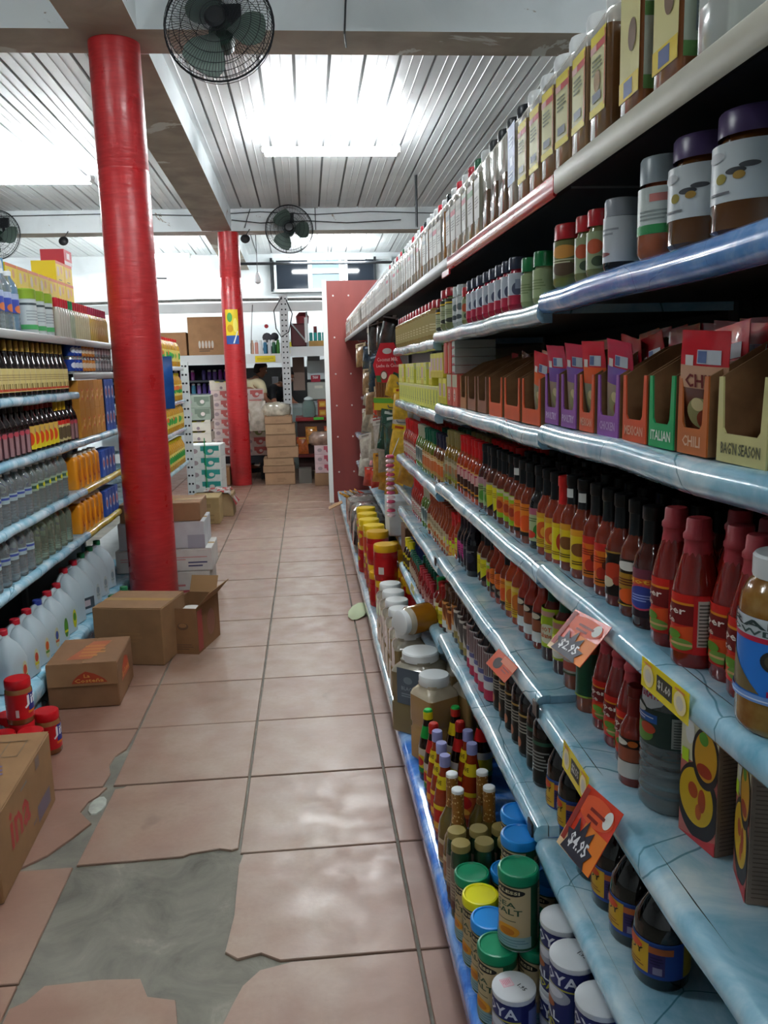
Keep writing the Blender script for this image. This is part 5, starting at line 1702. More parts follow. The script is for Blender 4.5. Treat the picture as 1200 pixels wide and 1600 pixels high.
def lilac_bottle():
    p = P('orange_sauce_bottle', 'bottle')
    p.part('body', MB().lathe([(0, .003), (.032, 0), (.0345, .006), (.0345, .12), (.03, .15), (.022, .18), (.016, .21), (.0145, .235), (0, .235)], gloss('#8a2c10'), 18))
    p.part('cap', MB().lathe([(.0165, .226), (.0165, .255), (.015, .258), (0, .258)], M('#8a8cba', .35), 14), 'lilac screw cap')
    mb = label(.035, .03, .115, '#b8551c', [('e', .1, .6, .5, .25, '#a81c14'), ('r', -1.6, .84, 1.6, 1, '#d8bc1c'), ('e', .1, .25, .4, .12, '#d8a03a')], 1.6)
    S = lambda u, v, h: (lambda q: ((q + h) * sin(u / .025), -(q + h) * cos(u / .025), .165 + v))(.0262 - .006 * v / .03)
    mb.rect(S, -.04, -.003, .04, .034, '#d4bc1c', .001)
    mb.txt(S, 'AVE', -.01, .01, .014, .022, '#3a2a12', .0014)
    return p.part('label', mb)


LB = lilac_bottle()
for i, (x, y) in enumerate(((.355, 2.235), (.358, 2.318), (.358, 2.40), (.447, 2.30), (.452, 2.39))):
    LB.put(f'orange sauce bottle with lilac cap, {("front near", "front middle", "front far", "rear near", "rear far")[i]} of five', (x, y, ZB), RF + radians(22), 'lilac capped sauce bottles')


def soy(cap, neck, band):
    p = P('soy_sauce_bottle', 'bottle')
    p.part('body', MB().lathe([(0, .003), (.03, 0), (.033, .006), (.033, .12), (.027, .15), (.018, .19), (.0145, .215), (0, .215)], gloss('#150b09'), 18))
    p.part('neck_band', MB().lathe([(.0275, .15), (.0235, .168), (.0188, .19), (.0186, .19)], M(band, .3), 18))
    p.part('cap', MB().lathe([(.0165, .212), (.0165, .226), (.0165, .228), (.0165, .238), (.013, .244), (0, .245)], [M(neck, .3), M(neck, .3), M(neck, .3), M(cap, .3), M(cap, .3)], 14))
    return p.part('label', label(.0332, .03, .115, '#c8b41c', [('r', -1.6, .0, 1.6, .2, '#1c7a3c'), ('r', -1.6, .72, 1.6, 1, '#b9b2a6'), ('e', 0, .45, .4, .18, '#b01c1c')], 1.6))


SG, SR = soy('#129a3c', '#d4c41c', '#138a34'), soy('#b0241c', '#a01c18', '#b01c1c')
SGR = soy('#129a3c', '#a8241c', '#d4bc1c')
for p, x, y, lb in ((SG, .358, 2.60, 'dark soy bottle with green and yellow cap at the aisle edge'), (SR, .36, 2.49, 'dark soy bottle with red cap behind the lilac caps'), (SGR, .452, 2.61, 'dark soy bottle with green cap and yellow neck band'), (SR, .446, 2.49, 'dark soy bottle with red cap and red neck band, farther from the aisle'), (SR, .53, 2.55, 'dark soy bottle with red cap under the shelf edge')):
    p.put(lb, (x, y, ZB), RF + radians(15), 'soy sauce bottles')


def big_jar(content, lidc='#d9dcdc', w=.066, h=.31, labelled=False, tone='#b5a284'):
    p = P('big_square_jar', 'jar')
    z = h - .04
    top = M('#8f8670', .08, coat=.5)
    mb = MB().rrects([(w - .006, w - .006, .014, 0), (w, w, .018, .006), (w, w, .018, z * .42), (w - .004, w - .004, .016, z * .44), (w - .004, w - .004, .016, z * .5), (w, w, .018, z * .52), (w, w, .018, z * .88)], gloss(content), 4)
    mb.rrects([(w, w, .018, z * .88), (w * .93, w * .93, .022, z * .94), (w * .74, w * .74, .03, z), (w * .74, w * .74, .03, z + .012)], M(tone, .08, coat=.5), 4)
    p.part('body', mb)
    p.part('lid', MB().lathe([(w * .8, z + .006), (w * .82, z + .008), (w * .82, h - .005), (w * .77, h), (0, h)], M(lidc, .3), 26), 'wide white screw lid')
    if labelled:
        mb = MB()
        S = front(-w - .0006)
        mb.rect(S, -.05, .12, .05, .26, '#4c5660', .0003)
        mb.txt(S, 'BLACK', -.03, .175, .032, .19, '#7c8890', .0007)
        mb.lines(S, -.03, .15, .03, .168, 2, '#7c8890', .0007)
        mb.ell(S, 0, .215, .02, .014, '#6c7880', .0007)
        p.part('label', mb)
    return p


BJ_TAN = big_jar('#9c7a4c', tone='#b8ab94')
BJ_BRN = big_jar('#7c6844', tone='#8c8474')
BJ_BLK = big_jar('#6f6246', labelled=True, w=.085, h=.31, tone='#8c8676')
BJ_TAN.put('big square jar of tan powder with white lid, nearest on the bottom shelf', (.402, 2.745, ZB), RF + radians(28))
BJ_TAN.put('big square jar with white lid behind the tan jar, partly under the shelf', (.545, 2.745, ZB), RF + radians(20))
BJ_BLK.put('large jar with dark grey label and white lid beside the tan jar', (.388, 3.0, ZB), RF + radians(48))
BJ_BRN.put('big jar of brown seasoning standing behind the grey labelled jar', (.545, 2.96, ZB), RF)
for i, y in enumerate((3.27, 3.42, 3.57, 3.72, 3.87, 4.02)):
    BJ_BRN.put(f'big brown jar with white lid in the row, {nth(i + 1)} back from the grey labelled jar', (.375, y, ZB), RF + radians(rnd.uniform(-5, 5)), 'row of big brown jars')


def lying_jar():
    p = P('mustard_jar', 'jar')
    X = Matrix.Translation((0, 0, .06)) @ Matrix.Rotation(pi / 2, 4, 'Y')
    p.part('body', MB().lathe([(0, -.06), (.05, -.06), (.058, -.05), (.058, .05), (.05, .065), (.046, .07), (.046, .08), (0, .08)], [gloss('#8c5a12')] * 3 + [gloss('#a49a84')] * 5, 24, xf=X))
    p.part('lid', MB().lathe([(.05, .072), (.05, .095), (.046, .098), (0, .098)], M('#d9dcdc', .3), 24, xf=X), 'white lid turned to the aisle')
    mb = MB()
    S = lambda u, v, h: (-.055 + v, -(.0585 + h) * sin(u / .058 + .9), .06 + (.0585 + h) * cos(u / .058 + .9))
    mb.rect(S, -.03, 0, .03, .05, '#b9b9b4', .0003)
    for i in range(9):
        mb.rect(S, -.024 + i * .0055, .012, -.022 + i * .0055, .042, '#6c6c6c', .0006)
    return p.part('label', mb)


lying_jar().put('mustard yellow jar lying on its side on the jar lids', (.41, 3.2, ZB + .312), RF + radians(90 - 150))


# ---------------------------------------------------------------- price cards on the right shelf edges
def quad_card(name, lb, P0, P1, P2, P3, bg, prints, back=True):
    """thin card through four corners: top far, top near, bottom near, bottom far; u runs far to near"""
    a, b, c, d = (Vector(p) for p in (P0, P1, P2, P3))
    base = d
    ux, uy = (c - d), (a - d)
    W, Hh = ux.length, uy.length
    n = ux.cross(uy).normalized()
    mb = MB()
    S = lambda u, v, h: tuple(base + ux * ((u + 1) / 2) + uy * v + n * h)
    vs = [S(-1, 0, -.0008), S(1, 0, -.0008), S(1, 1, -.0008), S(-1, 1, -.0008), S(-1, 0, 0), S(1, 0, 0), S(1, 1, 0), S(-1, 1, 0)]
    mb.add(vs, [(3, 2, 1, 0), (4, 5, 6, 7), (0, 1, 5, 4), (1, 2, 6, 5), (2, 3, 7, 6), (3, 0, 4, 7)], M(bg, .25, coat=.5))
    print_on(mb, 0, 0, 1, prints, S=S, half=1, h0=.0004)
    return tag(ob(name, mb.mesh(name, smooth=False)), lb, 'price card')


STAR = [(-.75, .02), (-.62, .2), (-.8, .32), (-.5, .34), (-.5, .56), (-.22, .38), (.0, .62), (.1, .38), (.42, .52), (.4, .28), (.75, .26), (.55, .1), (.7, .0)]


def orange_prints(price):
    return [('r', -1, .0, .0, .3, '#d8b890'), ('r', -.2, .0, 1, .55, '#dd7a2c'), ('e', .0, .75, .9, .2, '#d4532a'), ('r', -.95, .12, -.72, .96, '#8a2a20'), ('e', .62, .78, .2, .13, '#dfe0da'), ('l', -.3, .62, .5, .84, 2, '#7a1f18'),
            ('p', STAR, '#2c2c38'), ('t', price, -.5, .1, .5, .34, '#e8e8ea')]


quad_card('price_card', 'orange price card marked $2.95 hanging from the shelf four edge', (.437, 1.325, 1.091), (.437, 1.175, 1.1), (.395, 1.175, 1.045), (.388, 1.325, 1.03), '#cf3f26', orange_prints('$2.95'))
quad_card('price_card', 'orange price card marked $4.95 hanging from the shelf five edge', (.437, 1.247, .815), (.437, 1.114, .813), (.392, 1.114, .735), (.384, 1.247, .715), '#d23c22', orange_prints('$4.95'))
quad_card('price_card', 'small orange card with dark picture on the shelf five edge', (.437, 1.9, .825), (.437, 1.75, .827), (.415, 1.75, .797), (.405, 1.9, .79), '#d2583a', [('e', -.3, .45, .35, .3, '#2a2020'), ('l', .2, .3, .8, .6, 2, '#8a2a20'), ('r', -.2, .6, 1, .95, '#d97a5c')])


def strip_prints(price):
    return [('r', -.3, .25, .36, .8, '#33352c'), ('t', price, -.24, .36, .3, .68, '#c9c9c0'), ('e', -.66, .5, .24, .36, '#e8d8a0'), ('e', -.66, .5, .14, .22, '#d0c8b8'), ('e', .7, .5, .24, .36, '#e8d8a0'), ('e', .7, .5, .14, .22, '#d0c8b8'),
            ('r', -.84, .86, -.5, .92, '#cf7a3c'), ('r', .5, .86, .9, .92, '#cf7a3c')]


quad_card('price_strip', 'yellow price strip marked $1.60 stuck on the shelf four edge', (.4425, 1.056, 1.103), (.4425, .913, 1.106), (.442, .913, 1.064), (.442, 1.056, 1.062), '#e3cf14', strip_prints('$1.60'))
quad_card('price_strip', 'yellow price strip marked $2.55 stuck on the shelf five edge', (.4425, 1.40, .822), (.4425, 1.262, .812), (.440, 1.262, .765), (.440, 1.40, .770), '#e3cf14', strip_prints('$2.55'))
quad_card('price_tag', 'tiny yellow diamond tag far along the shelf six edge', (.4425, 3.716, .53), (.4425, 3.60, .53), (.4425, 3.62, .485), (.4425, 3.74, .485), '#d9cf3a', [('e', 0, .5, .25, .3, '#26241c')])
for (y, z, lb) in ((1.62, .515, 'black clip at the shelf six joint'), (1.585, .80, 'black clip at the shelf five joint'), (2.935, .80, 'dark clip at the far joint of shelf five'), (4.27, .475, 'dark clip at the far end of shelf six')):
    tag(ob('shelf_clip', MB().box((.4385, y - .018, z - .012), (.4435, y + .018, z + .02), M('#15171a', .3), bev=.002).mesh('shelf_clip')), lb, 'clip')

# ================================================================ far right section: big jars, hanging packets
def adobo(lid, body, label_c):
    p = P('seasoning_tub', 'tub')
    r, h = .068, .2
    p.part('body', MB().lathe([(0, .003), (r * .95, 0), (r, .006), (r, h - .04), (r * .93, h - .035), (r * .93, h - .03), (0, h - .03)], M(body, .25, coat=.5), 22))
    p.part('lid', MB().lathe([(r * .98, h - .04), (r, h - .036), (r, h - .006), (r * .95, h), (0, h)], M(lid, .3), 22))
    return p.part('label', label(r + .0003, .03, .13, label_c, [('e', -.3, .65, .3, .16, '#c9b41c'), ('r', .5, .1, .8, .5, '#c9c4bc'), ('e', -.5, .3, .2, .14, '#2a7a2c')], 1.4))


TR, TY = adobo('#d9a81c', '#a8161a', '#a8161a'), adobo('#e0c01f', '#d9b41c', '#b8401c')
for i, (p, x, y, lv, d) in enumerate((
        (TR, .40, 4.36, 0, 'red seasoning tub with yellow lid nearest the brown jars'), (TR, .55, 4.36, 0, 'red tub with yellow lid deeper under the shelf, nearest'), (TR, .40, 4.53, 0, 'red tub carrying another tub, nearest stack'), (TR, .40, 4.53, 1, 'red tub on top of the nearest tub stack'),
        (TR, .55, 4.53, 0, 'red tub deeper under the shelf, second'), (TR, .39, 4.72, 0, 'red tub at the bottom of the second stack'), (TR, .56, 4.72, 0, 'red tub deeper under the shelf, third'), (TR, .39, 4.92, 0, 'red tub at the bottom of the third stack'),
        (TR, .39, 4.92, 1, 'red tub on top of the third stack'), (TR, .56, 4.92, 0, 'red tub deeper under the shelf, fourth'), (TR, .385, 5.12, 0, 'red tub under a yellow tub, fourth stack'), (TY, .385, 5.12, 1, 'big yellow tub on the fourth tub stack'),
        (TR, .385, 5.34, 0, 'red tub at the bottom of the fifth stack'), (TY, .385, 5.34, 1, 'yellow tub on the fifth tub stack'), (TR, .56, 5.2, 0, 'red tub deeper under the shelf, fifth'), (TR, .385, 5.56, 0, 'red tub at the bottom of the sixth stack'),
        (TY, .385, 5.56, 1, 'yellow tub on the sixth tub stack'), (TY, .38, 5.8, 0, 'yellow tub at the bottom of the seventh stack'), (TY, .38, 5.8, 1, 'yellow tub on top of the seventh stack, farthest'), (TR, .56, 5.5, 0, 'red tub deeper under the shelf, farthest'))):
    p.put(d, (x + rnd.uniform(-.02, .012), y, .1362 + .2005 * lv), RF + radians(rnd.uniform(0, 60)), 'red and yellow seasoning tubs')


def bag(top, body, print_c, w=.1, h=.16, seed=1, th=.03, hook=True):
    p = P('hanging_packet', 'packet')
    vs, fs = packet_mesh(w, h, th, seed)
    p.part('pouch', MB().add(vs, fs, M(body, .18, coat=.6, var=.25, scale=40)))
    p.part('header_card', MB().box((-w / 2, -.004, h * .84), (w / 2, .004, h), M(top, .4)).rect(front(-.0045), -w * .3, h * .88, w * .3, h * .95, M(print_c, .4), .0003))
    if hook:
        p.part('hook', MB().tube([(0, .1, h + .01), (0, -.02, h + .01), (0, -.03, h + .02)], .003, M('#8c9094', .3, .8), 5))
    return p


B_ = dict(tan=bag('#c9b08a', '#8a6a48', '#6a4a2c', seed=1), navy=bag('#2c3c50', '#1f3040', '#9ab0c0', .09, .14, 2, .02), bw=bag('#d8d8d8', '#3a3634', '#1c1c1c', .08, .17, 3, .02), clear=bag('#cfcac0', '#8c8270', '#8c2c2c', .11, .17, 4), green=bag('#1f4a3c', '#1c4436', '#c4d0c8', .13, .2, 5),
          gold=bag('#c98f2c', '#a87a2c', '#6a3c1c', .1, .16, 6), white=bag('#c9c4bc', '#a8a298', '#8c8880', .13, .16, 7), pink=bag('#c43a5c', '#b06a70', '#e0d0d0', .1, .15, 8), yellow=bag('#d9b41c', '#c9a02c', '#a83c1c', .09, .14, 9), red=bag('#b8241f', '#a8301f', '#e0d8d0', .11, .12, 10))
spots = [('tan', 7.3, 1.52, 'tan'), ('tan', 6.9, 1.36, 'tan'), ('tan', 7.1, 1.15, 'tan'), ('navy', 6.5, 1.5, 'dark blue'), ('navy', 6.25, 1.44, 'dark blue'), ('navy', 6.0, 1.48, 'dark blue'), ('navy', 5.8, 1.42, 'dark blue'), ('navy', 5.62, 1.5, 'dark blue'),
         ('bw', 6.1, 1.63, 'black and white'), ('bw', 5.85, 1.62, 'black and white'), ('bw', 5.6, 1.62, 'black and white'), ('bw', 5.35, 1.62, 'black and white'), ('bw', 5.1, 1.62, 'black and white'), ('clear', 7.2, .95, 'clear wrapped'), ('clear', 6.95, 1.0, 'clear wrapped'), ('clear', 6.7, 1.02, 'clear wrapped'),
         ('clear', 6.45, 1.02, 'clear wrapped'), ('clear', 6.2, 1.0, 'clear wrapped'), ('white', 6.8, .78, 'crumpled white'), ('white', 6.4, .8, 'crumpled white'), ('tan', 6.1, .78, 'tan'), ('white', 7.3, .56, 'crumpled white'), ('pink', 7.6, .55, 'pink edged'), ('gold', 6.0, .62, 'golden'), ('gold', 5.75, .72, 'golden'),
         ('clear', 5.5, .82, 'clear wrapped'), ('gold', 5.25, .82, 'golden'), ('green', 5.15, 1.0, 'dark green'), ('green', 4.95, .98, 'dark green'), ('yellow', 4.95, 1.32, 'bright yellow'), ('yellow', 4.72, 1.34, 'bright yellow'), ('yellow', 4.6, 1.22, 'bright yellow'), ('yellow', 4.85, 1.18, 'bright yellow'),
         ('red', 6.7, .56, 'red'), ('yellow', 4.9, .82, 'bright yellow'), ('gold', 4.7, .84, 'golden'), ('tan', 6.6, 1.3, 'tan'), ('bw', 6.35, 1.6, 'black and white'), ('navy', 6.15, 1.36, 'dark blue'), ('navy', 5.9, 1.34, 'dark blue'),
         ('clear', 6.9, 1.2, 'clear wrapped'), ('clear', 6.5, 1.2, 'clear wrapped'), ('tan', 6.3, 1.16, 'tan'), ('red', 5.9, 1.12, 'red'), ('clear', 5.95, .98, 'clear wrapped'), ('clear', 5.7, .96, 'clear wrapped'), ('white', 6.0, .86, 'crumpled white'), ('gold', 5.5, .66, 'golden'),
         ('white', 5.35, .98, 'crumpled white'), ('red', 6.2, .62, 'red'), ('pink', 7.0, .62, 'pink edged'), ('yellow', 4.55, 1.02, 'bright yellow'), ('tan', 5.6, 1.2, 'tan'), ('white', 4.75, 1.08, 'crumpled white')]
cnt = {}
for i, (k, y, z, d) in enumerate(spots):
    cnt[d] = cnt.get(d, 0) + 1
    o = B_[k].put(f'{d} packet hung on the far right section, {nth(cnt[d])} of its colour', (.475 + .03 * ((i * 7) % 3), y, z - .0), group='hanging packets on the far right section', rot=(radians(-8), radians(rnd.uniform(-14, 14)), RF + radians(40)))
    o.scale = (1.25,) * 3

tag(ob('paper_strip', MB().box((.443, 5.9, 1.60), (.4445, 5.96, 1.835), M('#dcdcd8', .5), xf=None).mesh('paper_strip', smooth=False)), 'thin white paper strip hanging from the far top shelf edge', 'strip')
tag(ob('shelf_clip', MB().box((.437, 2.55, 1.772), (.4425, 2.68, 1.79), M('#b01c24', .3), bev=.001).mesh('shelf_clip')), 'small red clip below the red strip of the top shelf', 'clip')
# coconut milk sign, stick display, pink candy strip, cartons
sg = thing('shelf_sign', 'red six sided coconut milk sign at the far shelf end', 'sign', (.46, 4.75, 1.42), RF + radians(38))
hexa = [(-.09, 0), (.09, 0), (.12, .1), (.055, .22), (-.055, .22), (-.12, .1)]
mb = MB().prism(hexa, -.002, .002, M('#b3202c', .35), 'y')
ob('board', mb.mesh('board', smooth=False), sg)
mb = MB()
S = front(-.0022)
mb.ell(S, 0, .175, .038, .016, '#b9bcb8', .0003)
mb.txt(S, 'Coconut Milk', -.085, .118, .085, .14, '#d9b0ac', .0005)
mb.txt(S, 'Leche de Coco', -.09, .085, .09, .105, '#d9b0ac', .0005)
mb.ell(S, -.03, .04, .03, .028, '#6a4a34', .0004)
mb.ell(S, -.03, .04, .022, .02, '#d8d4c4', .0006)
mb.poly(S, [(-.088, .002), (-.05, .002), (-.06, .04), (-.1, .04)], '#2c5a34', .0004)
mb.poly(S, [(.02, .002), (.088, .002), (.1, .045), (.05, .06)], '#1f4a38', .0004)
ob('print', mb.mesh('print'), sg)
st = thing('stick_display', 'red display box of cinnamon sticks with green and yellow wrap', 'box', (.50, 5.25, 1.2005), RF + radians(35))
ob('carton', MB().box((-.1, .0, 0), (.1, .08, .27), M('#b02a30', .45)).mesh('carton', smooth=False), st)
for i in range(7):
    ob('stick', MB().tube([(-.075 + .025 * i, -.012, .003), (-.08 + .026 * i, -.016, .24)], .011, M('#8a5a34', .6), 6).mesh('stick'), st)
ob('wrap', MB().box((-.095, -.03, .04), (.095, -.002, .12), M('#d0b82c', .3)).box((-.096, -.031, .085), (.096, -.0021, .115), M('#5fae3a', .3)).mesh('wrap', smooth=False), st)
cs = thing('candy_strip', 'hanging strip of pink and white candies at the shelf end', 'candy', (.42, 4.34, .72))
for i in range(14):
    ob('candy', MB().lathe([(0, 0), (.022, .006), (.024, .013), (.018, .02), (0, .022)], M('#c94a6a' if i % 2 else '#e0c4c8', .3), 8).mesh('candy'), cs, (0, rnd.uniform(-.006, .006), .024 * i))
ob('string', MB().tube([(0, 0, .3), (0.05, 0, .42)], .002, M('#dddddd', .5), 4).mesh('string'), cs)


def plain_box(name, lb, x0, x1, y0, y1, z0, z1, col, prints=None, rprints=None, tape=True, rotz=0, group=None, cat='box', tprints=None, tapec='#a98a5c', poff=0.0):
    """closed carton: body, top flaps with a seam, tape; prints on the near (-Y) and aisle (+X) faces"""
    w, d, h = x1 - x0, y1 - y0, z1 - z0
    t = thing(name, lb, cat, ((x0 + x1) / 2, (y0 + y1) / 2, z0), rotz, group)
    cm = M(col, .75, var=.08, scale=9, bump=.05)
    ob('carton', MB().box((-w / 2, -d / 2, 0), (w / 2, d / 2, h - .003), cm, bev=min(.004, h * .05)).mesh('carton'), t)
    e = .0015
    for s in (-1, 1):
        if w >= d:
            ob('flap', MB().box((-w / 2 + e, min(s * e, s * (d / 2 - e)), h - .003), (w / 2 - e, max(s * e, s * (d / 2 - e)), h), cm).mesh('flap', smooth=False), t)
        else:
            ob('flap', MB().box((min(s * e, s * (w / 2 - e)), -d / 2 + e, h - .003), (max(s * e, s * (w / 2 - e)), d / 2 - e, h), cm).mesh('flap', smooth=False), t)
    if tape:
        tw = .024
        if w >= d:
            ob('tape', MB().box((-w / 2 - .0006, -tw, h), (w / 2 + .0006, tw, h + .0006), M(tapec, .25)).mesh('tape', smooth=False), t)
        else:
            ob('tape', MB().box((-tw, -d / 2 - .0006, h), (tw, d / 2 + .0006, h + .0006), M(tapec, .25)).mesh('tape', smooth=False), t)
    if prints or rprints or tprints:
        mb = MB()
        if prints:
            print_on(mb, 0, 0, h, prints, S=front(-d / 2 - .0004 - poff), half=w / 2, h0=.0003)
        if rprints:
            print_on(mb, 0, 0, h, rprints, S=right_side(w / 2 + .0004), half=d / 2, h0=.0003)
        if tprints:
            print_on(mb, 0, 0, d, tprints, S=top_side(h + .0008, 0, -d / 2), half=w / 2, h0=.0003)
        ob('print', mb.mesh('print', smooth=False), t)
    return t


KR = '#8a6846'
plain_box('white_carton', 'plain white carton under the hanging packets, far right section', .47, .72, 5.0, 5.28, .481, .70, '#c4c8ca', tape=False)
plain_box('brown_carton', 'brown open carton at the far end of shelf six', .50, .75, 4.42, 4.62, .4812, .64, '#6a4a34', [('r', -.6, .2, -.1, .8, '#2c3c84')], tape=False)
plain_box('blue_carton', 'dark blue carton standing beside the brown one, far right section', .52, .7, 4.29, 4.40, .4812, .60, '#232c5c', [('r', -.6, .6, .6, .9, '#3a4a94')], tape=False)
for k, (y, z, c, d) in enumerate(((6.25, .1365, '#5c5a58', 'grey wrapped pack on the far bottom shelf, nearest the tubs'), (6.7, .1365, '#64605c', 'grey wrapped pack on the far bottom shelf, second'), (7.15, .1365, '#6a6460', 'grey wrapped pack on the far bottom shelf, third'))):
    t = thing('wrapped_pack', d, 'pack', (.46, y, z))
    mb = MB()
    rr = random.Random(k)
    rings = []
    for zz, q in ((0, .95), (.04, 1), (.18, 1), (.25, .9), (.285, .55)):
        rings.append([((.15 * q + rr.uniform(-.008, .008)) * (1 if cos(a) > 0 else -1) * abs(cos(a)) ** .45, (.2 * q + rr.uniform(-.008, .008)) * (1 if sin(a) > 0 else -1) * abs(sin(a)) ** .45, zz) for a in [2 * pi * i / 20 for i in range(20)]])
    mb.loft(rings, M(c, .2, coat=.5, var=.35, scale=14))
    ob('bundle', mb.mesh('bundle'), t)
    ob('print', MB().rect(flat((-.158, -.1, .06), (0, -1, 0), (0, 0, 1), (-1, 0, 0)), -.06, 0, .06, .1, '#a04a4c', .001).mesh('print'), t)
t = plain_box('open_carton', 'tan carton with a raised flap on the far bottom shelf', .33, .62, 7.5, 7.9, .1365, .30, '#8a6446', tape=False)
ob('flap', MB().box((-.16, -.08, .165), (-.02, .08, .17), M(KR, .75), xf=Matrix.Translation((-.1, 0, .0)) @ Matrix.Rotation(radians(-24), 4, 'Y')).mesh('flap', smooth=False), t)
for k in range(4):
    bag('#c98f2c', ('#a87a2c', '#a8a298', '#8a6a48', '#a8301f')[k], '#6a3c1c', seed=40 + k, hook=False).put(f'loose packet heaped in the far tan carton, {nth(k + 1)} from the aisle', (.40 + .05 * k, 7.62 + .05 * k, .302), group='packets heaped on the tan carton', rot=(radians(60), 0, RF))
tag(ob('paper_scrap', MB().loft([[(.26 + .06 * cos(a) * q + .03 * sin(a), 4.98 + .12 * sin(a) * q, .004 + .02 * (1 + sin(a)) + z) for a in [i * pi / 5 for i in range(10)]] for q, z in ((1, 0), (.98, .002))], M('#a8b48c', .5)).mesh('paper_scrap')),
    'pale green paper scrap lying on the tiles against the right shelf base', 'paper')

# ================================================================ products on the left shelves
LXF = -1.30


def lput(p, lb, y, lv, r=.035, back=0.0, dzz=0.0, rz=None, group=None):
    z = LZ[lv] if lv in LZ else lv
    p.put(lb, (LXF - r - back, y, z + .001 + dzz), (LF - radians(25)) if rz is None else rz, group)


def pet(h, r, tone, cap, bg, items, lab, ridges=4, name='water_bottle', tr=.8):
    p = P(name, 'bottle')
    w = M(tone, .05, trans=tr, ior=1.33)
    prof = [(0, .006), (r * .7, 0), (r * .93, .003), (r, .012)]
    for i in range(ridges):
        z = .02 + i * (h * .3) / ridges
        prof += [(r, z), (r * .95, z + h * .3 / ridges * .4), (r, z + h * .3 / ridges * .8)]
    prof += [(r, h * .68), (r * .97, h * .73), (r * .75, h * .81), (r * .42, h * .885), (r * .36, h * .91), (r * .36, h * .95), (0, h * .95)]
    p.part('body', MB().lathe(prof, w, 14))
    p.part('cap', MB().lathe([(r * .42, h * .92), (r * .42, h * .99), (r * .36, h), (0, h)], M(cap, .35), 10))
    if bg:
        p.part('label', label(r + .0003, lab[0] * h, lab[1] * h, bg, items, 1.7))
    return p


PB1 = pet(.27, .04, '#d3dde0', '#dfe3e4', '#3c4c9c', [('r', -1.6, .7, 1.6, 1, '#a4b0cc'), ('e', .2, .2, .4, .2, '#c06a3c')], (.3, .62))
for i in range(4):
    lput(PB1, f'clear water bottle with blue label on the left top shelf, {nth(i + 1)} from the left edge', 3.78 + .1 * i, 1, .042, group='water bottles on the left top shelf')
for i in range(4):
    lput(PB1, f'clear water bottle behind the front ones on the left top shelf, {nth(i + 1)} along', 3.8 + .1 * i, 1, .042, .1, group='water bottles on the left top shelf')
CANI = P('powder_canister', 'canister')
CANI.part('body', MB().lathe([(0, 0), (.05, 0), (.051, .004), (.051, .19), (0, .19)], M('#b4bcbc', .3), 18))
CANI.part('lid', MB().lathe([(.052, .165), (.052, .21), (.048, .214), (0, .214)], M('#7f9a2c', .35), 18))
CANI.part('label', label(.0513, .02, .16, '#c0c8c9', [('r', -1.6, .82, 1.6, .9, '#3a4448'), ('r', -1.6, 0, 1.6, .16, '#4a9a5c'), ('l', -.5, .3, .5, .7, 4, '#98a0a4')], 1.7))
for i in range(3):
    lput(CANI, f'white canister with olive green lid on the left top shelf, {nth(i + 1)} along', 4.33 + .135 * i, 1, .053, group='green lidded canisters')
SL = []
for body, cap in (('#b5b0a4', '#b82430'), ('#9aa48c', '#1c7a48'), ('#c0b894', '#b82430'), ('#b8a04c', '#a82c54')):
    p = P('slim_bottle', 'bottle')
    p.part('body', MB().lathe([(0, 0), (.021, 0), (.022, .004), (.022, .13), (.012, .165), (0, .165)], M(body, .15, coat=.5), 10))
    p.part('cap', MB().lathe([(.0135, .16), (.0135, .205), (.011, .208), (0, .208)], M(cap, .35), 10))
    SL.append(p)
for i in range(24):
    k = 0 if i < 5 else 1 if i < 7 else 2 if i < 14 else 3
    lput(SL[k], f'{("pale slim bottle with red cap", "pale slim bottle with green cap", "cream slim bottle with red cap", "yellow slim bottle with plum cap")[k]}, {nth(i + 1)} along the left top shelf', 4.74 + .047 * i, 1, .024, group='slim bottles on the left top shelf')
YP = carton('yellow_carton', .17, .14, .115, '#dcbf22', [('r', -1, .86, 1, 1, '#c96a2c'), ('e', -.5, .5, .25, .25, '#c9b89a'), ('e', .3, .6, .22, .2, '#d09a5c'), ('l', -.5, .06, .5, .16, 1, '#4a4a1c')], 'carton', side=[('r', -1, .85, 1, 1, '#c9842c')])
for lv, n in ((0, 6), (1, 6)):
    for i in range(n):
        lput(YP, f'yellow food carton, {nth(i + 1)} along, {"lower" if not lv else "upper"} layer on the left top shelf', 4.40 + .175 * i, LZ[1] + .1155 * lv, .075, .13, rz=LF, group='yellow cartons on the left top shelf')
for i in range(9):
    lput(YP, f'yellow food carton, {nth(i + 1)} along, {"third layer" if i < 7 else "highest layer"} on the left top shelf', 4.43 + .175 * i if i < 7 else 5.3 + .175 * (i - 7), LZ[1] + (.2315 if i < 7 else .347), .075, .13, rz=LF, group='yellow cartons on the left top shelf')
RWP = carton('red_white_carton', .17, .14, .09, '#b8303a', [('r', -1, 0, 1, .25, '#d8d0d0'), ('r', -.4, .4, .4, .8, '#d8d0d0')], 'carton')
lput(RWP, 'red and white carton on the very top beside the red column', 5.50, LZ[1] + .4635, .075, .13, rz=LF)
BP = carton('blue_pack', .2, .14, .09, '#2f86b4', [('e', .6, .5, .25, .4, '#c4ccd4'), ('r', -1, .0, -.2, 1, '#5a8cc0')], 'pack')
for k, lv in enumerate((0, 1, 2, 3)):
    lput(BP, f'bright blue pack behind the water bottles, {nth(k + 1)} up its stack', 4.24, LZ[1] + .0905 * lv, .08, .13, rz=LF)

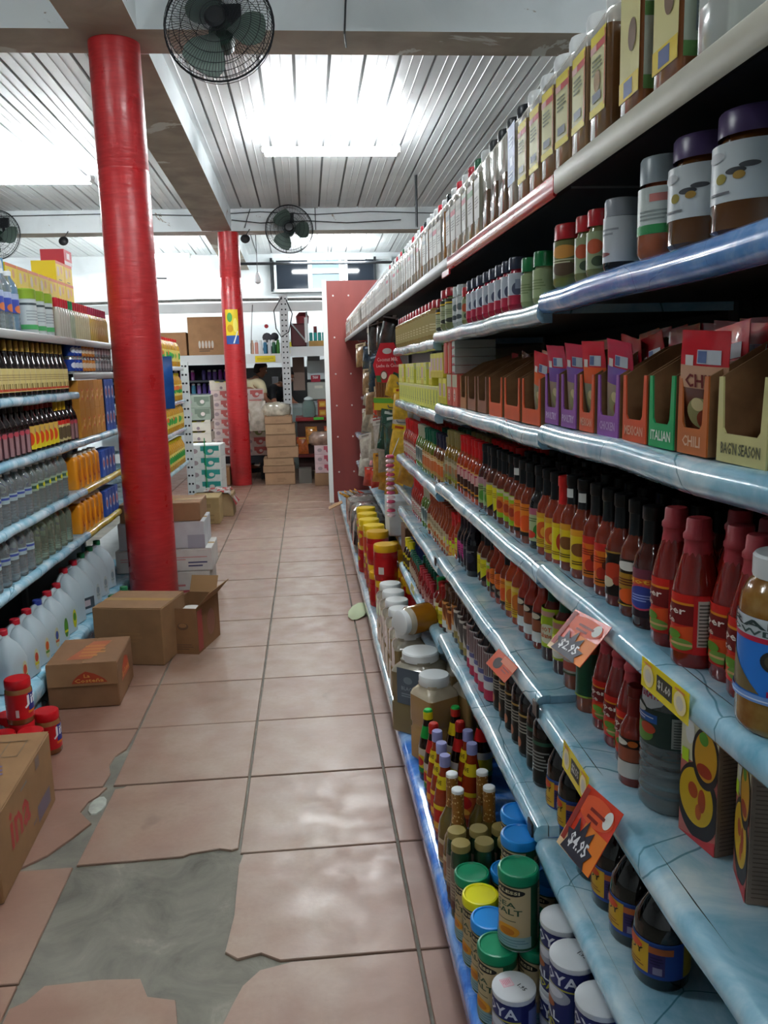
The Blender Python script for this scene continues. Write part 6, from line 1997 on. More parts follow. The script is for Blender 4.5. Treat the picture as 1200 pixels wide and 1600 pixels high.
SY = P('syrup_bottle', 'bottle')
SY.part('body', MB().lathe([(0, .003), (.034, 0), (.0365, .006), (.0365, .13), (.03, .152), (.016, .185), (.0135, .2), (.0135, .245), (0, .245)], gloss('#140c0b'), 16))
SY.part('cap', MB().lathe([(.0152, .205), (.0152, .252), (.014, .254), (0, .254)], M('#b08a3c', .35, .3), 12), 'gold cap')
SY.part('label', label(.0368, .02, .125, '#c9b77c', [('e', 0, .22, .8, .14, '#7a6a3c'), ('r', -.5, .04, .4, .14, '#b0432c'), ('l', -.5, .5, .5, .8, 3, '#a08c5c')], 1.7))
for i in range(16):
    lput(SY, f'dark syrup bottle with gold cap and cream label, {nth(i + 1)} along the left second shelf', 3.60 + .0785 * i, 2, .038, group='dark syrup bottles')
for i in range(14):
    lput(SY, 'dark syrup bottle in the back row of the left second shelf', 3.64 + .0785 * i, 2, .038, .085, group='back row of syrup bottles')


def can(h, r, c, band, name='drink_can'):
    p = P(name, 'can')
    p.part('body', MB().lathe([(0, .002), (r * .8, .001), (r * .86, 0), (r, .008), (r, h - .012), (r * .88, h), (r * .82, h - .003), (0, h - .004)], [M('#a9adb0', .25, .8)] * 3 + [M(c, .25, .2, coat=.4)] + [M('#a9adb0', .25, .8)] * 3, 14))
    p.part('label', label(r + .0002, .012, h - .015, c, [('e', 0, .5, .4, .28, band)], 1.6))
    return p


CBL, COR, CGR = can(.085, .033, '#1f3f94', '#c9d0e0'), can(.085, .033, '#c07a34', '#d8c4a8'), can(.085, .033, '#7c868c', '#aab2b8')
ci = 0
for k, (p, n, d) in enumerate(((CBL, 3, 'blue'), (COR, 4, 'orange'), (CGR, 6, 'grey'))):
    for i in range(n):
        for lv in (0, 1):
            lput(p, f'{d} can, {"lower" if not lv else "upper"} layer, {nth(i + 1)} along beside the syrup bottles', 4.96 + .075 * ci, 22, .036, .0, .0855 * lv, group='small cans beside the syrup')
        ci += 1

DK = P('dark_bottle', 'bottle')
DK.part('body', MB().lathe([(0, .003), (.032, 0), (.035, .006), (.035, .13), (.028, .155), (.015, .18), (.0135, .215), (0, .215)], gloss('#170d0e'), 14))
DK.part('cap', MB().lathe([(.0155, .2), (.0155, .228), (0, .23)], M('#2a2226', .4), 10))
DK.part('label', label(.0352, .01, .12, '#3c1f26', [('r', -.2, .0, .2, .95, '#8c6a6c'), ('e', 0, .85, .3, .1, '#a8404c')], 1.7))
MAP = P('dark_bottle', 'bottle')
MAP.parts = list(DK.parts[:1])
MAP.part('cap', MB().lathe([(.0155, .2), (.0155, .228), (0, .23)], M('#8a2420', .4), 10))
MAP.part('label', label(.0352, .015, .125, '#cdb62a', [('r', -1.6, .66, 1.6, 1, '#c9a24c'), ('e', -.4, .45, .5, .3, '#c4431c'), ('r', .1, .0, .9, .62, '#d9c41c'), ('e', .5, .82, .25, .14, '#5a4a8c')], 1.7))
YEL_B = P('dark_bottle', 'bottle')
YEL_B.parts = list(DK.parts[:1])
YEL_B.part('cap', MB().lathe([(.0165, .17), (.0165, .228), (0, .23)], M('#c99f1c', .4), 10))
YEL_B.part('label', label(.0352, .015, .125, '#b5a474', [('e', 0, .4, .5, .3, '#5a4a34'), ('r', -1.6, .8, 1.6, 1, '#b8261c')], 1.7))
for i in range(17):
    p = DK if i < 6 or i > 14 else MAP if i < 12 else YEL_B
    lput(p, f'{"dark bottle with narrow plum label" if p is DK else "dark bottle with yellow and red label" if p is MAP else "dark bottle with yellow neck"}, {nth(i + 1)} along the left third shelf', 3.68 + .0755 * i, 3, .037, group='dark bottles on the left third shelf')
GB = carton('gold_carton', .115, .09, .165, '#b37a2e', [('e', .35, .5, .3, .2, '#c9502c'), ('e', .35, .5, .2, .13, '#d8c09c'), ('p', [(-1, .2), (1, .6), (1, .7), (-1, .35)], '#c9984c')], 'carton')
BLU = carton('blue_carton', .085, .09, .165, '#234a9c', [('e', 0, .5, .6, .25, '#b4c0d8'), ('e', 0, .5, .4, .16, '#a02c34')], 'carton')
for i in range(5):
    for lv in (0, 1):
        lput(GB, f'golden carton with red ring, {"lower" if not lv else "upper"} layer, {nth(i + 1)} along the left third shelf', 5.02 + .118 * i, 3, .047, .0, .1655 * lv, rz=LF, group='golden cartons')
for i in range(3):
    for lv in (0, 1):
        lput(BLU, f'blue carton, {"lower" if not lv else "upper"} layer, {nth(i + 1)} along beside the golden cartons', 5.63 + .088 * i, 3, .047, .0, .1655 * lv, rz=LF, group='blue cartons beside the golden ones')
PW1 = pet(.235, .036, '#e4ebee', '#c9d2d4', '#9fb0b4', [('r', -1.6, .5, 1.6, .8, '#3c4c94')], (.42, .56), 5)
PW2 = pet(.235, .036, '#dfe8e4', '#c4cdca', '#8fa08c', [('r', -1.6, .3, 1.6, .7, '#2c4c3c'), ('e', .2, .5, .2, .3, '#c9c41c')], (.42, .58), 5)
PW3 = pet(.225, .034, '#d4e0c4', '#b9c4b4', None, None, None, 6)
for lv, nm in ((4, 'fourth'), (5, 'fifth')):
    for i in range(12):
        p = PW1 if i < 6 else PW2 if lv == 4 else PW3
        lput(p, f'clear plastic bottle, {nth(i + 1)} along the front of the left {nm} shelf', 3.5 + .0 + .1 * i if lv == 4 else 3.42 + .108 * i, lv, .037, group=f'clear bottles on the left {nm} shelf')
    for i in range(7):
        lput(PW1, f'clear plastic bottle in the back row of the left {nm} shelf', 3.55 + .16 * i, lv, .037, .09, group=f'back row of clear bottles, left {nm} shelf')
    OC = P('orange_jug', 'jug')
    OH = .2 if lv == 4 else .19
    OC.part('body', MB().rrects([(.046, .034, .014, 0), (.048, .036, .016, .004), (.048, .036, .016, OH * .8), (.044, .032, .02, OH * .87), (.026, .026, .02, OH * .92)], M('#dc8a1c', .3, coat=.3), 3))
    OC.part('cap', MB().lathe([(.027, OH * .9), (.027, OH * .985), (.024, OH), (0, OH)], M('#d8d4c8', .4), 14))
    OC.part('label', print_on(MB(), 0, 0, OH * .8, [('e', .0, .46, .62, .24, '#b5481c'), ('e', .16, .5, .5, .2, '#dc8a1c'), ('l', -.4, .1, .4, .2, 2, '#b5601c')], S=front(-.0364), half=.04))
    for i in range(5):
        lput(OC, f'orange juice jug with curved mark, {nth(i + 1)} along the left {nm} shelf', 4.86 + .108 * i, lv, .042, rz=LF, group='orange juice jugs')
    for i in range(4):
        lput(BLU, f'blue drink carton, {nth(i + 1)} along the far end of the left {nm} shelf', 5.42 + .092 * i, lv, .047, rz=LF, group='blue drink cartons')


# gallon jugs
def jug(cap, lab_items, h=.27, bg='#c9c7a0', big=False):
    p = P('gallon_jug', 'jug')
    w = .072 if not big else .078
    k = h / .27
    jm = M('#bccbd3', .3, trans=.2, ior=1.3)
    mb = MB().rrects([(w - .01, w - .01, .02, 0), (w, w, .024, .008), (w, w, .024, .13 * k), (w * .97, w * .97, .03, .15 * k), (w * .75, w * .78, .04, .2 * k), (w * .42, w * .42, .03, .232 * k), (.021, .021, .0205, .245 * k), (.02, .02, .0195, .262 * k)], jm, 4)
    p.part('body', mb)
    p.part('handle', MB().tube([(-w * .98, 0, .135 * k), (-w * 1.0, 0, .18 * k), (-w * .9, 0, .222 * k), (-w * .6, 0, .243 * k), (-.02, 0, .246 * k)], [.014, .012, .011, .012, .013], jm, 8))
    p.part('cap', MB().lathe([(.0225, .25 * k), (.0225, .272 * k), (.02, .275 * k), (0, .275 * k)], M(cap, .4), 14))
    mb = MB()
    S = front(-w - .0006)
    for it in lab_items:
        pass
    if bg:
        mb.ell(S, .028, .075, .02, .05, bg, .0003, 12)
        mb.ell(S, .028, .085, .014, .022, lab_items[0], .0006, 10)
        mb.rect(S, .012, .05, .044, .062, lab_items[1], .0007)
        p.part('label', mb)
    return p


jd = [(jug('#b02030', ('#b8432c', '#5c8a2c')), 3.62, 'red'), (jug('#b02030', ('#b8432c', '#c9b41c')), 3.78, 'red'), (jug('#b02030', ('#c4541c', '#5c8a2c')), 3.94, 'red'), (jug('#2c3c8c', ('#3c4c8c', '#b0502c')), 4.10, 'blue'), (jug('#b02030', ('#4c8a2c', '#c9c41c'), bg='#4c7a34'), 4.26, 'red'), (jug('#b02030', ('#4c8a2c', '#c9c41c'), bg='#c9c42c'), 4.42, 'red')]
for i, (p, y, c) in enumerate(jd):
    p.put(f'translucent gallon jug with {c} cap, {nth(i + 1)} along the left bottom shelf', (-1.36, y, .151), LF - radians(12), 'gallon jugs on the left bottom shelf')
BIGJ = jug('#b02030', ('#3a4a54', '#9c8c8c'), h=.31, bg=None, big=True)
mb = MB()
S = front(-.0786)
mb.rect(S, -.05, .035, .06, .1, '#39434c', .0004)
mb.rect(S, -.03, .05, .03, .085, '#b9a8ac', .0007)
BIGL = P('gallon_jug', 'jug')
BIGL.parts = list(BIGJ.parts)
BIGL.part('label', mb)
BIGJ.put('taller translucent jug with red cap, seventh along the left bottom shelf', (-1.37, 4.60, .151), LF - radians(12), 'gallon jugs on the left bottom shelf')
BIGL.put('taller translucent jug with dark label, eighth along the left bottom shelf', (-1.37, 4.79, .151), LF - radians(30), 'gallon jugs on the left bottom shelf')
GJ = jug('#1c6a44', ('#7c8c94', '#8c9a9c'), h=.31, bg='#b4bcbc', big=True)
for i, y in enumerate((4.98, 5.17, 5.36)):
    GJ.put(f'tall translucent jug with green cap, {nth(i + 9)} along the left bottom shelf', (-1.375, y, .151), LF - radians(20), 'gallon jugs on the left bottom shelf')
SJ = jug('#1c6a44', ('#8c9aa0', '#8c9aa0'), h=.29, bg=None)
for (x, y, lb) in ((-1.125, 4.62, 'green capped jug standing on the floor behind the La box'.replace('La box', 'lettered box')), (-1.1, 4.80, 'second green capped jug on the floor behind the plain box')):
    SJ.put(lb, (x, y, .001), LF - radians(30))

# peanut butter jars stacked on the floor by the left edge
PBJ = P('peanut_butter_jar', 'jar')
PBJ.part('body', MB().lathe([(0, .002), (.047, 0), (.05, .005), (.05, .13), (.045, .145), (0, .145)], M('#8a5a34', .2, coat=.5), 22))
PBJ.part('lid', MB().lathe([(.047, .14), (.048, .143), (.048, .172), (.045, .176), (0, .176)], M('#b0141c', .35), 22), 'red screw lid')
PBJ.part('label', label(.0502, .022, .122, '#b0161c', [('r', .35, .2, 1.6, .98, '#232c7c'), ('t', 'Jif', .15, .42, .95, .92, '#e4e4e8'), ('r', .3, .2, .9, .3, '#c96a1c'), ('l', -1.2, .45, -.8, .8, 4, '#c9b0a8'), ('r', -.3, .1, -.15, .4, '#d0c0bc')], 1.75))
pj = [(-1.165, 3.2, 0), (-1.10, 3.295, 0), (-1.165, 3.2, 1), (-1.24, 3.28, 0), (-1.20, 3.09, 0), (-1.10, 3.10, 0), (-1.29, 3.17, 0)]
for i, (x, y, lv) in enumerate(pj):
    PBJ.put('peanut butter jar standing on top of the floor jars' if lv else f'red lidded peanut butter jar on the floor, {nth(i + 1)} of the cluster', (x, y, .001 + .1765 * lv), LF - radians(62), 'peanut butter jars')

# cartons on the floor along the left shelves
plain_box('cardboard_box', 'big brown cardboard box with red lettering at the left photograph edge', -1.36, -.945, 2.27, 2.87, .0005, .265, KR, None,
          [('t', 'ina', -.62, .36, .05, .82, '#a01c14'), ('r', .3, .12, .8, .34, '#5a4a5c'), ('l', -.2, .84, .1, .92, 1, '#6a5a54'), ('l', .1, .2, .28, .3, 1, '#6a4a3c'), ('r', .35, .8, .5, .95, '#6a5650')], rotz=radians(2.5),
          tprints=[('r', .2, .68, .75, .69, '#6a5238'), ('r', .2, .88, .75, .89, '#6a5238'), ('r', .2, .68, .22, .89, '#6a5238'), ('r', .73, .68, .75, .89, '#6a5238'), ('r', .46, .68, .48, .89, '#6a5238'), ('l', .2, .42, .7, .6, 4, '#6a5a78')])
lb_ = [('r', -.85, .48, .85, .49, '#6a4c34'), ('p', [(-.3, .56), (.7, .56), (.62, .64), (.35, .76), (.1, .82), (-.1, .74), (-.25, .64)], '#a03c24'), ('t', 'La', .05, .68, .22, .76, '#d09a4c'), ('t', 'Costeña', -.22, .575, .6, .66, '#d09a4c')]
t = plain_box('cardboard_box', 'brown cardboard box with red and yellow lettering lying by the left shelves', -1.235, -.92, 3.73, 4.1, .0005, .215, '#7a583c', lb_, [('p', [(-.55, .4), (.5, .4), (.3, .75), (-.05, .85), (-.4, .7)], '#a03c24'), ('t', 'La Costeña', -.45, .46, .4, .6, '#d09a4c')], rotz=radians(2),
              tprints=[('p', [(-.5, .15), (.2, .15), (.5, .85), (-.05, .85)], '#a3583a'), ('l', -.2, .25, .5, .75, 4, '#b0763c')], tape=False, poff=.003)
ob('flap', MB().box((-.155, -.002, -.105), (.155, .0, 0), M('#8f6a49', .75, var=.08, scale=9), xf=Matrix.Translation((0, -.186, .213)) @ Matrix.Rotation(0, 4, 'X')).mesh('flap', smooth=False), t)
plain_box('cardboard_box', 'plain brown cardboard box standing against the near red column', -1.13, -.755, 4.28, 4.62, .0005, .31, '#7f5f40', [('l', -.3, .4, .4, .6, 3, '#85633f')], rotz=radians(-12))
t = thing('open_box', 'open cardboard box with red printed corners beside the near red column', 'box', (-.685, 4.58, .0005), radians(-14))
cm = M('#785638', .75, var=.1, scale=9)
for a, b in (((-.09, -.17, 0), (.09, .17, .004)), ((-.09, -.17, .004), (.09, -.166, .255)), ((-.09, .166, .004), (.09, .17, .255)), ((-.09, -.166, .004), (-.086, .166, .255)), ((.086, -.166, .004), (.09, .166, .255))):
    ob('side', MB().box(a, b, cm).mesh('side', smooth=False), t)
mb = MB()
print_on(mb, 0, 0, .25, [('r', -1, .05, -.6, .85, '#8f2f2a'), ('e', .1, .62, .35, .08, '#5f4432'), ('e', .1, .64, .25, .05, '#86613f'), ('l', -.4, .1, .7, .25, 3, '#5f4432')], S=front(-.1704), half=.09)
print_on(mb, 0, 0, .25, [('r', -.95, .05, -.55, .95, '#8f2f2a'), ('e', .2, .5, .35, .3, '#7a4a38')], S=right_side(.0904), half=.17)
ob('print', mb.mesh('print', smooth=False), t)
for R_, loc, sz in ((('Y', 48), (.09, 0, .255), (.11, .16)), (('Y', 180 + 55), (-.09, 0, .255), (.1, .16))):
    ob('flap', MB().box((0, -sz[1], 0), (sz[0], sz[1], .003), M('#8f6d4a', .75), xf=Matrix.Translation(loc) @ Matrix.Rotation(radians(-R_[1]), 4, R_[0])).mesh('flap', smooth=False), t)
ob('flap', MB().box((-.08, 0, 0), (.08, .1, .003), M('#8f6d4a', .75), xf=Matrix.Translation((0, .17, .255)) @ Matrix.Rotation(radians(60), 4, 'X')).mesh('flap', smooth=False), t)
o = tag(ob('white_tub', MB().lathe([(0, 0), (.05, 0), (.055, .19), (.058, .2), (.055, .215), (0, .218)], M('#c4c4c0', .4), 16).mesh('white_tub')), 'white tub standing inside the open cardboard box', 'tub')
o.location = (-.69, 4.55, .0055)
# cartons stacked behind the near column
for i, (x0, x1, z0, z1, c, lb, pr) in enumerate((
        (-1.34, -.72, .0005, .15, '#b5b2ae', 'white carton at the bottom of the stack behind the near column', [('l', -.9, .3, .9, .5, 1, '#b06a6c'), ('r', -1, .0, 1, .12, '#8f3c44')]),
        (-1.35, -.70, .1525, .31, '#c4c2be', 'white carton second from the floor behind the near column', [('l', -.9, .5, .9, .7, 2, '#c08a88'), ('l', .5, .2, .9, .5, 2, '#4a4a6c')]),
        (-1.32, -.74, .313, .50, '#b9bcc0', 'pale grey carton third up behind the near column', [('r', .6, .0, 1, .5, '#9c9ca8')]),
        (-1.3, -.76, .503, .63, '#8a6a4c', 'brown carton on top of the stack behind the near column', None))):
    plain_box('stacked_carton', lb, x0, x1, 5.72, 6.1, z0, z1, c, pr, group='cartons behind the near column')


# ================================================================ rack of cooking oil beyond the left shelves
oil = unit('storage_rack', 'pale perforated rack of golden oil bottles beyond the near red column')
PERF = N('perforated_steel', .45)
PERF.col(PERF.mix(PERF.rng(PERF.noise(3, 4), .3, .7), '#c4c9cb', '#d4d8d8'))


def perf_post(parent, x0, x1, y0, z0, z1, depth=.06, step=.09, face=-1):
    w = x1 - x0
    o = ob('post', MB().box((x0, y0, z0), (x1, y0 + depth, z1), PERF.m).mesh('post', smooth=False), parent)
    mb = MB()
    z = z0 + step / 2
    while z < z1 - .03:
        for u in (.28, .72):
            xc = x0 + w * u
            mb.lathe([(0, .0008), (.011, .0008), (.012, 0)], M('#23262a', .8), 8, xf=Matrix.Translation((xc, y0, z)) @ Matrix.Rotation(pi / 2, 4, 'X'))
        z += step
    h = ob('hole', mb.mesh('hole'), o)
    tag(h, kind='stuff')
    return o


for (x, y) in ((-1.33, 9.15), (-1.85, 9.15), (-1.85, 6.5)):
    perf_post(oil, x, x + .08, y, .0005, 1.62)
OZ = {0: .1, 1: .58, 2: .94, 3: 1.23, 4: 1.57}
for k, z in OZ.items():
    shelf(oil, 6.42, 9.12, z, M_GREY if k in (0, 4) else TEAL2, M('#c4c9ca', .4) if k == 4 else TEAL2, 1.29, 1.84, k in (0, 4), -1)
OIL = P('oil_bottle', 'bottle')
OIL.part('body', MB().lathe([(0, .003), (.042, 0), (.046, .006), (.046, .09), (.041, .1), (.041, .13), (.046, .14), (.046, .19), (.03, .225), (.017, .245), (.017, .255), (0, .255)], M('#b5841c', .08, coat=.6), 14))
OIL.part('cap', MB().lathe([(.019, .248), (.019, .275), (0, .277)], M('#c9b41c', .35), 12))
OIL.part('label', label(.0465, .05, .16, '#c9b45c', [('e', 0, .5, .5, .3, '#2f8a3c'), ('e', -.3, .7, .3, .2, '#c9602c')], 1.6))
OILR = P('oil_bottle', 'bottle')
OILR.parts = [OIL.parts[0], OIL.parts[2]]
OILR.part('cap', MB().lathe([(.019, .248), (.019, .275), (0, .277)], M('#b8281f', .35), 12))
DKO = P('vinegar_bottle', 'bottle')
DKO.part('body', MB().lathe([(0, .003), (.036, 0), (.039, .006), (.039, .14), (.03, .17), (.016, .21), (.014, .26), (0, .26)], gloss('#1a120d'), 12))
DKO.part('cap', MB().lathe([(.0165, .24), (.0165, .27), (0, .271)], M('#1c1c1e', .4), 10))
DKO.part('label', label(.0394, .03, .13, '#a59a6c', [('e', 0, .5, .5, .3, '#5a5a3c')], 1.6))
for k, p, n, st, d in ((4, OILR, 24, .108, 'golden oil bottle with red cap'), (3, OIL, 24, .108, 'golden oil bottle with yellow cap'), (2, OIL, 22, .118, 'golden oil bottle, label turned'), (1, DKO, 12, .1, 'dark vinegar bottle'), (0, DKO, 7, .11, 'dark bottle low on the oil rack')):
    for i in range(n):
        y = 6.5 + st * i
        if y > 9.05:
            break
        p.put(f'{d}, {nth(i + 1)} along its level of the oil rack', (-1.345, y, OZ[k] + .001), LF - radians(40 + rnd.uniform(-50, 50)), f'bottles on level {nth(5 - k)} of the oil rack')
for i in range(12):
    OIL.put(f'golden oil bottle farther along past the vinegar, {nth(i + 1)} of the run', (-1.345, 7.72 + .108 * i, OZ[1] + .001), LF - radians(40), 'oil bottles past the vinegar')
for (y, lb) in ((7.45, 'tall pale jug of oil with yellow cap at the foot of the oil rack'), (7.7, 'second pale jug of oil at the foot of the oil rack')):
    BIGOIL = jug('#c9b41c', ('#8c8a3c', '#4c8a3c'), h=.31, bg='#b5a85c', big=True)
    BIGOIL.put(lb, (-1.36, y, OZ[0] + .001), LF - radians(40))
o = tag(ob('blue_bag', MB().add(*packet_mesh(.3, .42, .08, 5), M('#1f5aa8', .35, var=.3, scale=8)).mesh('blue_bag')), 'blue bag hanging from the oil rack behind the near red column', 'bag')
o.location, o.rotation_euler = (-1.22, 6.95, 1.22), (0, 0, radians(10))

# ================================================================ back of the shop
rack = unit('pallet_rack', 'tall white pallet rack with perforated post and thick beams across the back')
perf_post(rack, -.34, -.22, 12.3, .0005, 2.56, .08, .075)
perf_post(rack, -3.6, -3.48, 12.3, .0005, 2.56, .08, .075)
for (x0, x1, z0, z1, y) in ((-3.47, -.345, 2.34, 2.47, 12.33), (-.215, 1.9, 2.34, 2.47, 12.33), (-3.47, -.345, 1.615, 1.75, 12.33), (-.215, 1.9, 1.70, 1.84, 12.33)):
    ob('beam', MB().box((x0, y, z0), (x1, y + .05, z1), M('#d3d7d7', .45, var=.06, scale=3)).mesh('beam', smooth=False), rack)
    ob('deck', MB().box((x0, y + .0505, z1 - .03), (x1, y + 1.1, z1 - .001), M('#8a8880', .7)).mesh('deck', smooth=False), rack)
tag(ob('shelf_sign', MB().box((-.72, 12.322, 1.632), (-.43, 12.329, 1.722), M('#dcc71c', .45)).lines(front(12.3215, -.72, 1.632), .03, .03, .26, .07, 2, M('#a8921c'), .0002).mesh('shelf_sign', smooth=False)), 'yellow strip sign on the white rack beam above the two people', 'sign')
o = tag(ob('cable', MB().tube([(-.3, 12.294, 2.54), (-.42, 12.294, 2.35), (-.4, 12.294, 2.1), (-.33, 12.294, 1.98), (-.22, 12.294, 2.05), (-.16, 12.294, 2.3), (-.24, 12.294, 2.5)], .008, M('#26282a', .6), 5).mesh('cable')), 'loop of black cable hung on the white rack post', 'cable')
o = tag(ob('cable', MB().tube([(-.72, 12.327, 2.44), (-.75, 12.327, 2.1), (-.78, 12.4, 1.76)], .005, M('#26282a', .6), 5).mesh('cable')), 'black cable dangling straight from the upper rack beam', 'cable')
o = tag(ob('cable', MB().tube([(-2.6, 12.38, 2.484), (-2.58, 12.38, 2.72), (-2.5, 12.38, 2.86), (-2.2, 12.38, 2.84), (-1.9, 12.38, 2.83)], .012, M('#4a4c50', .6), 5).mesh('cable')), 'curled grey cable lying over the upper rack beam', 'cable')
o = tag(ob('cable', MB().tube([(-2.45, 12.36, 2.482), (-2.3, 12.36, 2.62), (-2.25, 12.36, 2.74)], .012, M('#3a3c40', .6), 5).mesh('cable')), 'short dark cable end standing on the upper rack beam', 'cable')
tag(ob('dusty_bar', MB().tube([(-3.3, 12.4, 2.50), (-1.5, 12.4, 2.52), (1.4, 12.4, 2.5)], .022, M('#6f6e6a', .8, var=.2), 6).mesh('dusty_bar')), 'dusty grey bar lying along the upper rack beam', 'bar')
bl = thing('hanging_bulb', 'unlit white bulb hanging on a cord above the back rack', 'bulb', (-.62, 12.2, 2.78))
ob('bulb', MB().lathe([(0, -.07), (.04, -.05), (.05, 0), (.03, .05), (.02, .09), (0, .09)], M('#e9eef0', .3), 14).mesh('bulb'), bl)
ob('cord', MB().tube([(0, 0, .09), (0, 0, .74)], .005, M('#3a3c40', .6), 5).mesh('cord'), bl)

plain_box('storage_box', 'wide brown storage box on the rack left of the far column', -2.25, -1.69, 12.4, 12.9, 1.751, 2.08, '#9c7552', [('r', .1, .3, .5, .5, '#4a3c4c'), ('r', -.2, .3, .05, .5, '#7a5c44')], tape=False)
plain_box('storage_box', 'taller brown storage box with white bottle print beside the far column', -1.66, -1.12, 12.4, 12.9, 1.751, 2.29, '#a27c58', [('l', -.45, .1, .3, .2, 2, '#5c4a3c')] + [('e', -.42 + .17 * i, .28, .06, .1, '#d3cfc4') for i in range(5)], tape=False)
# cans on the rack deck to the right of the column
CC = ['#c9a48c', '#c98c7c', '#d0d4d4', '#2c6a8c', '#c0c8cc', '#1f5a3c', '#3a7a2c', '#5c8a24', '#d4c41c', '#d8cc2c', '#6c7c3c']
for i, c in enumerate(CC):
    p = P('spray_can', 'can')
    p.part('body', MB().lathe([(0, 0), (.026, 0), (.027, .15), (.02, .165), (0, .165)], M(c, .3), 10))
    p.part('cap', MB().lathe([(.018, .16), (.018, .195), (0, .2)], M('#d8d8d4' if i % 2 else c, .4), 8))
    p.put(f'slim spray can on the rack deck right of the far column, {nth(i + 1)} along', (-.76 + .062 * i if i < 7 else -.76 + .062 * i, 12.44 + .15 * (i > 6), 1.751), 0, 'spray cans on the rack deck')
plain_box('storage_box', 'open carton of teal cans on the right rack beam', .06, .32, 12.42, 12.7, 1.841, 1.92, '#a8844c', tape=False)
for i in range(4):
    o = tag(ob('teal_can', MB().lathe([(0, 0), (.026, 0), (.026, .11), (.02, .12), (0, .12)], M('#1f8a84', .35), 10).mesh('teal_can')), f'teal can standing in the open carton on the right rack, {nth(i + 1)} along', 'can', 'teal cans on the right rack')
    o.location = (.095 + .062 * i, 12.5, 1.921)
mach = thing('machine', 'dark red machine with pale brace standing on the right rack beam', 'machine', (-.08, 12.6, 1.8405))
ob('body', MB().box((-.12, -.05, 0), (.12, .25, .34), M('#5a2228', .5), bev=.02).mesh('body'), mach)
ob('motor', MB().lathe([(0, 0), (.09, 0), (.1, .1), (.05, .16), (0, .16)], M('#7c2a30', .45), 14, xf=Matrix.Translation((.06, .05, .34))).mesh('motor'), mach)
ob('brace', MB().tube([(-.12, -.08, .36), (.12, -.08, .05)], .012, M('#b5b8b8', .5), 6).tube([(.12, -.08, .0), (.12, -.08, .5)], .016, M('#b5b8b8', .5), 6).mesh('brace'), mach)
f2 = thing('machine', 'stack of dark motors with red knobs on the rack beside the white post', 'machine', (-.5, 12.72, 1.751))
for (x, z, r, c) in ((-.05, .1, .07, '#2a2a2e'), (.06, .1, .07, '#34343a'), (-.05, .27, .07, '#3a3a40'), (.06, .28, .06, '#2c2c32')):
    ob('motor', MB().lathe([(0, -.05), (r, -.05), (r, .06), (r * .5, .08), (0, .08)], M(c, .5), 12, xf=Matrix.Translation((x, 0, z - .03)) @ Matrix.Rotation(pi / 2, 4, 'X')).mesh('motor'), f2)
ob('knob', MB().lathe([(0, 0), (.03, 0), (.03, .03), (0, .03)], M('#a01c28', .4), 10, xf=Matrix.Translation((-.05, -.09, .4)) @ Matrix.Rotation(pi / 2, 4, 'X')).box((-.1, -.06, 0), (.11, .06, .02), M('#2a2a2e', .6)).mesh('knob'), f2)
tag(ob('white_tube_lamp', MB().tube([(.03, 12.38, 1.9), (.03, 12.38, 2.25)], .025, M('#e4e8e8', .4), 8).mesh('white_tube_lamp')), 'upright white plastic tube hung beside the right rack cans', 'tube')
tag(ob('notice', MB().box((.14, 12.9, 1.95), (.19, 12.92, 2.15), M('#7a2a2c', .5)).mesh('notice', smooth=False)), 'small dark red notice fixed high on the right rack', 'notice')

# shelving with purple and blue cans behind the left beam
canr = unit('wall_shelves', 'dark backed wall shelves of purple and blue cans behind the left rack beam')
ob('back_panel', MB().box((-3.2, 13.3, .6), (-1.0, 13.33, 1.62), M('#1f2438', .6)).mesh('back_panel', smooth=False), canr)
for z in (1.39, 1.19, .94, .6):
    ob('shelf', MB().box((-3.2, 13.02, z - .03), (-1.0, 13.2995, z), M('#7a8490', .4)).mesh('shelf', smooth=False), canr)
lvls = [(1.39, ['#6c8c9c'] * 3 + [None] * 2 + ['#8a3c9c', '#a04ca8', '#7c3c9c', '#a83c84', '#8a3c9c', '#93489f', None, '#5c4c9c', '#5a3c94', '#6a48a0', '#8a3c9c', '#7c3c9c', '#6a48a0']),
        (1.19, ['#5c8ca8', '#5c8ca8', '#4c7c9c', '#6c9cb0', '#4c84a4', '#5c94ac', '#4c7c9c', '#5c8ca8', '#c4607c', '#c4607c', '#4c94b4', '#8c6cb4', '#5c4c9c', '#6a48a0', '#7c3c9c', '#5a3c94'])]
for z, cs_ in lvls:
    for i, c in enumerate(cs_):
        if c is None:
            continue
        p = P('spray_can', 'can')
        p.part('body', MB().lathe([(0, 0), (.032, 0), (.033, .11), (.026, .125), (0, .125)], M(c, .3, coat=.4), 10))
        p.part('cap', MB().lathe([(.024, .12), (.024, .15), (0, .155)], M('#d0d4d8' if i % 3 else c, .35), 8))
        p.put(f'{"upper" if z > 1.3 else "lower"} row spray can behind the left rack beam, {nth(i + 1)} along', (-2.55 + .083 * i, 13.1, z + .0005), 0, 'spray cans on the wall shelves')
WB = P('white_bottle', 'bottle')
WB.part('body', MB().rrects([(.05, .04, .012, 0), (.055, .045, .014, .004), (.055, .045, .014, .15), (.03, .03, .012, .18)], M('#cfd4d6', .35), 3))
WB.part('cap', MB().lathe([(.022, .175), (.022, .2), (0, .202)], M('#d8dcdc', .4), 10))
WB.part('label', MB().rect(front(-.0455), -.04, .03, .04, .12, M('#b8c0c8', .4), .0003))
for i in range(6):
    WB.put(f'white bottle on the third wall shelf, {nth(i + 1)} along', (-1.98 + .13 * i, 13.12, .9405), 0, 'white bottles on the wall shelves')

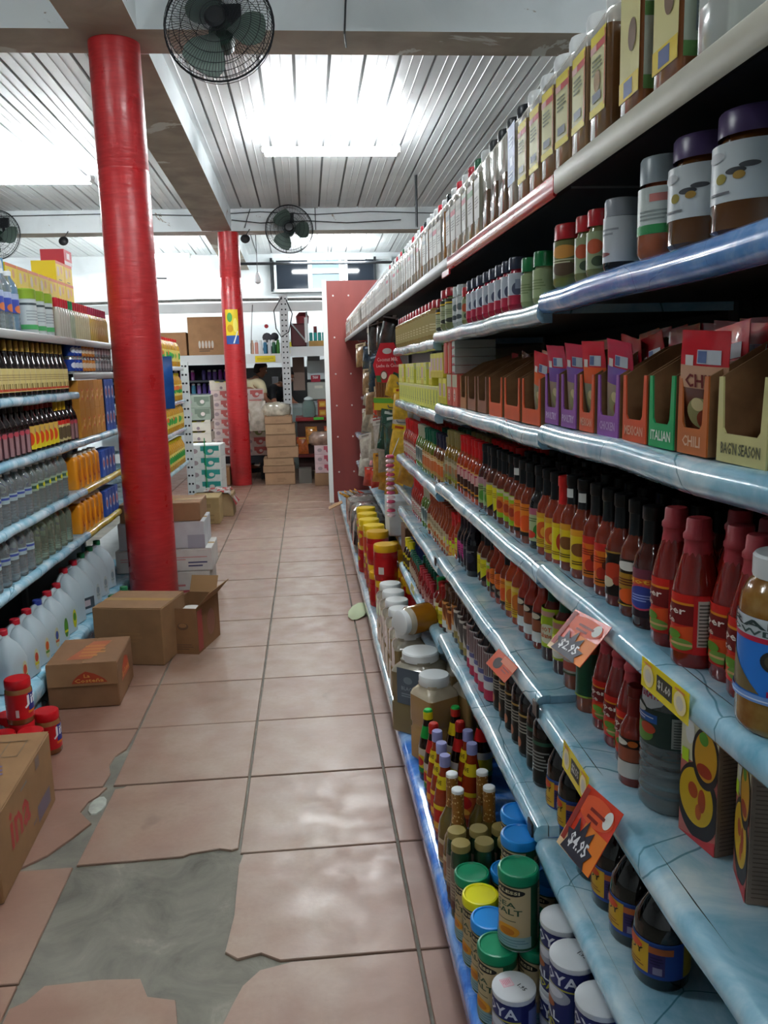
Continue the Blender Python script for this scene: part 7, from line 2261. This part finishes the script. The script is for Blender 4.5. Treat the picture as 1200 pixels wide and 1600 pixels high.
# fruit cartons stacked round the far column
def fruit_carton(face, dot, w=.31, d=.4, h=.13, open_top=False):
    p = P('fruit_carton', 'carton')
    m = M(face, .6, var=.06, scale=12)
    p.part('carton', MB().box((-w / 2, -d / 2, 0), (w / 2, d / 2, h - (.03 if open_top else .004)), m, bev=.003))
    if open_top:
        p.part('end_flap', MB().prism([(-w / 2, 0), (w / 2, 0), (w / 2, .035), (w * .3, .035), (w * .24, .008), (-w * .24, .008), (-w * .3, .035), (-w / 2, .035)], -d / 2, -d / 2 + .004, m, 'y', xf=Matrix.Translation((0, 0, h - .03))))
        p.part('fruit', MB().lathe([(0, .02), (.03, .015), (.042, 0), (.03, -.02), (0, -.025)], M(dot, .45), 10, xf=Matrix.Translation((-.06, -.1, h - .03))).lathe([(0, .02), (.03, .015), (.042, 0), (.03, -.02), (0, -.025)], M(dot, .45), 10, xf=Matrix.Translation((.06, -.1, h - .03))))
        mb = MB()
        mb.ell(front(-d / 2 - .0006), 0, h * .25, .02, .02, '#8c7c84', .0003)
    else:
        p.part('lid', MB().box((-w / 2 + .001, -d / 2 + .001, h - .0039), (w / 2 - .001, d / 2 - .001, h), m))
        mb = MB()
        S = front(-d / 2 - .0003)
        mb.rect(S, -w * .1, h * .5, w * .46, h * .92, dot, .0003)
        mb.ell(S, w * .15, h * .45, w * .16, h * .3, dot, .0005)
        mb.ell(S, w * .2, h * .5, w * .08, h * .16, '#d8ccc8', .0007)
        mb.ell(S, -w * .28, h * .5, w * .1, h * .2, '#9c8c90', .0005)
    p.part('print', mb)
    return p


FCP, FCG = fruit_carton('#cdbdb8', '#b8605c'), fruit_carton('#c4c4b4', '#7c8c5c')
FCO = fruit_carton('#d0cabc', '#c9c024', open_top=True)
FCT = fruit_carton('#cfd3d0', '#2c8c84', .36, .32, .13)
pal = thing('pallet', 'dark pallet stand beneath the pink fruit cartons', 'pallet', (-1.02, 12.0, .0005))
for x in (-.38, 0, .38):
    ob('block', MB().box((x - .05, -.22, 0), (x + .05, .22, .24), M('#1d1e22', .7)).mesh('block', smooth=False), pal)
ob('deck', MB().box((-.46, -.24, .2405), (.5, .24, .345), M('#22242a', .6)).mesh('deck', smooth=False), pal)
for ci, (x, n, z0) in enumerate(((-1.16, 7, .346), (-.73, 4, .346))):
    for i in range(n):
        (FCP if (ci == 0 or i < 2 or i > 3) else FCG).put(f'pink printed fruit carton {"left" if ci == 0 else "right"} of the far column, {nth(i + 1)} up' if (ci == 0 or i < 2) else f'green printed fruit carton right of the far column, {nth(i + 1)} up', (x + rnd.uniform(-.008, .008), 11.95, z0 + .1305 * i), 0, 'fruit cartons round the far column')
for i in range(3):
    FCP.put(f'red printed fruit carton in front of the man, {nth(i + 1)} of the upper three', (-.78 + .01 * i, 11.95, .346 + .1305 * (i + 4)), radians(3 * i - 3), 'red fruit cartons in front of the man')
FCO.put('open fruit tray on top of the carton column left of the far column', (-1.17, 11.95, .346 + .1305 * 7), 0, 'open fruit trays')
st0 = thing('low_stand', 'low dark stand under the yellow fruit trays', 'stand', (-1.36, 10.75, .0005))
ob('top', MB().box((-.17, -.2, .50), (.17, .2, .53), M('#3a3836', .7)).mesh('top', smooth=False), st0)
for sx in (-.15, .15):
    for sy in (-.18, .18):
        ob('leg', MB().box((sx - .02, sy - .02, 0), (sx + .02, sy + .02, .4995), M('#3a3836', .7)).mesh('leg', smooth=False), st0)
for i in range(3):
    FCO.put(f'open tray of yellow fruit, {nth(i + 1)} up the left stack', (-1.36, 10.75, .531 + .1305 * i), 0, 'open fruit trays')
CLR = fruit_carton('#8f9a8c', '#6c7a6c', .33, .36, .15)
for i in range(2):
    CLR.put(f'grey green clear box above the yellow fruit trays, {("lower", "upper")[i]} of two', (-1.36, 10.75, .924 + .1505 * i), 0, 'grey green boxes')
for i in range(4):
    FCT.put(f'white carton with teal print and green strap, {nth(i + 1)} up the strapped stack', (-1.14, 9.42, .2005 + .1305 * i), radians(-4), 'strapped white cartons')
o = tag(ob('green_strap', MB().box((-1.14, 9.245, .2), (-1.13, 9.252, .80), M('#1f9a5c', .4)).mesh('green_strap', smooth=False)), 'green plastic strap down the front of the white cartons', 'strap')
plain_box('floor_box', 'brown box beneath the strapped white cartons', -1.32, -.96, 9.26, 9.58, .0005, .2, '#7a6044', tape=False)
plain_box('tan_box', 'square tan cardboard box alone on the tiles beyond the near column', -1.2, -.92, 8.37, 8.72, .0005, .27, '#a08a60', [('r', -.6, .62, .4, .76, '#8a7550'), ('r', -.7, .3, .6, .36, '#8a7550'), ('r', -.2, .1, .6, .2, '#8a7550')], tape=False)
t = plain_box('wrapped_box', 'box under torn shiny red and white plastic behind the tan box', -1.08, -.82, 8.8, 9.1, .0005, .24, '#9a8462', tape=False)
pv, pf = [], []
rr = random.Random(5)
for j in range(9):
    for i in range(9):
        pv.append((-.17 + .34 * i / 8 + rr.uniform(-.012, .012), -.17 + .34 * j / 8, .25 + .03 * rr.random() - .14 * max(0, i - 6) / 2))
pf = [(j * 9 + i, j * 9 + i + 1, j * 9 + i + 10, j * 9 + i + 9) for j in range(8) for i in range(8)]
fm = MB().add(pv, [f for k, f in enumerate(pf) if (k * 7) % 5 < 3], M('#c4b8b4', .12, coat=.8)).add(pv, [f for k, f in enumerate(pf) if (k * 7) % 5 >= 3], M('#b04a4c', .12, coat=.8))
ob('plastic_film', fm.mesh('plastic_film'), t)
t = plain_box('open_carton', 'open brown carton on the floor before the dark pallet', -1.37, -1.075, 11.28, 11.55, .0005, .24, '#8f6a48', tape=False)
for s in (-1, 1):
    ob('flap', MB().box((0, -.12, 0), (.13, .12, .004), M('#9a744f', .75), xf=Matrix.Translation((s * .14, 0, .242)) @ Matrix.Rotation(radians(-35 if s > 0 else 215), 4, 'Y')).mesh('flap', smooth=False), t)

# shrink wrapped cartons in the middle of the back
zz = .0005
for i, (w, h, dx) in enumerate(((.40, .165, 0), (.42, .09, -.01), (.40, .10, -.01), (.41, .15, .05), (.40, .16, .03), (.39, .14, .03), (.36, .10, .01))):
    plain_box('wrapped_carton', f'brown shrink wrapped carton, {nth(i + 1)} from the floor in the middle stack', -.4 - w / 2 + dx, -.4 + w / 2 + dx, 11.15, 11.5, zz, zz + h, ('#93755a', '#8f7258', '#967a5e')[i % 3], [('l', -.2, .25, .4, .6, 3, '#7c6048'), ('r', -1, .92, 1, 1, '#7a5f48')], group='shrink wrapped cartons', tapec='#b0a090')
    zz += h + .0012
wr = thing('wrapped_bundle', 'loose plastic wrapped bundle sagging on top of the middle carton stack', 'bundle', (-.42, 11.32, zz))
rr = random.Random(9)
mb = MB()
rings = []
for q, z in ((.9, 0), (1.0, .02), (1.02, .1), (.9, .15), (.5, .175)):
    rings.append([((.2 * q + rr.uniform(-.012, .012)) * cos(a), (.17 * q) * sin(a), z + (.0 if z == 0 else rr.uniform(-.006, .006))) for a in [2 * pi * i / 22 for i in range(22)]])
mb.loft(rings, M('#a8a090', .15, coat=.7, var=.3, scale=16))
ob('bundle', mb.mesh('bundle'), wr)
ob('carton', MB().box((-.15, -.12, 0), (.17, .12, .012), M('#8a6a4c', .7)).mesh('carton', smooth=False), wr)
cl = tag(ob('plastic_film', MB().add(*packet_mesh(.22, .4, .06, 11), M('#9a9084', .12, coat=.8, var=.3, scale=12)).mesh('plastic_film')), 'crumpled clear film bulging off the left side of the middle carton stack', 'film')
cl.location = (-.66, 11.25, .72)

# red counter with jars, boxes and the register
ct = thing('counter', 'dark red counter shelf beside the middle carton stack', 'counter', (.45, 12.0, .0005))
ob('top', MB().box((-.62, -.25, .80), (.9, .35, .85), M('#7a1f22', .4)).mesh('top', smooth=False), ct)
ob('front_board', MB().box((-.6, -.2, .1), (.88, -.18, .7995), M('#3a2420', .6)).mesh('front_board', smooth=False), ct)
for x in (-.6, .84):
    ob('leg', MB().box((x, -.17, 0), (x + .05, .3, .7995), M('#4a2622', .6)).mesh('leg', smooth=False), ct)
ob('low_shelf', MB().box((-.6, -.32, .30), (.88, -.2005, .34), M('#6a2422', .5)).mesh('low_shelf', smooth=False), ct)
CH = {c: bag(c, c2, '#d9b04c', .16, .24, 20 + i, .05, hook=False) for i, (c, c2) in enumerate((('#a8402c', '#b05c2c'), ('#8f2c2c', '#a03a30'), ('#b5702c', '#c08034'), ('#7a3028', '#8f4030')))}
for i, c in enumerate(('#a8402c', '#b5702c', '#8f2c2c', '#a8402c', '#7a3028', '#8f2c2c')):
    CH[c].put(f'orange red snack bag under the red counter, {nth(i + 1)} from the left', (-.09 + .13 * i, 11.72, .345 + .14 * (i % 2)), 0, 'snack bags under the counter')
jar = P('glass_jar', 'jar')
jar.part('body', MB().lathe([(0, .004), (.08, 0), (.095, .02), (.1, .12), (.085, .2), (.06, .23), (.06, .24)], M('#b8ccc8', .05, trans=.85, ior=1.2), 16))
jar.part('lid', MB().lathe([(.065, .238), (.065, .262), (.02, .285), (0, .285)], M('#c4d0d0', .2), 16))
jar.put('round clear glass jar on the red counter', (.02, 11.9, .8508))
RB_ = carton('red_gold_box', .13, .12, .12, '#8a3a2c', [('r', -.7, .15, .7, .8, '#b8862c'), ('r', -.5, .3, .5, .6, '#c9a84c')])
for i in range(4):
    RB_.put(f'red and gold box on the counter, {("lower left", "lower right", "upper left", "upper right")[i]} of four', (.21 + .135 * (i % 2), 11.88, .8508 + .1205 * (i // 2)), 0, 'red and gold boxes on the counter')
tag(ob('green_tag', MB().box((.08, 11.735, .815), (.22, 11.745, .85), M('#4fae3c', .5)).mesh('green_tag', smooth=False)), 'bright green tag on the red counter edge', 'tag')
rg = thing('register', 'grey cash register with keys on the back counter', 'register', (.16, 12.75, 1.0))
ob('body', MB().box((-.15, -.1, .06), (.17, .15, .32), M('#a5aaa2', .5), bev=.012).mesh('body'), rg)
ob('display', MB().box((-.04, -.112, .23), (.08, -.1005, .27), M('#c4c8b8', .4)).mesh('display', smooth=False), rg)
ob('keyboard', MB().prism([(-.2, 0), (-.1, .05), (-.1, 0)], -.16, .26, M('#8c9296', .5), 'x').mesh('keyboard', smooth=False), rg)
for i in range(8):
    ob('key', MB().box((-.02 + .03 * i, -.165, .022), (.0 + .03 * i, -.14, .04), M('#4a4c58', .5)).mesh('key', smooth=False), rg)
bk = thing('back_counter', 'grey glass topped counter carrying the cash register', 'counter', (.3, 12.75, .0005))
ob('top', MB().box((-.55, -.25, .96), (.8, .4, .999), M('#9aa4a4', .3)).mesh('top', smooth=False), bk)
ob('front_glass', MB().box((-.53, -.24, .05), (.78, -.23, .9595), M('#8c9c98', .15)).mesh('front_glass', smooth=False), bk)
for i, (x0, x1, z0, z1, c, lb) in enumerate(((.02, .42, 1.36, 1.66, '#cfdadd', 'large white paper sheet pinned behind the register'), (.03, .22, 1.64, 1.78, '#8c949a', 'grey folded cloth hanging above the white sheet'), (-.2, -.02, 1.2, 1.7, '#8a7468', 'brown hanging strip beside the white rack post'))):
    tag(ob('wall_sheet', MB().box((x0, 13.0 - .02 * i, z0), (x1, 13.008 - .02 * i, z1), M(c, .5)).mesh('wall_sheet', smooth=False)), lb, 'sheet')
sgn = thing('small_sign', 'small dark red sign standing on the cash register', 'sign', (.13, 12.72, 1.325))
ob('board', MB().box((-.06, -.01, 0), (.08, .01, .1), M('#9a1c34', .4)).mesh('board', smooth=False), sgn)
mb = MB()
mb.txt(front(-.0105), 'TNW', -.035, .045, .05, .085, M('#e0d8d8'), .0004)
ob('print', mb.mesh('print'), sgn)
screen = unit('partition_board', 'dark board behind the two people closing off the back counter')
ob('board', MB().box((-.98, 13.75, .0005), (.9, 13.78, 1.56), M('#3a3a3a', .7, var=.3, scale=4)).mesh('board', smooth=False), screen)
for i, (x, z, c) in enumerate(((-.5, 1.3, '#8c8c90'), (-.36, 1.2, '#a8443c'), (-.42, 1.06, '#6c9c2c'), (-.3, 1.06, '#4a5a8c'))):
    o = tag(ob('small_pack', MB().box((-.05, -.02, 0), (.05, .02, .11), M(c, .4), bev=.004).mesh('small_pack')), f'small coloured pack on the dark board ledge, {nth(i + 1)} of four', 'pack', 'packs behind the people')
    o.location = (x, 13.71, z)
    ob('ledge', MB().box((x - .08, 13.65, z - .02), (x + .08, 13.7495, z - .0005), M('#4a5048', .6)).mesh('ledge', smooth=False), screen)
# pink cartons by the red end panel
plain_box('floor_box', 'brown box under the pink cartons beside the red end panel', .06, .4, 10.9, 11.2, .0005, .165, '#8a6c50', tape=False, cat='box')
PK = fruit_carton('#c9b0b4', '#b05060', .30, .28, .12)
for i in range(3):
    PK.put(f'pink patterned carton by the end panel, {nth(i + 1)} from the floor box', (.22, 11.05, .1665 + .1205 * i), 0, 'pink cartons by the end panel')
o = tag(ob('wrapped_sack', MB().loft([[((.2 * q) * (1 if cos(a) > 0 else -1) * abs(cos(a)) ** .6, .13 * q * (1 if sin(a) > 0 else -1) * abs(sin(a)) ** .6, z) for a in [2 * pi * i / 18 for i in range(18)]] for q, z in ((.85, 0), (1, .03), (1, .11), (.7, .17))], M('#7a6254', .4, var=.3, scale=14, coat=.3)).mesh('wrapped_sack')), 'brown wrapped sack on top of the pink cartons', 'sack')
o.location = (.2, 11.05, .5285)
tag(ob('grey_block', MB().box((-.15, 11.2, .0005), (.02, 11.4, .2), M('#5a5650', .8)).mesh('grey_block')), 'dull grey box on the floor between the carton stacks', 'box')


# ================================================================ two people behind the cartons
def skin_body(name, pts, edges, root, m, sub=2):
    me = bpy.data.meshes.new(name)
    me.from_pydata([p[:3] for p in pts], edges, [])
    me.materials.append(m)
    o = bpy.data.objects.new(name, me)
    COL.objects.link(o)
    md = o.modifiers.new('skin', 'SKIN')
    md.use_smooth_shade = True
    if not me.skin_vertices:
        bpy.context.view_layer.objects.active = o
    for i, p in enumerate(pts):
        sv = me.skin_vertices[0].data[i]
        r = p[3]
        sv.radius = r if isinstance(r, tuple) else (r, r)
        sv.use_root = (i == root)
    sd = o.modifiers.new('sub', 'SUBSURF')
    sd.levels = sd.render_levels = sub
    return o


SKIN, HAIR = M('#8f5f48', .5), M('#241a18', .6)


def person(label_, loc, rotz, lean, shirt, trousers, arm_r, arm_l, H=1.7, head_turn=0.0, head_pitch=0.0, sleeve=True):
    """standing figure facing -Y before rotz; lean bends the trunk forward"""
    root = thing('person', label_, 'person', loc, rotz)
    k = H / 1.7
    cl, sl = cos(lean), sin(lean)

    def up(x, y, z):     # trunk point: z above the hips, bent forward
        return (x, y * cl - z * sl, .93 * k + z * cl + y * sl)
    hip = (0, 0, .93 * k)
    P_ = [hip + ((.155, .115),), up(0, 0, .15) + ((.15, .105),), up(0, 0, .34) + ((.17, .115),), up(0, 0, .47) + ((.12, .085),), up(0, 0, .53) + (.055,), up(0, -.01, .58) + (.052,)]
    P_ += [up(.19, 0, .44) + (.06,), up(-.19, 0, .44) + (.06,)]
    P_ += [arm_r[0] + (.042,), arm_r[1] + (.03,), arm_l[0] + (.042,), arm_l[1] + (.03,)]
    P_ += [(.1, 0, .86 * k, .095), (.11, -.02, .48 * k, .062), (.115, .02, .09 * k, .042), (-.1, 0, .86 * k, .095), (-.11, -.02, .48 * k, .062), (-.115, .02, .09 * k, .042), (.12, -.15, .045, .036), (-.12, -.15, .045, .036)]
    E_ = [(0, 1), (1, 2), (2, 3), (3, 4), (4, 5), (3, 6), (3, 7), (6, 8), (8, 9), (7, 10), (10, 11), (0, 12), (12, 13), (13, 14), (0, 15), (15, 16), (16, 17), (14, 18), (17, 19)]
    body = skin_body('body', P_, E_, 0, SKIN)
    body.parent = root
    # clothing follows the body: slightly fuller skins
    def grow(i, d):
        p = P_[i]
        r = p[3]
        return p[:3] + ((r[0] + d, r[1] + d) if isinstance(r, tuple) else r + d,)
    mid = lambda a, b, t: tuple(a[i] + (b[i] - a[i]) * t for i in range(3))
    sh = [grow(0, .012), grow(1, .016), grow(2, .014), grow(3, .012), grow(6, .016), grow(7, .016), mid(P_[6], P_[8], .75) + (.062,), mid(P_[7], P_[10], .75) + (.062,)]
    s_ = skin_body('shirt', sh, [(0, 1), (1, 2), (2, 3), (3, 4), (3, 5), (4, 6), (5, 7)], 0, M(shirt, .8, var=.06, scale=10))
    s_.parent = root
    tr = [(0, 0, .94 * k, (.162, .122)), (.1, 0, .85 * k, .105), (.11, -.02, .48 * k, .075), (.115, .02, .1 * k, .06), (-.1, 0, .85 * k, .105), (-.11, -.02, .48 * k, .075), (-.115, .02, .1 * k, .06)]
    t_ = skin_body('trousers', tr, [(0, 1), (1, 2), (2, 3), (0, 4), (4, 5), (5, 6)], 0, M(trousers, .8))
    t_.parent = root
    for s in (1, -1):
        ob('shoe', MB().loft([[(s * .118 + .046 * q * cos(a), -.07 + .13 * q * sin(a), z) for a in [i * pi / 7 for i in range(14)]] for q, z in ((.95, 0), (1, .02), (.9, .06), (.5, .09))], M('#1c1a1a', .5)).mesh('shoe'), root)
    # head with face, ears and hair
    hc = up(0, -.035, .70)
    hd = ob('head', None, root, hc, (head_pitch + lean * .4, 0, head_turn))
    hd.empty_display_size = .02
    mb = MB()
    rings = []
    for z, rx, ry, dy in ((-.115, .03, .035, -.03), (-.1, .045, .058, -.022), (-.06, .06, .08, -.008), (-.02, .069, .09, 0), (.03, .075, .096, .004), (.07, .07, .09, .008), (.1, .052, .066, .01), (.115, .02, .028, .012)):
        rings.append([(rx * sin(a), dy - ry * cos(a), z) for a in [2 * pi * i / 18 for i in range(18)]])
    mb.loft(rings, SKIN)
    mb.loft([[(.012 * q * cos(a), -.092 - d, z + .012 * q * sin(a)) for a in [2 * pi * i / 8 for i in range(8)]] for q, d, z in ((1.3, -.01, -.005), (1.1, .008, -.012), (.6, .02, -.02), (.2, .022, -.022))], SKIN)
    for s in (-1, 1):
        mb.lathe([(0, .012), (.018, .01), (.024, 0), (.02, -.006), (0, -.008)], SKIN, 10, xf=Matrix.Translation((s * .073, .005, -.005)) @ Matrix.Rotation(s * radians(80), 4, 'Y') @ Matrix.Scale(1.4, 4, (1, 0, 0)))
        mb.lathe([(0, -.008), (.009, -.006), (.011, 0), (.009, .006), (0, .008)], M('#e4e0dc', .2), 8, xf=Matrix.Translation((s * .03, -.083, .008)))
        mb.lathe([(0, -.004), (.005, -.003), (.005, .003), (0, .004)], M('#1c1412', .2), 8, xf=Matrix.Translation((s * .03, -.0925, .008)))
        mb.box((s * .03 - .015, -.096, .026), (s * .03 + .015, -.088, .031), HAIR)
    mb.loft([[(.022 * cos(a), -.083 - .006 * q, -.058 + .006 * sin(a) * q) for a in [2 * pi * i / 10 for i in range(10)]] for q in (1, .6)], M('#7a3c38', .5))
    face = ob('face', mb.mesh('face'), hd)
    mb = MB()
    rings = []
    for z, rx, ry, dy in ((-.085, .045, .03, .055), (-.05, .072, .062, .04), (0, .079, .078, .03), (.045, .081, .09, .018), (.08, .074, .094, .012), (.108, .055, .07, .012), (.124, .02, .03, .014)):
        rings.append([(rx * sin(a), dy - ry * cos(a), z) for a in [2 * pi * i / 18 for i in range(18)]])
    ob('hair', MB().loft(rings, HAIR).mesh('hair'), hd)
    # hands with five fingers
    for (wr, el, s) in ((arm_r[1], arm_r[0], 1), (arm_l[1], arm_l[0], -1)):
        w, e = Vector(wr), Vector(el)
        d = (w - e).normalized()
        side = d.cross(Vector((0, 0, 1))).normalized()
        nrm = side.cross(d)
        pts = [tuple(w - d * .01) + (.026,), tuple(w + d * .045) + ((.038, .017),), tuple(w + d * .085) + ((.036, .015),)]
        ed = [(0, 1), (1, 2)]
        for f, (off, L) in enumerate(((-.03, .055), (-.01, .07), (.011, .066), (.03, .05))):
            b = w + d * .088 + side * off
            i0 = len(pts)
            pts += [tuple(b + d * L * .5 - nrm * .006) + (.0085,), tuple(b + d * L - nrm * .022) + (.0075,)]
            ed += [(2, i0), (i0, i0 + 1)]
        i0 = len(pts)
        tb = w + d * .03 - side * s * .03
        pts += [tuple(tb + d * .02 - side * s * .02) + (.011,), tuple(tb + d * .05 - side * s * .035) + (.0085,)]
        ed += [(1, i0), (i0, i0 + 1)]
        h = skin_body('hand', pts, ed, 0, SKIN, 1)
        h.parent = root
    return root


# bpy needs the skin data layer: add it through the modifier API once per mesh
person('person in a cream short sleeved shirt seen from behind, bending over the counter', (-.93, 12.72, .0005), radians(128), radians(24), '#cfc3a0', '#3a3a3e',
       ((.26, -.22, 1.12), (.2, -.42, 1.0)), ((-.27, -.18, 1.1), (-.22, -.38, .98)), 1.66, radians(-25), radians(14))
person('person in a black shirt reaching down beside the cream shirted one', (-.68, 13.16, .0005), radians(60), radians(38), '#15161a', '#2c2c30',
       ((.28, -.36, 1.02), (.22, -.56, .93)), ((-.26, -.38, 1.0), (-.2, -.58, .94)), 1.6, radians(10), radians(10))
